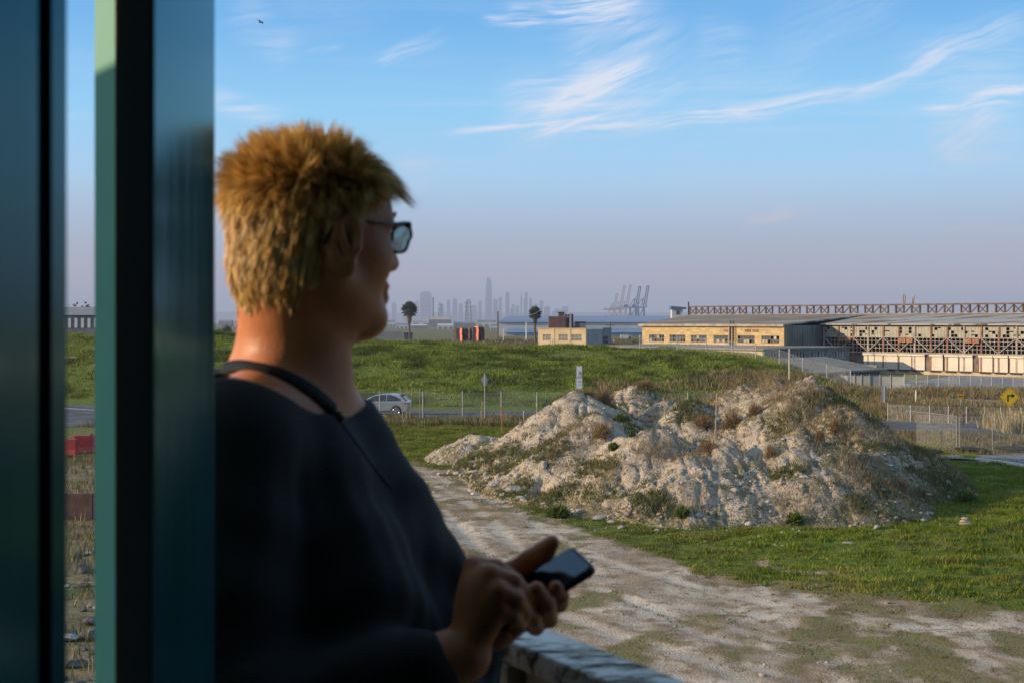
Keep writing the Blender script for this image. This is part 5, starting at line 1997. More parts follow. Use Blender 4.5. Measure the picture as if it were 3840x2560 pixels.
fence('wire_fence', 'chain link fence along the road behind the mound', [at_px(px, 96.0 - 0.0015 * (px - 1400)) for px in
      (390, 540, 690, 838, 985, 1130, 1277, 1424, 1586, 1735, 1880, 2014, 2155, 2300, 2440, 2580, 2720)], 2.08, 0.045)
fence('wire_fence', 'chain link fence climbing the right flank of the green berm', [at_px(px, d) for px, d in
      ((2400, 152), (2540, 150), (2648, 148), (2744, 146), (2834, 143), (2923, 138), (3010, 134), (3100, 130), (3190, 128))], 1.8, 0.06, zfn=lambda x, y: float(terr(x, y)))
fence('wire_fence', 'fence posts standing before the waste ground at right', [at_px(px, d) for px, d in
      ((3330, 95), (3415, 93.5), (3487, 92.6), (3557, 92), (3625, 91.6), (3692, 91.4), (3753, 91.0), (3830, 90.8), (3910, 90.5))], 1.22, 0.045)
fence('yard_fence', 'long pale chain link fence along the factory yard', [at_px(px, d) for px, d in
      ((3392, 136), (3438, 135), (3480, 134), (3520, 133.4), (3560, 132.8), (3600, 132), (3640, 131.4), (3680, 130.7), (3720, 130), (3760, 129.4), (3800, 128.8), (3842, 128), (3890, 127.4), (3940, 126.6))], 1.75, 0.05)
scrim = mat('pale_fence_scrim', (0.24, 0.25, 0.24), 0.9, 0.12, 0.5)
t = fence('scrim_fence', 'fence hung with pale fabric curving behind the mound to the yard', [at_px(px, d) for px, d in
          ((3105, 142), (3130, 141), (3155, 140), (3180, 139.4), (3205, 139), (3230, 138.6), (3260, 138.2), (3300, 138), (3340, 137.4), (3391, 136.2))], 1.6, 0.045, wire=False)
mb = MB()
qs = [at_px(px, d) for px, d in ((3105, 142.1), (3180, 139.5), (3230, 138.7), (3260, 138.3), (3300, 138.1), (3340, 137.5), (3391, 136.3))]
for (xa, ya), (xb, yb2) in zip(qs[:-1], qs[1:]):
    mb.quad((xa, ya, 0.15), (xb, yb2, 0.15), (xb, yb2, 1.5), (xa, ya, 1.5))
mb.build('fabric', scrim, t)
# tall gate frame of the near fence at right
galv2 = mat('galvanised_dull', (0.24, 0.245, 0.25), 0.7, 0.12, 5, metal=0.2)
gt = fence('gate_fence', 'tall galvanised fence with a gate frame right of the mound', [at_px(px, d) for px, d in ((3440, 73.5), (3588, 71.5), (3600, 71.4), (3722, 71.0), (3860, 70.4), (4000, 70))], 2.05, 0.03, tint=galv2)
MB().tube([(*at_px(3400, 74.2), 2.22), (*at_px(3588, 71.5), 2.1)], 0.025, 7).build('gate_rail', galv2, gt)

# ------------------------------------------------------------------ silver car behind the fence
car_paint = mat('silver_paint', (0.44, 0.44, 0.45), 0.28, 0.03, 2, metal=0.6, coat=0.5)
car_glass = mat('car_glass', (0.02, 0.022, 0.025), 0.08, 0.1, 2, spec=0.6)
car_wind = mat('car_windscreen', (0.16, 0.20, 0.20), 0.06, 0.1, 2, spec=0.9)
tyre_m = mat('tyre_rubber', (0.02, 0.02, 0.02), 0.85, 0.2, 5)
rim_m = mat('alloy_rim', (0.45, 0.45, 0.46), 0.3, 0.1, 5, metal=0.8)
trim_m = mat('car_trim', (0.03, 0.03, 0.032), 0.6, 0.1, 4)
tail_m = mat('tail_lamp', (0.30, 0.015, 0.015), 0.2, 0.1, 4)
head_m = mat('head_lamp', (0.6, 0.62, 0.64), 0.1, 0.05, 4)


def car(loc, rz, label):
    t = thing('parked_car', label, 'car', loc, rz=rz)
    W = 0.93

    def arch(cx, r_, n_=10):
        return [(cx + r_ * math.cos(a), 0.36 + r_ * math.sin(a)) for a in np.linspace(math.pi, 0, n_)]

    def part(name, mb, m_, bevel=0.0, parent=t, smooth=False):
        me = bpy.data.meshes.new(name)
        me.from_pydata([tuple(v_) for v_ in mb.v], [], mb.f)
        me.materials.append(m_)
        o = bpy.data.objects.new(name, me)
        COL.objects.link(o)
        o.parent = parent
        if bevel:
            b = o.modifiers.new('bevel', 'BEVEL')
            b.width = bevel
            b.segments = 3
            b.limit_method = 'ANGLE'
            b.angle_limit = R(35)
        if smooth:
            for p_ in me.polygons:
                p_.use_smooth = True
        return o
    lo = [(0.05, 0.30), (0.45, 0.28)] + arch(0.95, 0.42) + [(3.32, 0.27)] + arch(3.78, 0.42) + [(4.62, 0.27), (4.78, 0.42), (4.80, 0.62), (4.72, 0.84), (4.45, 0.98), (3.80, 1.10), (0.10, 1.13), (0.0, 1.02), (-0.02, 0.62)]
    lo = [(x - 2.4, z) for x, z in lo]
    b = MB().extrude([(x, -W, z) for x, z in lo], (0, 2 * W, 0))
    part('body', b, car_paint, 0.07)
    up = [(0.16, 1.12), (0.28, 1.22), (0.55, 1.50), (0.72, 1.60), (1.5, 1.70), (2.35, 1.67), (2.92, 1.52), (3.72, 1.10)]
    n_ = len(up)
    mb = MB()
    for s_ in (-1, 1):
        for x, z in up:
            ww = W - 0.03 - (z - 1.1) * 0.30
            mb.v.append((x - 2.4, s_ * ww, z))
    mb.f.append(tuple(range(n_)))
    mb.f.append(tuple(range(n_, 2 * n_))[::-1])
    for k in range(n_):
        j = (k + 1) % n_
        mb.f.append((k, n_ + k, n_ + j, j))
    part('cabin', mb, car_paint, 0.05)

    def side(poly, s_, off=0.012):
        return [(x - 2.4, s_ * (W - 0.03 - (z - 1.1) * 0.30 + off), z) for x, z in poly]
    for s_ in (-1, 1):
        for poly in ([(1.78, 1.13), (3.42, 1.13), (2.86, 1.49), (2.32, 1.61), (1.78, 1.63)], [(0.62, 1.16), (1.72, 1.13), (1.72, 1.63), (1.42, 1.62), (0.98, 1.50), (0.52, 1.24)]):
            mb = MB()
            v_ = side(poly, s_)
            mb.v = v_
            mb.f = [tuple(range(len(v_)))] if s_ < 0 else [tuple(range(len(v_)))[::-1]]
            part('side_window', mb, car_glass)
        part('mirror', MB().box(0.88, 1.08, s_ * (W + 0.02) - 0.09, s_ * (W + 0.02) + 0.09, 1.10, 1.24), car_paint, 0.03)
        part('sill', MB().box(-1.0, 0.95, s_ * W - 0.02, s_ * W + 0.02, 0.28, 0.38), trim_m)
        for hx_ in (-0.55, 0.62):
            part('door_handle', MB().box(hx_, hx_ + 0.2, s_ * (W + 0.015) - 0.015, s_ * (W + 0.015) + 0.015, 0.96, 1.0), rim_m)
        part('headlight', MB().hull8([(1.95, s_ * .55 - .16, .76), (2.36, s_ * .55 - .16, .70), (2.36, s_ * .55 + .16, .70), (1.95, s_ * .55 + .30 * s_ + .05, .78), (1.95, s_ * .55 - .16, .90), (2.30, s_ * .55 - .16, .82), (2.30, s_ * .55 + .16, .82), (1.95, s_ * .55 + .30 * s_ + .05, .90)]), head_m)
        part('tail_light', MB().box(-2.44, -2.12, s_ * .80 - .15, s_ * .80 + .15, .90, 1.03), tail_m, 0.02)
        for hx_ in (-1.45, 1.38):
            y0_ = s_ * (W - 0.12)
            wl = thing('wheel', None, None, (hx_, y0_, 0.36))
            wl.parent = t
            part('tyre', MB().tube([(0, -0.12, 0), (0, -0.10, 0), (0, 0.10, 0), (0, 0.12, 0)], [0.31, 0.36, 0.36, 0.31], 24), tyre_m, parent=wl, smooth=True)
            rm = MB().tube([(0, s_ * 0.10, 0), (0, s_ * 0.125, 0)], [0.26, 0.25], 20)
            part('rim_dark', rm, trim_m, parent=wl)
            spk = MB()
            for k in range(5):
                a = k * 2 * math.pi / 5 + 0.3
                spk.bar((0, s_ * 0.135, 0), (math.cos(a) * 0.24, s_ * 0.135, math.sin(a) * 0.24), 0.075, 0.03, up=(0, 1, 0))
            spk.tube([(math.cos(a) * 0.25, s_ * 0.13, math.sin(a) * 0.25) for a in np.linspace(0, 2 * math.pi, 21)], 0.018, 6, False)
            part('rim', spk, rim_m, parent=wl)
    q = lambda x, z, yy: (x - 2.4, yy, z)
    ws = MB()
    ws.quad(q(2.98, 1.52, -.68), q(3.74, 1.115, -.80), q(3.74, 1.115, .80), q(2.98, 1.52, .68))
    part('windscreen', ws, car_wind)
    rwn = MB().quad(q(0.20, 1.20, -.72), q(0.58, 1.55, -.66), q(0.58, 1.55, .66), q(0.20, 1.20, .72))
    rwn.v = [(x - .02, y, z + .02) for x, y, z in rwn.v]
    part('rear_window', rwn, car_glass)
    part('spoiler', MB().box(-1.95, -1.55, -.62, .62, 1.585, 1.62), trim_m, 0.01)
    part('grille', MB().box(2.37, 2.415, -.35, .35, .36, .74), trim_m)
    return t


cp = P(1452, 1560, 100.6)
car((cp.x - 0.55, 100.8, 0.035), math.pi - 0.10, 'silver crossover car driving left behind the wire fence')

# ------------------------------------------------------------------ road signs
sign_back = mat('sign_back_aluminium', (0.38, 0.38, 0.37), 0.45, 0.08, 3, metal=0.4)
sign_wht = mat('sign_white', (0.74, 0.72, 0.66), 0.5, 0.04, 2)
sign_yel = mat('sign_yellow', (0.78, 0.48, 0.012), 0.5, 0.04, 2)
sign_blk = mat('sign_black', (0.02, 0.02, 0.02), 0.6, 0.05, 2)
sign_red = mat('sign_faded_red', (0.42, 0.20, 0.17), 0.6, 0.05, 2)


def sign_post(px, d, zb_, zt2, t, r_=0.03, material=galv):
    x = (px - 1920) / F * d
    MB().tube([(x, d, zb_), (x, d, zt2)], r_, 7).build('post', material, t)


def zpx(py, d):
    return CAMZ - (py - 1205) / F * d


# back of a diamond sign by the road
d = 94.0
x = (1818 - 1920) / F * d
t = thing('diamond_sign', 'bare back of a diamond road sign behind the wire fence', 'sign', (x, d, 0))
sign_post(1818, d - 0.06, 0, zpx(1398, d), t, 0.04)
hw, cz_ = 0.30, zpx(1424, d)
hz_ = 0.52
MB().extrude([(x - hw, d, cz_), (x, d, cz_ - hz_), (x + hw, d, cz_), (x, d, cz_ + hz_)], (0, 0.02, 0)).build('plate', sign_back, t)
# white regulatory pair on the crest
d = 86.0
x = (2172 - 1920) / F * d
t = thing('speed_sign', 'pair of white regulatory sign plates behind the left crest of the mound', 'sign', (x, d, 0))
sign_post(2172, d + 0.05, 0, zpx(1376, d), t, 0.035)
zA, zB, zC = zpx(1371, d), zpx(1415.5, d), zpx(1457, d)
for k, (z1, z0_, hw) in enumerate(((zA, zB + .012, 0.215), (zB - .012, zC, 0.235))):
    pl = MB().box(x - hw, x + hw, d - .012, d + .012, z0_, z1).build('plate', sign_wht, t)
    bd = MB()
    e_ = .02
    for a, b, c_, d_ in ((x - hw + e_, x + hw - e_, z1 - e_ - .012, z1 - e_), (x - hw + e_, x + hw - e_, z0_ + e_, z0_ + e_ + .012),
                         (x - hw + e_, x - hw + e_ + .012, z0_ + e_ + .012, z1 - e_ - .012), (x + hw - e_ - .012, x + hw - e_, z0_ + e_ + .012, z1 - e_ - .012)):
        bd.box(a, b, d - .017, d - .0125, c_, d_)
    bd.build('border', sign_blk, pl)
# print: only blurred dark lines and two figures can be made out, built as short strokes
pr = MB()


def stroke(px0, py0, px1, py1, wd=0.028):
    pr.bar(((px0 - 1920) / F * d, d - .020, zpx(py0, d)), ((px1 - 1920) / F * d, d - .020, zpx(py1, d)), 0.006, wd, up=(0, 0, 1))


for a in [(2170, 1389.5, 2177, 1389.5)]:
    stroke(*a)
for a in [(2169, 1395, 2180, 1395), (2169, 1399, 2179, 1399)]:
    stroke(*a, 0.03)
for a in [(2168, 1405, 2172, 1405), (2172, 1397, 2172, 1401), (2176, 1403, 2179, 1403), (2179, 1399.5, 2179, 1405), (2168, 1410, 2172, 1410), (2176, 1409, 2180, 1409)]:
    stroke(*a, 0.035)
pr.build('print', mat('sign_print_grey', (0.10, 0.09, 0.09), 0.6, 0.05, 2), t)
pr = MB()
for a in [(2167, 1427, 2178, 1427), (2168, 1431, 2179, 1431)]:
    stroke(*a, 0.045)
pr.build('faded_print', mat('sign_print_faded', (0.45, 0.38, 0.33), 0.6, 0.05, 2), t)
pr = MB()
stroke(2166.5, 1441.5, 2171, 1441.5, .04)
stroke(2176, 1441.5, 2178.5, 1441.5, .04)
pr.build('print', MATS['sign_print_grey'], t)
# double plates seen from behind at right
d = 108.0
x = (3314 - 1920) / F * d
t = thing('plate_sign', 'two grey sign plates seen from behind right of the mound', 'sign', (x, d, 0))
sign_post(3317, d - .06, 0, zpx(1448, d), t, 0.05)
MB().box(x - .19, x + .19, d, d + .02, zpx(1474, d), zpx(1446, d)).build('plate', sign_back, t)
MB().box(x - .25, x + .25, d, d + .02, zpx(1505, d), zpx(1475.5, d)).build('plate', sign_back, t)
MB().tube([(x - 1.0, d, zpx(1521, d)), (x + .15, d, zpx(1527, d))], .04, 6).build('side_bar', sign_wht, t)
# yellow diamond with a right turn arrow
d = 88.0
x = (3787 - 1920) / F * d
t = thing('warning_sign', 'yellow diamond warning sign with a black right turn arrow', 'sign', (x, d, 0))
sign_post(3788, d + .06, 0, zpx(1452, d), t, 0.04)
cz_, hd = zpx(1488, d), 0.71
pl = MB().extrude([(x - hd, d, cz_), (x, d, cz_ - hd), (x + hd, d, cz_), (x, d, cz_ + hd)], (0, 0.02, 0)).build('plate', sign_yel, t)
h1, h2 = hd - .05, hd - .075
bd = MB()
cs4 = [(-1, 0), (0, -1), (1, 0), (0, 1)]
for k in range(4):
    (ax_, az_), (bx_, bz_) = cs4[k], cs4[(k + 1) % 4]
    bd.quad((x + ax_ * h1, d - .003, cz_ + az_ * h1), (x + bx_ * h1, d - .003, cz_ + bz_ * h1), (x + bx_ * h2, d - .003, cz_ + bz_ * h2), (x + ax_ * h2, d - .003, cz_ + az_ * h2))
bd.build('border', sign_blk, pl)
ar = MB()
ar.box(x - .19, x - .09, d - .006, d - .002, cz_ - .30, cz_ + .16)
ar.box(x - .089, x + .12, d - .006, d - .002, cz_ + .06, cz_ + .16)
ar.extrude([(x + .121, d - .006, cz_ - .06), (x + .36, d - .006, cz_ + .11), (x + .121, d - .006, cz_ + .28)], (0, .004, 0))
ar.build('arrow', sign_blk, pl)
# two way arrow plate
d = 99.0
x = (3603 - 1920) / F * d
t = thing('arrow_sign', 'small orange yellow plate with a double headed black arrow on a tall post', 'sign', (x, d, 0))
sign_post(3603, d + .06, 0, zpx(1478, d), t, 0.035)
cz_ = zpx(1485, d)
pl = MB().box(x - .23, x + .23, d, d + .02, cz_ - .17, cz_ + .17).build('plate', mat('sign_amber', (0.62, 0.31, 0.015), 0.5, 0.04, 2), t)
ar = MB().box(x - .08, x + .08, d - .006, d - .002, cz_ - .028, cz_ + .028)
for s_ in (-1, 1):
    ar.extrude([(x + s_ * .081, d - .006, cz_ - .09), (x + s_ * .20, d - .006, cz_), (x + s_ * .081, d - .006, cz_ + .09)][::s_], (0, .004, 0))
ar.build('arrow', sign_blk, pl)
# faded white plate and pale notice on the yard fence
d = 134.5
x = (3404 - 1920) / F * d
t = thing('fence_notice', 'pale notice board hanging on the factory yard fence', 'notice', (x, d, zpx(1460, d)))
MB().box(x - .36, x + .36, d, d + .02, zpx(1459, d), zpx(1438, d)).build('board', mat('notice_pale', (0.55, 0.60, 0.52), 0.7, 0.05, 2), t)
for s_ in (-.3, .3):
    MB().box(x + s_ - .02, x + s_ + .02, d + .021, d + .06, zpx(1458, d), zpx(1439, d)).build('batten', galv, t)

# ------------------------------------------------------------------ water filled barriers, hydrant, stakes, posts
red_w = mat('barrier_red', (0.50, 0.06, 0.045), 0.5, 0.15, 2)


def water_barrier(p, ang, L, H, label, material, group=None):
    t = thing('water_barrier', label, 'barrier', p, group)
    ax_ = Vector((math.cos(ang), math.sin(ang), 0))
    ay_ = Vector((-ax_.y, ax_.x, 0))
    prof = [(-.30, 0), (.30, 0), (.30, .12), (.16, .40), (.12, H), (-.12, H), (-.16, .40), (-.30, .12)]
    poly = [p + ay_ * y + Vector((0, 0, z)) for y, z in prof]
    MB().extrude([q - ax_ * L / 2 for q in poly], ax_ * L).build('body', material, t, bevel=0.03)
    for s_ in (-.28, .05, .33):
        c0 = p + ax_ * L * s_
        MB().obox(c0, ax_, ay_, -.12, .12, -.36, -.20, .0, .12).build('fork_slot', blk_b, t)
    MB().obox(p, ax_, ay_, -.06, .06, -.06, .06, H, H + .05).build('filler_cap', blk_b, t)
    for s_ in (-1, 1):
        MB().obox(p + ax_ * L * .5 * s_, ax_, ay_, -.05 * (1 if s_ > 0 else 1), .05, -.06, .06, .25, H - .15).build('hinge', material, t)


p = G(3740, 1583)
water_barrier(Vector((p.x - .3, p.y, 0.03)), 0.2, 0.95, 0.50, 'orange red plastic barrier beside the hydrant at right', mat('barrier_orange_red', (0.60, 0.13, 0.10), 0.5, 0.1, 2))
water_barrier(Vector((p.x + .75, p.y + .5, 0.03)), 0.2, 0.9, 0.48, 'darker red barrier behind the orange one near the hydrant', red_d)
p = G(345, 1700)
water_barrier(Vector((p.x - .1, p.y + .2, 0.0)), 0.30, 1.9, 1.05, 'dull red plastic barrier seen through the side gap', red_w)
p = G(228, 1712)
water_barrier(Vector((p.x, p.y, 0.0)), 0.1, 1.7, 1.0, 'second dull red barrier half hidden at the edge of the side gap', red_w)
# white hydrant
p = G(3780, 1590)
t = thing('fire_hydrant', 'white fire hydrant beside the red barrier', 'hydrant', p)
MB().tube([p, p + Vector((0, 0, .08)), p + Vector((0, 0, .081)), p + Vector((0, 0, .42))], [.16, .16, .10, .10], 12).build('barrel', sign_wht, t)
MB().tube([p + Vector((0, 0, .42)), p + Vector((0, 0, .45)), p + Vector((0, 0, .55)), p + Vector((0, 0, .60))], [.135, .135, .10, .03], 12).build('bonnet', sign_wht, t)
for s_ in (-1, 1):
    MB().tube([p + Vector((s_ * .08, 0, .32)), p + Vector((s_ * .2, 0, .32))], [.06, .065], 10).build('nozzle', sign_wht, t)
# concrete jersey blocks on the berm seen through the gap
for k, (px, py, lab) in enumerate(((262, 1372, 'left cream concrete block on the grass seen through the side gap'), (330, 1366, 'right cream concrete block on the grass seen through the side gap'))):
    d = 138.0
    x = (px - 1920) / F * d
    zz_ = float(terr(x, d))
    z1 = zpx(1337, d)
    zz_ = min(zz_, z1 - .8)
    t = thing('concrete_block', lab, 'block', (x, d, zz_))
    MB().hull8([(x - .75, d, zz_ - .3), (x + .75, d, zz_ - .3), (x + .75, d + .9, zz_ - .3), (x - .75, d + .9, zz_ - .3), (x - .7, d + .1, z1), (x + .7, d + .1, z1), (x + .7, d + .8, z1), (x - .7, d + .8, z1)]).build('body', mat('block_cream', (0.50, 0.45, 0.32), 0.9, 0.15, 1.5), t, bevel=.03)
    MB().box(x - .2, x + .2, d + .3, d + .6, z1, z1 + .06).build('lifting_recess', far_g, t)

stake_m = mat('stake_wood', (0.50, 0.36, 0.20), 0.9, 0.2, 6)
orange_m = mat('stake_orange', (0.55, 0.20, 0.08), 0.8, 0.15, 6)


def stake(px0, py0, px1, py1, d, label, material=stake_m, wpx=6, group=None):
    """post from its foot (px0, py0) to its tip; the foot is let into the surface"""
    a = P(px0, py0, d)
    a.z = float(surf_z(a.x, a.y)) - 0.1
    b = P(px1, py1, d)
    t = thing('wooden_stake', label, 'stake', a, group)
    w_ = wpx / F * d
    o = MB().bar(a, b, w_, w_ * .6).build('shaft', material, t)
    e_ = (b - a).normalized()
    MB().bar(b, b + e_ * w_ * 1.2, w_ * .98, w_ * .58).build('tip', material if material is not galv else sign_wht, t)


stake(2498, 1568, 2488, 1498, 63, 'pale wooden stake leaning on the mound left of the russet bushes')
stake(2680, 1600, 2688, 1480, 60, 'tall pale wooden stake before the russet bush on the mound')
stake(2552, 1520, 2548, 1492, 63, 'short dark stake on the pale back crest of the mound', wood_pole)
stake(2700, 1640, 2684, 1560, 56, 'thin reddish stake on the front slope of the mound', rust, 4)
stake(1882, 1622, 1880, 1535, 84, 'orange marker stake behind the small gravel heap', orange_m, 6)
stake(1800, 1542, 1807, 1514, 93, 'short cream stake near the diamond sign post', stake_m, 8)
stake(1963, 1568, 1963, 1545, 90, 'short pale stake right of the orange marker', sign_wht, 5)
for k, (px0, py0, px1, py1) in enumerate(((1512, 1560, 1500, 1458), (1523, 1560, 1526, 1458), (1535, 1560, 1545, 1457), (1573, 1560, 1573, 1462))):
    stake(px0, py0, px1, py1, 94.5, ('leftmost slanted lath at the rear of the silver car', 'upright lath just behind the silver car', 'lath leaning right behind the silver car', 'lone lath left of the second fence post')[k], stake_m, 4)
stake(3532, 1690, 3532, 1600, 73, 'dark marker post with white top right of the mound', dark_m, 5)
t = bpy.data.objects['wooden_stake']
pole(2960, 1310, 1440, 'tall pale post standing behind the highest crest of the mound', mat('pole_pale', (0.52, 0.44, 0.34), 0.8, 0.12, 1), 7, d=80)
pole(3435, 1465, 1540, 'leaning white marker in the russet weeds at right', sign_wht, 6, d=112, name='marker_post')
pole(3467, 1500, 1528, 'short white marker in the russet weeds at right', sign_wht, 7, d=113, name='marker_post')
pole(3690, 1588, 1592, 'low dark drain hood on the road at right', dark_m, 22, d=91.5, name='drain_hood', cat='drain')
# pampas clump and dark hose line at right
X = RNG.uniform(33, 37.5, 500)
Y = RNG.uniform(83.5, 88.5, 500)
o = blades('pampas_grass', X, Y, X * 0, np.full(500, 1.25), 0.045, pick(RNG, 500, [(0.42, 0.33, 0.18), (0.50, 0.42, 0.26), (0.30, 0.24, 0.10)]), 4, 0.4, 0.15, None, drym, 2, 44)
tag(o, 'tall straw coloured pampas clump below the yellow diamond sign', 'grass')
tb = MB().tube([(*at_px(3610, 90), zpx(1553, 90)), (*at_px(3720, 89), zpx(1554, 89)), (*at_px(3850, 88), zpx(1553, 88)), (*at_px(4000, 87), zpx(1552, 87))], 0.03, 6)
t = thing('guard_cable', 'dark cable strung low across the waste ground at right', 'cable', (*at_px(3610, 90), 0))
tb.build('cable', dark_m, t)
for px, d in ((3612, 90), (3850, 88)):
    MB().tube([(*at_px(px, d), 0), (*at_px(px, d), zpx(1551, d))], .05, 7).build('post', dark_m, t)
# earth bank and black sheeting by the path
for k, (px, py, wp, lab) in enumerate(((3480, 1706, 120, 'dark earth ridge along the gravel path nearest the mound'), (3640, 1700, 140, 'dark earth ridge along the gravel path in the middle'), (3800, 1698, 150, 'dark earth ridge along the gravel path at the picture edge'))):
    g0 = G(px, py)
    o, _ = rock(px, py, wp, lab, mat('dark_earth', (0.05, 0.05, 0.045), 0.95, 0.3, 4, 0.03, 12), None, 0.16, 'earth_ridge', at_=g0)
    o['category'] = 'earth'
# rough stone heaps outside the side gap
rk = random.Random(21)
rock_k = mat('rock_dark', (0.12, 0.105, 0.09), 0.9, 0.4, 5, 0.02, 20)
for k in range(34):
    px, py = rk.uniform(225, 390), rk.uniform(1990, 2590)
    rock(px, py, rk.choice((28, 34, 42, 50, 64, 95)), 'dark broken rock in the heap seen through the side gap', rock_k if k % 5 else rock_m, 'rocks seen through the side gap', rk.uniform(.45, .9))
t = thing('rusty_plate_wall', 'low rusty brown wall seen through the side gap', 'wall', G(300, 1960))
g0 = G(300, 1950)
for k in range(4):
    MB().box(g0.x - 4 + k * 1.5, g0.x - 4 + k * 1.5 + 1.46, g0.y, g0.y + .2, -.1, 1.0).build('panel', mat('rust_plate', (0.13, 0.075, 0.06), 0.9, 0.3, 2), t)
# the bird
c = P(978, 85, 75)
t = thing('bird', 'tiny dark gull gliding in the upper left of the sky', 'bird', c)
bb = MB().tube([c + Vector((-.14, 0, -.03)), c + Vector((-.06, 0, 0)), c + Vector((.06, 0, .015)), c + Vector((.13, 0, .0))], [.008, .035, .03, .006], 8)
bm_ = mat('bird_grey', (0.10, 0.09, 0.09), 0.8, 0.2, 20)
bb.build('body', bm_, t, True)
for s_ in (-1, 1):
    wv = [c + Vector((.05, 0, .02)), c + Vector((-.05, 0, .02)), c + Vector((-.07 + .06 * s_, s_ * .18, .09)), c + Vector((.03 + .06 * s_, s_ * .20, .10)), c + Vector((-.10 + .10 * s_, s_ * .38, .0)), c + Vector((-.04 + .10 * s_, s_ * .38, .005))]
    MB_ = MB()
    MB_.v = [tuple(q) for q in wv]
    MB_.f = [(0, 1, 2, 3), (3, 2, 4, 5)]
    MB_.build('wing', bm_, t)
# ------------------------------------------------------------------ the building the picture is taken from
FLOOR = 6.05
teal_d = bpy.data.materials.new('teal_gloss_dark')
teal_d.use_nodes = True
n = NT(teal_d.node_tree)
teal_d.node_tree.nodes.remove(teal_d.node_tree.nodes['Principled BSDF'])
tcd = n.node('ShaderNodeTexCoord')
df_ = n.node('ShaderNodeBsdfDiffuse')
n.link(n.mix(n.smooth(n.noise(tcd.outputs['Object'], 6, 5, 0.6), 0.3, 0.7), (0.010, 0.070, 0.072), (0.014, 0.090, 0.090)), df_.inputs[0])
gs_ = n.node('ShaderNodeBsdfGlossy')
gs_.inputs['Color'].default_value = (0.42, 0.72, 0.80, 1)
mpd = n.node('ShaderNodeMapping')
n.link(tcd.outputs['Object'], mpd.inputs[0])
mpd.inputs['Scale'].default_value = (30, 30, 1.5)
n.link(n.ramp(n.noise(mpd.outputs[0], 2.0, 5, 0.65), [(0.3, 0.13), (0.7, 0.24)]), gs_.inputs['Roughness'])
frs = n.node('ShaderNodeFresnel')
frs.inputs[0].default_value = 1.45
mxd = n.node('ShaderNodeMixShader')
n.link(frs.outputs[0], mxd.inputs[0])
n.link(df_.outputs[0], mxd.inputs[1])
n.link(gs_.outputs[0], mxd.inputs[2])
n.link(mxd.outputs[0], teal_d.node_tree.nodes['Material Output'].inputs[0])
teal_l = mat('teal_paint', (0.20, 0.48, 0.34), 0.55, 0.08, 3, spec=0.35)
teal_x = mat('door_edge_dark', (0.008, 0.016, 0.016), 0.7, 0.2, 3, spec=0.15)
gask = mat('rubber_gasket', (0.004, 0.004, 0.004), 0.9, 0.1, 3, spec=0.1)
room = mat('room_paint', (0.06, 0.065, 0.06), 0.8, 0.15, 1)
plank = mat('deck_plank', (0.10, 0.085, 0.07), 0.85, 0.25, 2, aniso=(0.3, 3, 1))

TOPZ = 8.55
t = tag(MB().box(-0.34, 2.6, -3.0, 1.45, TOPZ, TOPZ + 0.2).build('ceiling', room), kind='structure')
t = tag(MB().box(-0.34, 2.6, -3.2, -3.0, FLOOR, TOPZ).build('wall_back', room), kind='structure')
t = tag(MB().box(2.6, 2.8, -3.2, 1.16, 0, TOPZ + .2).build('wall_right', room), kind='structure')
t = tag(MB().box(-0.36, -0.28, -3.0, 0.40, FLOOR, TOPZ).build('wall_left', room), kind='structure')
t = tag(MB().box(-0.5, 2.59, -3.2, 1.10, 0, FLOOR - .12).build('wall_lower', room), kind='structure')
# floor boards of the landing, one by one
fl = tag(bpy.data.objects.new('floor', None), kind='structure')
COL.objects.link(fl)
fl.location = (0, 0, FLOOR)
for k in range(22):
    y0 = -3.0 + k * 0.235
    x1 = 2.58 if y0 < 0.2 else max(0.15, 2.2 - (y0 - 0.2) * 1.05)
    MB().box(-0.62, x1, y0, y0 + 0.228, FLOOR - 0.06, FLOOR).build('plank', plank, fl)

# glazed side leaf at the left edge: dark glossy teal stile with a gasket groove
t = thing('side_door_leaf', 'dark glossy teal door leaf with a black gasket groove at the left edge', 'door', (-0.30, 0.6, FLOOR))
XL = -0.2776


def yr(px):
    return XL / ((px - 1920) / F)


MB().box(XL - .045, XL, 0.41, yr(142), FLOOR + .01, TOPZ - .01).build('panel', teal_d, t)
MB().box(XL - .045, XL - .012, yr(142), yr(195), FLOOR + .01, TOPZ - .01).build('gasket', gask, t)
MB().box(XL - .045, XL, yr(195), yr(250), FLOOR + .01, TOPZ - .01).build('stile', teal_d, t)
# door post between the side gap and the opening where the person stands
t = thing('door_post', 'thick teal door post with glossy jamb hiding the back of the person', 'door frame', (-0.28, 1.0, FLOOR))
n1, f1 = (-0.2855 * 0.90, 0.90), (-0.2376 * 1.15, 1.15)
MB().prism([(-0.3154 * 0.90, 0.90), (-0.2855 * 0.90 - .002, 0.90), (f1[0] - .002, f1[1] - .002), (-0.334, 1.148)], FLOOR + .01, TOPZ - .01).build('core', teal_x, t)
MB().prism([(n1[0] - .0018, n1[1] + .001), (n1[0], n1[1]), f1, (f1[0] - .0018, f1[1])], FLOOR + .01, TOPZ - .01).build('jamb', teal_d, t)
MB().prism([(-0.3335 * 1.165, 1.165), (-0.3154 * 1.155, 1.155), (-0.30, 1.155), (-0.30, 1.24), (-0.40, 1.24)], FLOOR + .01, TOPZ - .01).build('outer_trim', teal_l, t)
MB().box(-0.3155 * 1.152, -0.310 * 1.152, 1.146, 1.1535, FLOOR + .01, TOPZ).build('weather_strip', mat('rubber_brown', (0.05, 0.03, 0.018), 0.9, 0.1, 3), t)
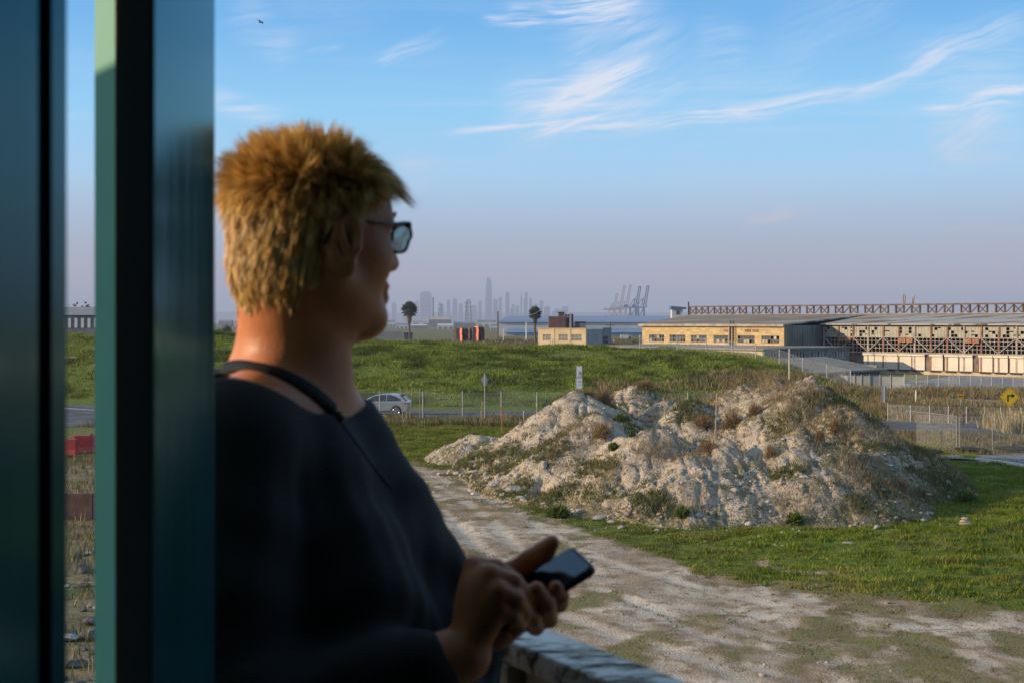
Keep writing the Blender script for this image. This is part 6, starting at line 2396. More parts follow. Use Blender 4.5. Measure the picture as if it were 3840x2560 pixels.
# unseen sloping panel, added at left to block low sun from person and trim
t = thing('sun_blocker', 'unseen sloping teal panel added at left to shade the person', 'parapet', (-1.2, 1.0, FLOOR))
MB().prism([(-1.25, 0.55), (-1.17, 0.55), (-1.17, 1.56), (-1.25, 1.56)], 5.2, [8.42, 8.42, 7.32, 7.32]).build('panel', teal_l, t)
MB().bar((-1.21, 0.55, 8.44), (-1.21, 1.56, 7.34), 0.11, 0.05).build('cap', teal_l, t)

# ------------------------------------------------------------------ weathered balcony railing
railm = bpy.data.materials.new('peeling_white_paint')
railm.use_nodes = True
n = NT(railm.node_tree)
bs = railm.node_tree.nodes['Principled BSDF']
tc_ = n.node('ShaderNodeTexCoord')
mpn = n.node('ShaderNodeMapping')
n.link(tc_.outputs['Object'], mpn.inputs[0])
mpn.inputs['Rotation'].default_value = (0, 0, R(58))
mpn.inputs['Scale'].default_value = (9, 30, 30)
f1_ = n.noise(mpn.outputs[0], 1.0, 7, 0.7, 0.5)
f2_ = n.noise(tc_.outputs['Object'], 40.0, 5, 0.7)
c = n.mix(n.smooth(f1_, 0.46, 0.54), (0.90, 0.82, 0.70), (0.48, 0.41, 0.32))
c = n.mix(n.smooth(f1_, 0.55, 0.61), c, (0.07, 0.06, 0.05))
c = n.mix(n.math('MULTIPLY', n.smooth(f2_, 0.5, 0.65), 0.45), c, (0.22, 0.20, 0.17))
n.link(c, bs.inputs['Base Color'])
bs.inputs['Roughness'].default_value = 0.9
bs.inputs['Specular IOR Level'].default_value = 0.06
bn = n.node('ShaderNodeBump')
bn.inputs['Distance'].default_value = 0.003
n.link(f1_, bn.inputs['Height'])
n.link(bn.outputs[0], bs.inputs['Normal'])
cream_r = mat('railing_cream', (0.52, 0.47, 0.37), 0.8, 0.15, 12, 0.002, 60)

rail_z = CAMZ - 0.46
rd = Vector((0.52, -0.854, 0))
rn = Vector((0.854, 0.52, 0))
E0 = Vector((-0.015, 1.905, 0))
t = thing('balcony_railing', 'weathered white wooden balcony railing with peeling cap board', 'railing', (E0.x, E0.y, FLOOR))
MB().obox(Vector((E0.x, E0.y, rail_z)), rd, rn, -0.03, 1.75, -0.042, 0.046, -0.036, 0.0).build('cap_board', railm, t, bevel=.004)
MB().obox(Vector((E0.x, E0.y, rail_z)), rd, rn, 0.095, 1.70, -0.02, 0.018, -0.13, -0.038).build('top_rail', cream_r, t, bevel=.003)
MB().obox(Vector((E0.x, E0.y, FLOOR)), rd, rn, 0.095, 1.70, -0.02, 0.018, 0.08, 0.17).build('bottom_rail', cream_r, t, bevel=.003)
for s_ in (0.0, 1.62):
    MB().obox(Vector((E0.x, E0.y, FLOOR)), rd, rn, s_, s_ + .09, -0.045, 0.045, -.5, rail_z - FLOOR - .037).build('post', cream_r, t, bevel=.004)
for k in range(12):
    q = 0.17 + k * 0.12
    MB().obox(Vector((E0.x, E0.y, FLOOR)), rd, rn, q, q + .035, -0.018, 0.016, 0.171, rail_z - FLOOR - .131).build('baluster', cream_r, t)
MB().obox(Vector((E0.x, E0.y, rail_z)), -rn, rd, 0.06, 0.50, -0.042, 0.042, -0.037, -0.002).build('cap_board', railm, t, bevel=.004)
MB().obox(Vector((E0.x, E0.y, FLOOR)), -rn, rd, 0.41, 0.50, -0.045, 0.045, -.5, rail_z - FLOOR - .039).build('post', cream_r, t, bevel=.004)
# timber legs under the landing
for k, (x, y) in enumerate(((0.0, 1.86), (-0.45, 1.60), (0.8, 0.7))):
    tag(MB().box(x - .06, x + .06, y - .06, y + .06, 0, FLOOR - .52).build('deck_leg', plank), 'square timber leg carrying the landing outside the frame', 'post', 'timber legs under the landing')
# ------------------------------------------------------------------ the person (one continuous skin surface grown from a distance field)
class Field:
    def __init__(s, lo, hi, res):
        s.lo = np.array(lo, float)
        s.res = res
        s.n = np.ceil((np.array(hi) - s.lo) / res).astype(int) + 1
        s.F = np.full(tuple(s.n), 0.08, np.float32)
        s.ax = [s.lo[i] + np.arange(s.n[i]) * res for i in range(3)]

    def sub(s, lo, hi):
        i0 = np.clip(np.floor((np.array(lo) - s.lo) / s.res).astype(int), 0, s.n)
        i1 = np.clip(np.ceil((np.array(hi) - s.lo) / s.res).astype(int) + 1, 0, s.n)
        sl_ = tuple(slice(a, b) for a, b in zip(i0, i1))
        g_ = np.meshgrid(*[s.ax[i][sl_[i]] for i in range(3)], indexing='ij')
        return sl_, np.stack(g_, -1)

    def put(s, d, sl_, k, mode):
        a = s.F[sl_]
        if mode == 'add':
            h = np.clip(k - np.abs(a - d), 0, None) / k if k > 0 else 0
            s.F[sl_] = np.minimum(a, d) - (h * h * k * 0.25 if k > 0 else 0)
        elif mode == 'cut':
            b = -d
            h = np.clip(k - np.abs(a - b), 0, None) / k if k > 0 else 0
            s.F[sl_] = np.maximum(a, b) + (h * h * k * 0.25 if k > 0 else 0)

    def ell(s, c, r_, B=None, k=0.02, mode='add'):
        """ellipsoid; B rows are its axes"""
        c = np.array(c, float)
        r_ = np.array(r_, float)
        B = np.eye(3) if B is None else np.array(B)
        e_ = np.sqrt(((B.T * r_) ** 2).sum(1)) + 0.08
        sl_, p = s.sub(c - e_, c + e_)
        q = (p - c) @ B.T
        k0 = np.linalg.norm(q / r_, axis=-1)
        k1 = np.linalg.norm(q / (r_ * r_), axis=-1) + 1e-9
        s.put((k0 * (k0 - 1) / k1).astype(np.float32), sl_, k, mode)

    def cone(s, a, b, ra, rb, k=0.02, mode='add'):
        a = np.array(a, float)
        b = np.array(b, float)
        m_ = max(ra, rb) + 0.08
        sl_, p = s.sub(np.minimum(a, b) - m_, np.maximum(a, b) + m_)
        ab = b - a
        t_ = np.clip(((p - a) @ ab) / (ab @ ab), 0, 1)
        dd = np.linalg.norm(p - a - t_[..., None] * ab, axis=-1) - (ra + (rb - ra) * t_)
        s.put(dd.astype(np.float32), sl_, k, mode)

    def chain(s, pts, rs, k=0.012):
        for i in range(len(pts) - 1):
            s.cone(pts[i], pts[i + 1], rs[i], rs[i + 1], k)

    def mesh(s):
        """naive surface nets"""
        Fd = s.F
        ins = Fd < 0
        cnt = np.zeros(tuple(s.n - 1), np.uint8)
        offs = [(i, j, k) for i in (0, 1) for j in (0, 1) for k in (0, 1)]
        N = s.n
        for i, j, k in offs:
            cnt += ins[i:N[0] - 1 + i, j:N[1] - 1 + j, k:N[2] - 1 + k]
        act = (cnt > 0) & (cnt < 8)
        cells = np.argwhere(act)
        idm = np.full(act.shape, -1, np.int32)
        idm[act] = np.arange(len(cells))
        acc = np.zeros((len(cells), 3))
        num = np.zeros(len(cells))
        for ai, a in enumerate(offs):
            for ax_ in range(3):
                if a[ax_] == 1:
                    continue
                b = list(a)
                b[ax_] = 1
                fa_ = Fd[cells[:, 0] + a[0], cells[:, 1] + a[1], cells[:, 2] + a[2]]
                fb_ = Fd[cells[:, 0] + b[0], cells[:, 1] + b[1], cells[:, 2] + b[2]]
                cr = (fa_ < 0) != (fb_ < 0)
                t_ = np.where(cr, fa_ / np.where(fa_ - fb_ == 0, 1, fa_ - fb_), 0)
                pt = np.array(a, float)[None] + np.eye(3)[ax_][None] * t_[:, None]
                acc[cr] += pt[cr]
                num[cr] += 1
        V = s.lo + (cells + acc / num[:, None]) * s.res
        quads_ = []
        for ax_ in range(3):
            u_, v_ = [(1, 2), (2, 0), (0, 1)][ax_]
            sl0 = [slice(None)] * 3
            sl1 = [slice(None)] * 3
            sl0[ax_] = slice(0, N[ax_] - 1)
            sl1[ax_] = slice(1, N[ax_])
            A, Bq = ins[tuple(sl0)], ins[tuple(sl1)]
            e_ = np.argwhere(A != Bq)
            ok = (e_[:, u_] > 0) & (e_[:, v_] > 0) & (e_[:, u_] < N[u_] - 1) & (e_[:, v_] < N[v_] - 1)
            e_ = e_[ok]
            flip = A[e_[:, 0], e_[:, 1], e_[:, 2]]

            def cid(du, dv):
                c_ = e_.copy()
                c_[:, u_] -= du
                c_[:, v_] -= dv
                return idm[c_[:, 0], c_[:, 1], c_[:, 2]]
            q = np.stack([cid(0, 0), cid(1, 0), cid(1, 1), cid(0, 1)], -1)
            q[~flip] = q[~flip][:, ::-1]
            quads_.append(q)
        Q = np.vstack(quads_)
        Q = Q[(Q >= 0).all(1)]
        return V, Q

    def at(s, p):
        q = (np.asarray(p) - s.lo) / s.res
        i = np.clip(np.floor(q).astype(int), 0, s.n - 2)
        f = np.clip(q - i, 0, 1)
        r_ = 0
        for a in (0, 1):
            for b in (0, 1):
                for c_ in (0, 1):
                    w_ = (f[0] if a else 1 - f[0]) * (f[1] if b else 1 - f[1]) * (f[2] if c_ else 1 - f[2])
                    r_ = r_ + w_ * s.F[i[0] + a, i[1] + b, i[2] + c_]
        return float(r_)


HC = np.array([-0.242, 1.55, 7.603])
hang = R(38)
fh = np.array([math.cos(hang), math.sin(hang), 0.0])
lh = np.array([-math.sin(hang), math.cos(hang), 0.0])
uh = np.array([0, 0, 1.0])
HB = np.stack([fh, lh, uh])
H_ = lambda x, y, z: HC + fh * x + lh * y + uh * z
ft = np.array([0.954, -0.30, 0.0])
lt = np.array([0.30, 0.954, 0.0])
TB = np.stack([ft, lt, uh])
T0 = np.array([-0.262, 1.575, 0.0])
T_ = lambda x, y, z: T0 + ft * x + lt * y + uh * z
PX = lambda px, py, d: np.array(P(px, py, d))

SR, SLf = T_(-0.005, -0.172, 7.352), T_(-0.065, 0.150, 7.305)
ER, EL = np.array([-0.30, 1.315, 7.06]), np.array([-0.12, 1.80, 7.08])
WR, WL = PX(1738, 2452, 1.372), PX(1850, 2335, 1.53)


def torso(f, g_=0.0, k=0.05):
    """shared by the body and (inflated by g_) by the shirt"""
    f.ell(T_(0.0, 0, 7.20), (0.118 + g_, 0.175 + g_, 0.19 + g_), TB, k)
    f.ell(T_(0.03, 0, 7.0), (0.17 + g_, 0.19 + g_, 0.20 + g_), TB, k)
    f.ell(T_(0.075, -0.01, 6.97), (0.185 + g_, 0.17 + g_, 0.17 + g_), TB, k)
    f.ell(T_(0.02, 0, 6.80), (0.175 + g_, 0.20 + g_, 0.18 + g_), TB, k)
    for s_ in (-1, 1):
        f.ell(T_(0.088, s_ * 0.080, 7.160), (0.090 + g_, 0.085 + g_, 0.085 + g_), TB, 0.04)
        f.cone(T_(0.015, s_ * 0.06, 7.37), T_(0.075, s_ * 0.078, 7.215), 0.042 + g_, 0.066 + g_, k)
    f.cone(T_(-0.01, -0.04, 7.425), T_(-0.005, -0.165, 7.378), 0.042 + g_, 0.050 + g_, k)
    f.cone(T_(-0.02, 0.04, 7.41), T_(-0.05, 0.135, 7.335), 0.042 + g_, 0.046 + g_, k)
    f.cone(T_(-0.055, 0, 7.38), T_(-0.06, 0, 7.15), 0.075 + g_, 0.09 + g_, k)


def arms(f, g_=0.0, k=0.03, cuff=1.0):
    f.cone(SR, ER, 0.062 + g_, 0.050 + g_, k)
    f.cone(ER, ER + (WR - ER) * cuff, 0.050 + g_, 0.050 + g_ + (0.031 - 0.050) * cuff, k)
    f.cone(SLf, EL, 0.060 + g_, 0.048 + g_, k)
    f.cone(EL, EL + (WL - EL) * cuff, 0.048 + g_, 0.048 + g_ + (0.030 - 0.048) * cuff, k)


body = Field((-0.56, 1.12, 6.62), (0.18, 1.99, 7.80), 0.0034)
torso(body)
arms(body)
# neck and head
body.cone(H_(-0.040, 0, -0.055), T_(-0.026, 0, 7.39), 0.058, 0.064, 0.035)
body.cone(H_(0.004, 0, -0.082), T_(0.004, 0, 7.39), 0.036, 0.040, 0.05)
body.ell(H_(-0.050, 0, -0.020), (0.060, 0.062, 0.056), HB, 0.03)
body.ell(H_(-0.014, 0, 0.030), (0.098, 0.077, 0.078), HB, 0.02)
body.ell(H_(0.034, 0, 0.040), (0.060, 0.062, 0.055), HB, 0.03)
body.ell(H_(0.030, 0, -0.030), (0.060, 0.060, 0.080), HB, 0.03)
for s_ in (-1, 1):
    body.cone(H_(-0.005, s_ * 0.050, -0.052), H_(0.066, s_ * 0.014, -0.098), 0.022, 0.020, 0.03)
    body.ell(H_(0.052, s_ * 0.040, -0.024), (0.026, 0.022, 0.024), HB, 0.03)
    body.cone(H_(0.082, s_ * 0.012, 0.024), H_(0.070, s_ * 0.045, 0.022), 0.012, 0.010, 0.015)
    body.ell(H_(0.086, s_ * 0.031, 0.002), (0.017, 0.019, 0.013), HB, 0.01, 'cut')
    body.ell(H_(0.074, s_ * 0.031, 0.001), (0.0125, 0.0125, 0.0125), HB, 0.004)
    body.ell(H_(0.094, s_ * 0.011, -0.032), (0.011, 0.008, 0.008), HB, 0.008)
body.ell(H_(0.070, 0, -0.101), (0.021, 0.026, 0.019), HB, 0.02)
body.cone(H_(0.088, 0, 0.016), H_(0.108, 0, -0.028), 0.0085, 0.0115, 0.012)
body.cone(H_(0.086, -0.019, -0.059), H_(0.086, 0.019, -0.059), 0.0075, 0.0075, 0.008)
body.cone(H_(0.091, -0.009, -0.058), H_(0.091, 0.009, -0.058), 0.0075, 0.0075, 0.006)
body.cone(H_(0.088, -0.013, -0.0735), H_(0.088, 0.013, -0.0735), 0.0085, 0.0085, 0.006)
body.cone(H_(0.103, -0.011, -0.066), H_(0.103, 0.011, -0.066), 0.005, 0.005, 0.004, 'cut')
# ears
for s_ in (-1, 1):
    tilt = R(12)
    eb = np.stack([fh * math.cos(tilt) - uh * math.sin(tilt), lh, uh * math.cos(tilt) + fh * math.sin(tilt)])
    fl_ = R(22) * -s_
    out = lh * math.cos(fl_) + fh * math.sin(fl_)
    e1 = np.cross(out, eb[2]); e1 /= np.linalg.norm(e1)
    EB = np.stack([e1, out, eb[2]])
    ec = H_(-0.008, s_ * 0.0765, -0.008)
    ec = ec + lh * s_ * 0.004
    body.ell(ec, (0.0215, 0.0085, 0.035), EB, 0.005)
    body.ell(ec + uh * -0.030 + fh * 0.006, (0.010, 0.0075, 0.012), EB, 0.006)
    body.ell(ec + out * s_ * 0.0075 + fh * 0.004 + uh * 0.002, (0.0130, 0.0080, 0.0235), EB, 0.003, 'cut')
    body.ell(ec + out * s_ * 0.006 + fh * 0.017 - uh * 0.006, (0.006, 0.006, 0.009), EB, 0.004)
    body.cone(ec + fh * 0.004 - uh * 0.014 + out * s_ * 0.002, ec - fh * 0.008 + uh * 0.018 + out * s_ * 0.002, 0.0048, 0.0048, 0.003)
# right hand (near): back of the hand to the camera, fingers closing on the lower end of the phone
KI, KM, KR, KP = PX(1778, 2122, 1.392), PX(1838, 2152, 1.372), PX(1868, 2212, 1.362), PX(1876, 2282, 1.362)
for kk, rad in ((KI, .0155), (KM, .0155), (KR, .015), (KP, .014)):
    body.cone(WR + (kk - WR) * 0.06, kk, 0.018, rad * .80, 0.008)
body.ell((WR + KM + KR) / 3 + np.array([-.004, .008, 0]), (0.024, 0.017, 0.036), None, 0.015)
FR = [(KI, PX(1862, 2128, 1.398), PX(1905, 2158, 1.410), PX(1935, 2178, 1.418), .0100),
      (KM, PX(1925, 2180, 1.376), PX(1968, 2228, 1.388), PX(1985, 2262, 1.402), .0102),
      (KR, PX(1935, 2245, 1.366), PX(1962, 2292, 1.378), PX(1962, 2325, 1.394), .0098),
      (KP, PX(1926, 2312, 1.366), PX(1944, 2345, 1.376), PX(1938, 2366, 1.390), .0088)]
for a, b, c_, d_, r_ in FR:
    body.chain([a, b, c_, d_], [r_ * 1.12, r_ * 1.05, r_ * .95, r_ * .82], 0.0025)
body.chain([WR + (KI - WR) * .35 + np.array([0, .02, 0]), PX(1830, 2260, 1.425), PX(1900, 2235, 1.436), PX(1945, 2222, 1.44)], [.017, .013, .011, .009], 0.008)
# left hand (far): under the phone, thumb along its far edge
PL = PX(1955, 2265, 1.492)
LI, LM, LR = PX(2040, 2222, 1.488), PX(2006, 2262, 1.484), PX(1965, 2300, 1.482)
for kk in (LI, LM, LR):
    body.cone(WL, kk, 0.023, 0.0145, 0.016)
body.ell(PL, (0.034, 0.022, 0.024), None, 0.02)
FL = [(LI, PX(2098, 2262, 1.458), PX(2104, 2232, 1.420), PX(2084, 2200, 1.404), .0098),
      (LM, PX(2058, 2318, 1.446), PX(2050, 2262, 1.402), PX(2012, 2206, 1.390), .0104),
      (LR, PX(2008, 2348, 1.440), PX(1996, 2318, 1.402), PX(1968, 2272, 1.388), .0098)]
for a, b, c_, d_, r_ in FL:
    body.chain([a, b, c_, d_], [r_ * 1.15, r_ * 1.05, r_ * .97, r_ * .84], 0.0025)
body.chain([WL + (LI - WL) * .3 + np.array([0, -.01, .012]), PX(1905, 2158, 1.475), PX(1990, 2098, 1.462), PX(2040, 2068, 1.452), PX(2072, 2032, 1.446)],
           [.020, .0150, .0118, .0112, .0088], 0.008)
BV, BQ = body.mesh()

skin = bpy.data.materials.new('skin')
skin.use_nodes = True
n = NT(skin.node_tree)
bs = skin.node_tree.nodes['Principled BSDF']
tc_ = n.node('ShaderNodeTexCoord')
c = n.mix(n.smooth(n.noise(tc_.outputs['Object'], 14, 5, 0.6), 0.35, 0.65), (0.50, 0.160, 0.050), (0.60, 0.21, 0.075))
c = n.mix(n.math('MULTIPLY', n.smooth(n.noise(tc_.outputs['Object'], 90, 3, 0.6), 0.58, 0.72), 0.35), c, (0.40, 0.18, 0.10))
n.link(c, bs.inputs['Base Color'])
bs.inputs['Roughness'].default_value = 0.5
bs.inputs['Subsurface Weight'].default_value = 0.06
bs.inputs['Subsurface Radius'].default_value = (0.012, 0.005, 0.003)
bs.inputs['Subsurface Scale'].default_value = 0.5
bn = n.node('ShaderNodeBump')
bn.inputs['Distance'].default_value = 0.0006
n.link(n.noise(tc_.outputs['Object'], 220, 3, 0.6), bn.inputs['Height'])
n.link(bn.outputs[0], bs.inputs['Normal'])
scalp_m = mat('hair_roots', (0.20, 0.115, 0.045), 0.8, 0.3, 60)
person = thing('person', 'person with short blond hair and dark top looking out while holding a phone', 'person', (T0[0], T0[1], FLOOR))
po = mesh_obj('body', BV, BQ, [skin, scalp_m], person, smooth=True)

# hair region in head coordinates
HL = (BV - HC) @ HB.T


def hair_region(L):
    x, y, z = L[:, 0], L[:, 1], L[:, 2]
    ay_ = np.abs(y)
    rad = np.sqrt((x / 0.13) ** 2 + (ay_ / 0.10) ** 2 + (z / 0.135) ** 2)
    front = 0.068 - 0.35 * np.clip(ay_ - 0.035, 0, 1)
    hl = np.where(x > 0.045, front, np.where(x > 0.012, 0.010 + (x - 0.012) * 1.4, np.where(x > -0.030, 0.022, np.where(x > -0.05, -0.062, -0.115))))
    ok = (z > hl) & (rad < 1.12)
    ear = (np.abs(x + 0.006) < 0.026) & (z < 0.032) & (ay_ > 0.062)
    nape = (z < -0.055) & (ay_ > 0.062)
    nz = 0.006 * np.sin(x * 210 + y * 170) + 0.006 * np.sin(y * 530 - x * 290)
    return ok & ~ear & ~nape & (z > -0.080 + nz)


hm = hair_region(HL)
fm = hm[BQ].all(1)
mi = np.zeros(len(BQ), np.int32)
mi[fm] = 1
po.data.polygons.foreach_set('material_index', mi)

# strands
nrm = np.zeros((len(po.data.vertices), 3), np.float32).ravel()
po.data.vertices.foreach_get('normal', nrm)
nrm = nrm.reshape(-1, 3)
r = np.random.default_rng(77)
cand = np.where(hm)[0]
NS = 40000
root_i = r.choice(cand, NS)
root = BV[root_i] + r.normal(0, 0.0012, (NS, 3)) - nrm[root_i] * 0.001
nl = nrm[root_i] @ HB.T
rl = (root - HC) @ HB.T
top = sstep(rl[:, 2], 0.03, 0.085)
frontw = sstep(rl[:, 0], 0.01, 0.06) * top
back = sstep(-rl[:, 0], 0.0, 0.06)
low_ = sstep(-rl[:, 2], 0.02, 0.08)
# direction: spiky up on top, swept down on the sides and back, forward at the fringe
dn_ = np.stack([-0.25 * np.ones(NS), np.zeros(NS), -np.ones(NS)], -1)
tan = dn_ - nl * (dn_ * nl).sum(1, keepdims=True)
tan /= np.linalg.norm(tan, axis=1, keepdims=True) + 1e-9
d0 = nl * (0.16 + 0.72 * top)[:, None] + tan * (1.0 - 0.9 * top)[:, None] * 1.0
d0 += np.stack([0.30 * frontw - 0.30 * top * (1 - frontw), 0 * top, 0.10 * top * (1 - frontw) - 0.35 * frontw], -1)
side_ = 1 - sstep(rl[:, 2], -0.01, 0.06)
ln = 0.026 + 0.007 * top + 0.001 * frontw - 0.004 * side_ - 0.010 * low_
ln = ln * r.uniform(0.55, 1.25, NS)
# clumps
NC = 1300
cc = rl[r.choice(NS, NC)]
dist_i = np.zeros(NS, int)
for s0 in range(0, NS, 4000):
    dd = ((rl[s0:s0 + 4000, None] - cc[None]) ** 2).sum(-1)
    dist_i[s0:s0 + 4000] = dd.argmin(1)
cdir = r.normal(0, 0.26, (NC, 3))
clen = r.uniform(0.75, 1.3, NC)
rough_ = (0.40 + 0.60 * top)[:, None]
d0 = d0 + cdir[dist_i] * rough_ + r.normal(0, 0.17, (NS, 3)) * rough_
d0 /= np.linalg.norm(d0, axis=1, keepdims=True)
ln = ln * clen[dist_i]
SEG = 3
sag = np.stack([0.5 * frontw, np.zeros(NS), -(0.20 + 1.5 * frontw - 0.3 * top * (1 - frontw))], -1)
tips_c = np.zeros((NC, 3))
cntc = np.bincount(dist_i, minlength=NC)[:, None] + 1e-9
tip0 = rl + d0 * ln[:, None]
for q in range(3):
    tips_c[:, q] = np.bincount(dist_i, weights=tip0[:, q], minlength=NC)
tips_c /= cntc
pts = []
for k in range(SEG + 1):
    t_ = k / SEG
    p = rl + d0 * (ln * t_)[:, None] + sag * (0.35 * ln * t_ * t_)[:, None]
    p = p + (tips_c[dist_i] - tip0) * (0.42 * t_ * t_)
    pts.append(p)
pts = np.stack(pts, 1)                                   # NS, SEG+1, 3 in head coordinates
sd = np.cross(d0, nl + r.normal(0, 0.45, (NS, 3)))
sd /= np.linalg.norm(sd, axis=1, keepdims=True)
wd = np.array([0.00036, 0.00036, 0.00028, 0.00005])
A = pts - sd[:, None] * wd[None, :, None]
B_ = pts + sd[:, None] * wd[None, :, None]
VH = np.stack([A, B_], 2).reshape(NS, -1, 3)
VW = VH.reshape(-1, 3) @ HB + HC
b0 = np.arange(NS)[:, None] * (2 * (SEG + 1))
fq = np.concatenate([b0 + np.array([[2 * k, 2 * k + 1, 2 * k + 3, 2 * k + 2]]) for k in range(SEG)], 0)
hair_m = bpy.data.materials.new('blond_hair')
hair_m.use_nodes = True
n = NT(hair_m.node_tree)
bs = hair_m.node_tree.nodes['Principled BSDF']
out_ = hair_m.node_tree.nodes['Material Output']
a_ = n.node('ShaderNodeAttribute', attribute_name='tint')
n.link(a_.outputs['Color'], bs.inputs['Base Color'])
bs.inputs['Roughness'].default_value = 0.42
bs.inputs['Specular IOR Level'].default_value = 0.5
trn = n.node('ShaderNodeBsdfTranslucent')
n.link(a_.outputs['Color'], trn.inputs[0])
mxs = n.node('ShaderNodeMixShader')
mxs.inputs[0].default_value = 0.18
n.link(bs.outputs[0], mxs.inputs[1])
n.link(trn.outputs[0], mxs.inputs[2])
n.link(mxs.outputs[0], out_.inputs[0])
ho = mesh_obj('hair', VW, fq, hair_m, person)
hc_ = np.array([(0.80, 0.48, 0.12), (0.90, 0.60, 0.19), (0.58, 0.31, 0.075), (0.34, 0.17, 0.045), (0.92, 0.68, 0.28)])
cl_col = hc_[r.integers(0, 5, NC)]
scol = cl_col[dist_i] * 0.5 + hc_[r.integers(0, 5, NS)] * 0.5
scol = scol * r.uniform(0.8, 1.15, (NS, 1))
shade_ = np.repeat(scol[:, None], 2 * (SEG + 1), 1).reshape(-1, 3)
point_color(ho, 'tint', shade_.astype(np.float32))

# eyebrows
eb_v, eb_f = [], []
for s_ in (-1, 1):
    for k in range(90):
        t_ = r.uniform(0, 1)
        y_ = s_ * (0.014 + 0.034 * t_)
        x_ = 0.094 - 0.016 * t_ * t_
        p0 = H_(x_, y_, 0.024 + 0.006 * math.sin(t_ * 2.4) + r.normal(0, 0.0015))
        p1 = p0 + fh * 0.004 + lh * s_ * 0.006 + uh * 0.003
        b = len(eb_v)
        eb_v += [p0 - uh * .0005, p0 + uh * .0005, p1]
        eb_f.append((b, b + 1, b + 2))
mesh_obj('eyebrow', eb_v, eb_f, scalp_m, person)

# clothes: dark long sleeved top
shirt = Field((-0.57, 1.10, 6.70), (0.16, 2.0, 7.53), 0.005)
torso(shirt, 0.008, 0.055)
arms(shirt, 0.012, 0.05, 0.80)
# folds
gxs_, gys_, gzs_ = np.meshgrid(*shirt.ax, indexing='ij', sparse=True)
fold = 0.0032 * np.sin((gxs_ * 30 - gzs_ * 34 + 5 * np.sin(gys_ * 9 + gzs_ * 6))) ** 3 * np.clip((7.40 - gzs_) / 0.1, 0, 1)
fold = fold + 0.0022 * np.sin(gxs_ * 22 + gys_ * 31 + gzs_ * 66 + 3 * np.sin(gxs_ * 17)) * np.clip((7.38 - gzs_) / 0.1, 0, 1)
shirt.F += fold.astype(np.float32)
shirt.ell(T_(-0.004, -0.016, 7.472), (0.120, 0.182, 0.108), TB, 0.004, 'cut')
SV, SQ = shirt.mesh()
cloth = bpy.data.materials.new('dark_navy_jersey')
cloth.use_nodes = True
n = NT(cloth.node_tree)
bs = cloth.node_tree.nodes['Principled BSDF']
tc_ = n.node('ShaderNodeTexCoord')
c = n.mix(n.noise(tc_.outputs['Object'], 9, 4, 0.6), (0.018, 0.0155, 0.0135), (0.030, 0.0265, 0.024))
n.link(c, bs.inputs['Base Color'])
bs.inputs['Roughness'].default_value = 0.85
bs.inputs['Specular IOR Level'].default_value = 0.2
bs.inputs['Sheen Weight'].default_value = 0.05
bs.inputs['Sheen Roughness'].default_value = 0.5
bn = n.node('ShaderNodeBump')
bn.inputs['Distance'].default_value = 0.0012
n.link(n.noise(tc_.outputs['Object'], 320, 2, 0.5), bn.inputs['Height'])
n.link(bn.outputs[0], bs.inputs['Normal'])
mesh_obj('shirt', SV, SQ, cloth, person, smooth=True)
# trousers and shoes (below the picture)
tr = Field((-0.56, 1.25, 6.06), (0.06, 1.95, 6.92), 0.008)
tr.ell(T_(0.02, 0, 6.80), (0.187, 0.212, 0.16), TB, 0.04)
for s_ in (-1, 1):
    tr.cone(T_(0.01, s_ * 0.10, 6.80), T_(0.01, s_ * 0.10, 6.48), 0.105, 0.075, 0.03)
    tr.cone(T_(0.01, s_ * 0.10, 6.48), T_(-0.01, s_ * 0.10, 6.13), 0.075, 0.058, 0.03)
TV, TQ = tr.mesh()
mesh_obj('trousers', TV, TQ, mat('dark_denim', (0.02, 0.024, 0.035), 0.85, 0.2, 30), person, smooth=True)
for s_ in (-1, 1):
    sf = Field(tuple(T_(0.05, s_ * .1, 0)[:2] - .22) + (6.04,), tuple(T_(0.05, s_ * .1, 0)[:2] + .22) + (6.2,), 0.006)
    sf.ell(T_(-0.01, s_ * .1, 6.10), (0.05, 0.045, 0.05), TB, 0.02)
    sf.ell(T_(0.08, s_ * .1, 6.085), (0.115, 0.047, 0.036), TB, 0.03)
    ZV, ZQ = sf.mesh()
    mesh_obj('shoe', ZV, ZQ, mat('shoe_black', (0.02, 0.02, 0.02), 0.6, 0.2, 20), person, smooth=True)


def hit(px, py, off=0.003):
    """first point of body or shirt along the ray through a photo pixel"""
    dv = np.array(P(px, py, 1.0)) - np.array([0, 0, CAMZ])
    o_ = np.array([0, 0, CAMZ])
    d_ = 1.14
    while d_ < 1.95:
        p_ = o_ + dv * d_
        f_ = min(body.at(p_), shirt.at(p_) if p_[2] < 7.52 else 1.0)
        if f_ < off:
            return p_
        d_ += max(0.001, (f_ - off) * 0.6)
    return None


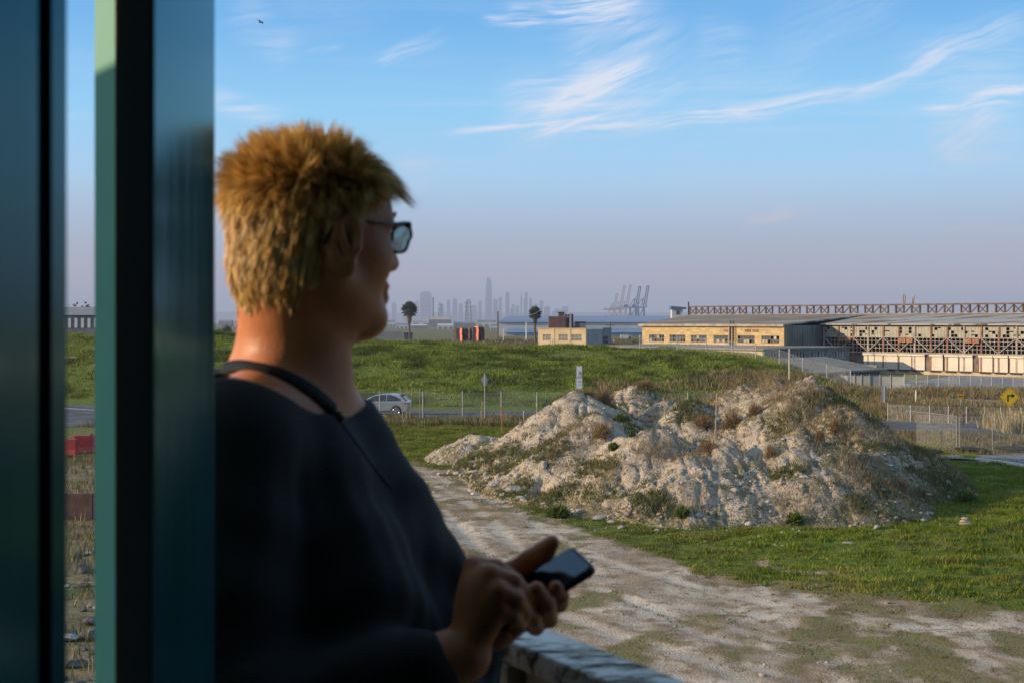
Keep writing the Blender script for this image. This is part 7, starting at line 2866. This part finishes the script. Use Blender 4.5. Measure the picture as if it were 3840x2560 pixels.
def ribbon(pts_px, half, thick, name, material):
    cs = [hit(a, b, thick) for a, b in pts_px]
    cs = [c_ for c_ in cs if c_ is not None]
    mb = MB()
    L = []
    for k, c_ in enumerate(cs):
        tg = cs[min(k + 1, len(cs) - 1)] - cs[max(k - 1, 0)]
        tg = tg / np.linalg.norm(tg)
        e_ = 0.003
        g_ = np.array([min(body.at(c_ + np.eye(3)[q] * e_), shirt.at(c_ + np.eye(3)[q] * e_)) - min(body.at(c_ - np.eye(3)[q] * e_), shirt.at(c_ - np.eye(3)[q] * e_)) for q in range(3)])
        g_ = g_ / (np.linalg.norm(g_) + 1e-9)
        sd_ = np.cross(tg, g_)
        sd_ /= np.linalg.norm(sd_)
        L.append((c_ - sd_ * half - g_ * .002, c_ + sd_ * half - g_ * .002, c_ + sd_ * half + g_ * thick, c_ - sd_ * half + g_ * thick))
    for q in L:
        mb.v += [tuple(x) for x in q]
    for k in range(len(L) - 1):
        for j in range(4):
            a = 4 * k + j
            b = 4 * k + (j + 1) % 4
            mb.f.append((a, b, b + 4, a + 4))
    return mb.build(name, material, person, True)


strap_px = smooth_line(np.array([(800, 1408), (860, 1378), (950, 1372), (1050, 1398), (1150, 1452), (1225, 1510), (1275, 1560)], float))
ribbon([tuple(p_) for p_ in strap_px], 0.0090, 0.0014, 'strap', mat('strap_black', (0.008, 0.008, 0.009), 0.8, 0.1, 60))
strap2 = smooth_line(np.array([(1275, 1575), (1330, 1650), (1400, 1745), (1470, 1830)], float))
ribbon([tuple(p_) for p_ in strap2], 0.0022, 0.0006, 'seam', MATS['strap_black'])

# ------------------------------------------------------------------ eyeglasses
frame_m = mat('tortoise_frame', (0.030, 0.008, 0.010), 0.25, 0.4, 80, spec=0.5)
lens_m = bpy.data.materials.new('coated_lens')
lens_m.use_nodes = True
n = NT(lens_m.node_tree)
nt_ = lens_m.node_tree
nt_.nodes.remove(nt_.nodes['Principled BSDF'])
tr_ = n.node('ShaderNodeBsdfTransparent')
tr_.inputs[0].default_value = (0.90, 0.97, 0.97, 1)
gl_ = n.node('ShaderNodeBsdfGlossy')
gl_.inputs['Roughness'].default_value = 0.03
gl_.inputs['Color'].default_value = (0.8, 1.0, 0.95, 1)
fr_ = n.node('ShaderNodeFresnel')
fr_.inputs[0].default_value = 1.45
mx = n.node('ShaderNodeMixShader')
n.link(n.math('MULTIPLY', fr_.outputs[0], 0.8), mx.inputs[0])
n.link(tr_.outputs[0], mx.inputs[1])
n.link(gl_.outputs[0], mx.inputs[2])
n.link(mx.outputs[0], nt_.nodes['Material Output'].inputs[0])
gl = thing('eyeglasses', 'dark red rimmed eyeglasses worn by the person', 'glasses', tuple(H_(0.1, 0, 0)))


def lens_outline(s_, n_=40):
    o = []
    for k in range(n_):
        a = 2 * math.pi * k / n_
        y_ = 0.0265 * math.copysign(abs(math.cos(a)) ** 0.72, math.cos(a))
        z_ = 0.0178 * math.copysign(abs(math.sin(a)) ** 0.72, math.sin(a))
        yy = s_ * (0.038) + y_
        wrap = 0.103 - 0.10 * (abs(yy) - 0.005) ** 1.5 / 0.065 ** 0.5
        if z_ < 0:
            y2 = s_ * 0.038 + y_ * (1 - 0.12 * (-z_ / 0.02))
            yy = y2
        o.append(H_(wrap - 0.003 * (z_ < 0), yy, 0.0015 + z_))
    return o


for s_ in (-1, 1):
    ol = lens_outline(s_)
    fm_ = MB().tube(ol + [ol[0]], 0.0021, 6, False)
    rim_o = fm_.build('rim', frame_m, gl, True)
    bi = MB()
    top_pts = [p_ for p_ in ol if (p_ - HC) @ uh > 0.012]
    top_pts.sort(key=lambda p_: (p_ - HC) @ lh)
    bi.tube([p_ + uh * 0.0012 for p_ in top_pts], 0.0030, 6)
    bi.build('brow_bar', frame_m, gl, True)
    lm = MB()
    lm.extrude([tuple(p_) for p_ in ol], tuple(fh * 0.0015))
    lm.build('lens', lens_m, gl)
    hy = s_ * 0.0735
    hg = MB().tube([tuple(H_(0.092, s_ * 0.064, 0.016)), tuple(H_(0.089, s_ * 0.0715, 0.0165)), tuple(H_(0.083, hy, 0.0165))], [0.0042, 0.0042, 0.003], 8)
    hg.build('hinge', frame_m, gl, True)
    tp = MB().tube([tuple(H_(0.085, hy, 0.0165)), tuple(H_(0.04, s_ * 0.0775, 0.0155)), tuple(H_(0.0, s_ * 0.0795, 0.0185)), tuple(H_(-0.016, s_ * 0.079, 0.016)), tuple(H_(-0.034, s_ * 0.077, -0.012))],
                   [0.0026, 0.0023, 0.0022, 0.0022, 0.0024], 8)
    tp.build('temple', frame_m, gl, True)
MB().tube([tuple(H_(0.1015, -0.0115, 0.008)), tuple(H_(0.106, 0, 0.0105)), tuple(H_(0.1015, 0.0115, 0.008))], 0.0024, 8).build('bridge', frame_m, gl, True)

# ------------------------------------------------------------------ smartphone
l_ = Vector((0.85, 0.20, 0.48)).normalized()
s0 = Vector((-0.30, 0.93, 0.13))
s0 = (s0 - l_ * s0.dot(l_)).normalized()
n0 = l_.cross(s0).normalized()
topc = P(2188, 2096, 1.452)
PC = topc - l_ * 0.076
ph = thing('smartphone', 'dark smartphone held in both hands with its screen reflecting the sky', 'phone', PC)


def slab_poly(hl, hw, r_, z_, n_=5):
    o = []
    for cx, cy, a0 in ((hl - r_, hw - r_, 0), (-hl + r_, hw - r_, 90), (-hl + r_, -hw + r_, 180), (hl - r_, -hw + r_, 270)):
        for k in range(n_ + 1):
            a = R(a0 + 90 * k / n_)
            o.append(PC + l_ * (cx + r_ * math.cos(a)) + s0 * (cy + r_ * math.sin(a)) + n0 * z_)
    return o


MB().extrude(slab_poly(0.078, 0.038, 0.010, -0.0055), n0 * 0.010).build('case', mat('phone_case_black', (0.010, 0.010, 0.011), 0.55, 0.1, 20), ph, bevel=0.0022)
MB().extrude(slab_poly(0.0735, 0.0352, 0.008, 0.0046), n0 * 0.0006).build('screen', mat('phone_glass', (0.012, 0.014, 0.02), 0.10, 0.05, 5, spec=0.6), ph)
MB().extrude(slab_poly(0.0735, 0.0352, 0.008, -0.0058)[0:6] + slab_poly(0.0735, 0.0352, 0.008, -0.0058)[18:24], n0 * -0.0006).build('back_plate', mat('phone_back', (0.02, 0.02, 0.022), 0.3, 0.05, 5), ph)
for k, (qx, qy) in enumerate(((0.058, 0.020), (0.058, 0.004))):
    c_ = PC + l_ * qx + s0 * qy - n0 * 0.0065
    MB().tube([tuple(c_), tuple(c_ - n0 * 0.0015)], 0.006, 12).build('camera_lens', MATS['phone_glass'], ph)
# ------------------------------------------------------------------ the hazy air
hz_m = bpy.data.materials.new('haze')
hz_m.use_nodes = True
nt_ = hz_m.node_tree
nt_.nodes.clear()
n = NT(nt_)
o_ = n.node('ShaderNodeOutputMaterial')
pv_ = n.node('ShaderNodeVolumePrincipled')
pv_.inputs['Color'].default_value = (0.62, 0.69, 0.87, 1)
pv_.inputs['Density'].default_value = 1.5e-4
pv_.inputs['Anisotropy'].default_value = 0.0
n.link(pv_.outputs[0], o_.inputs['Volume'])
hz = MB().box(-18000, 18000, -4000, 18000, -1.5, 345).build('haze', hz_m)
tag(hz, kind='stuff')
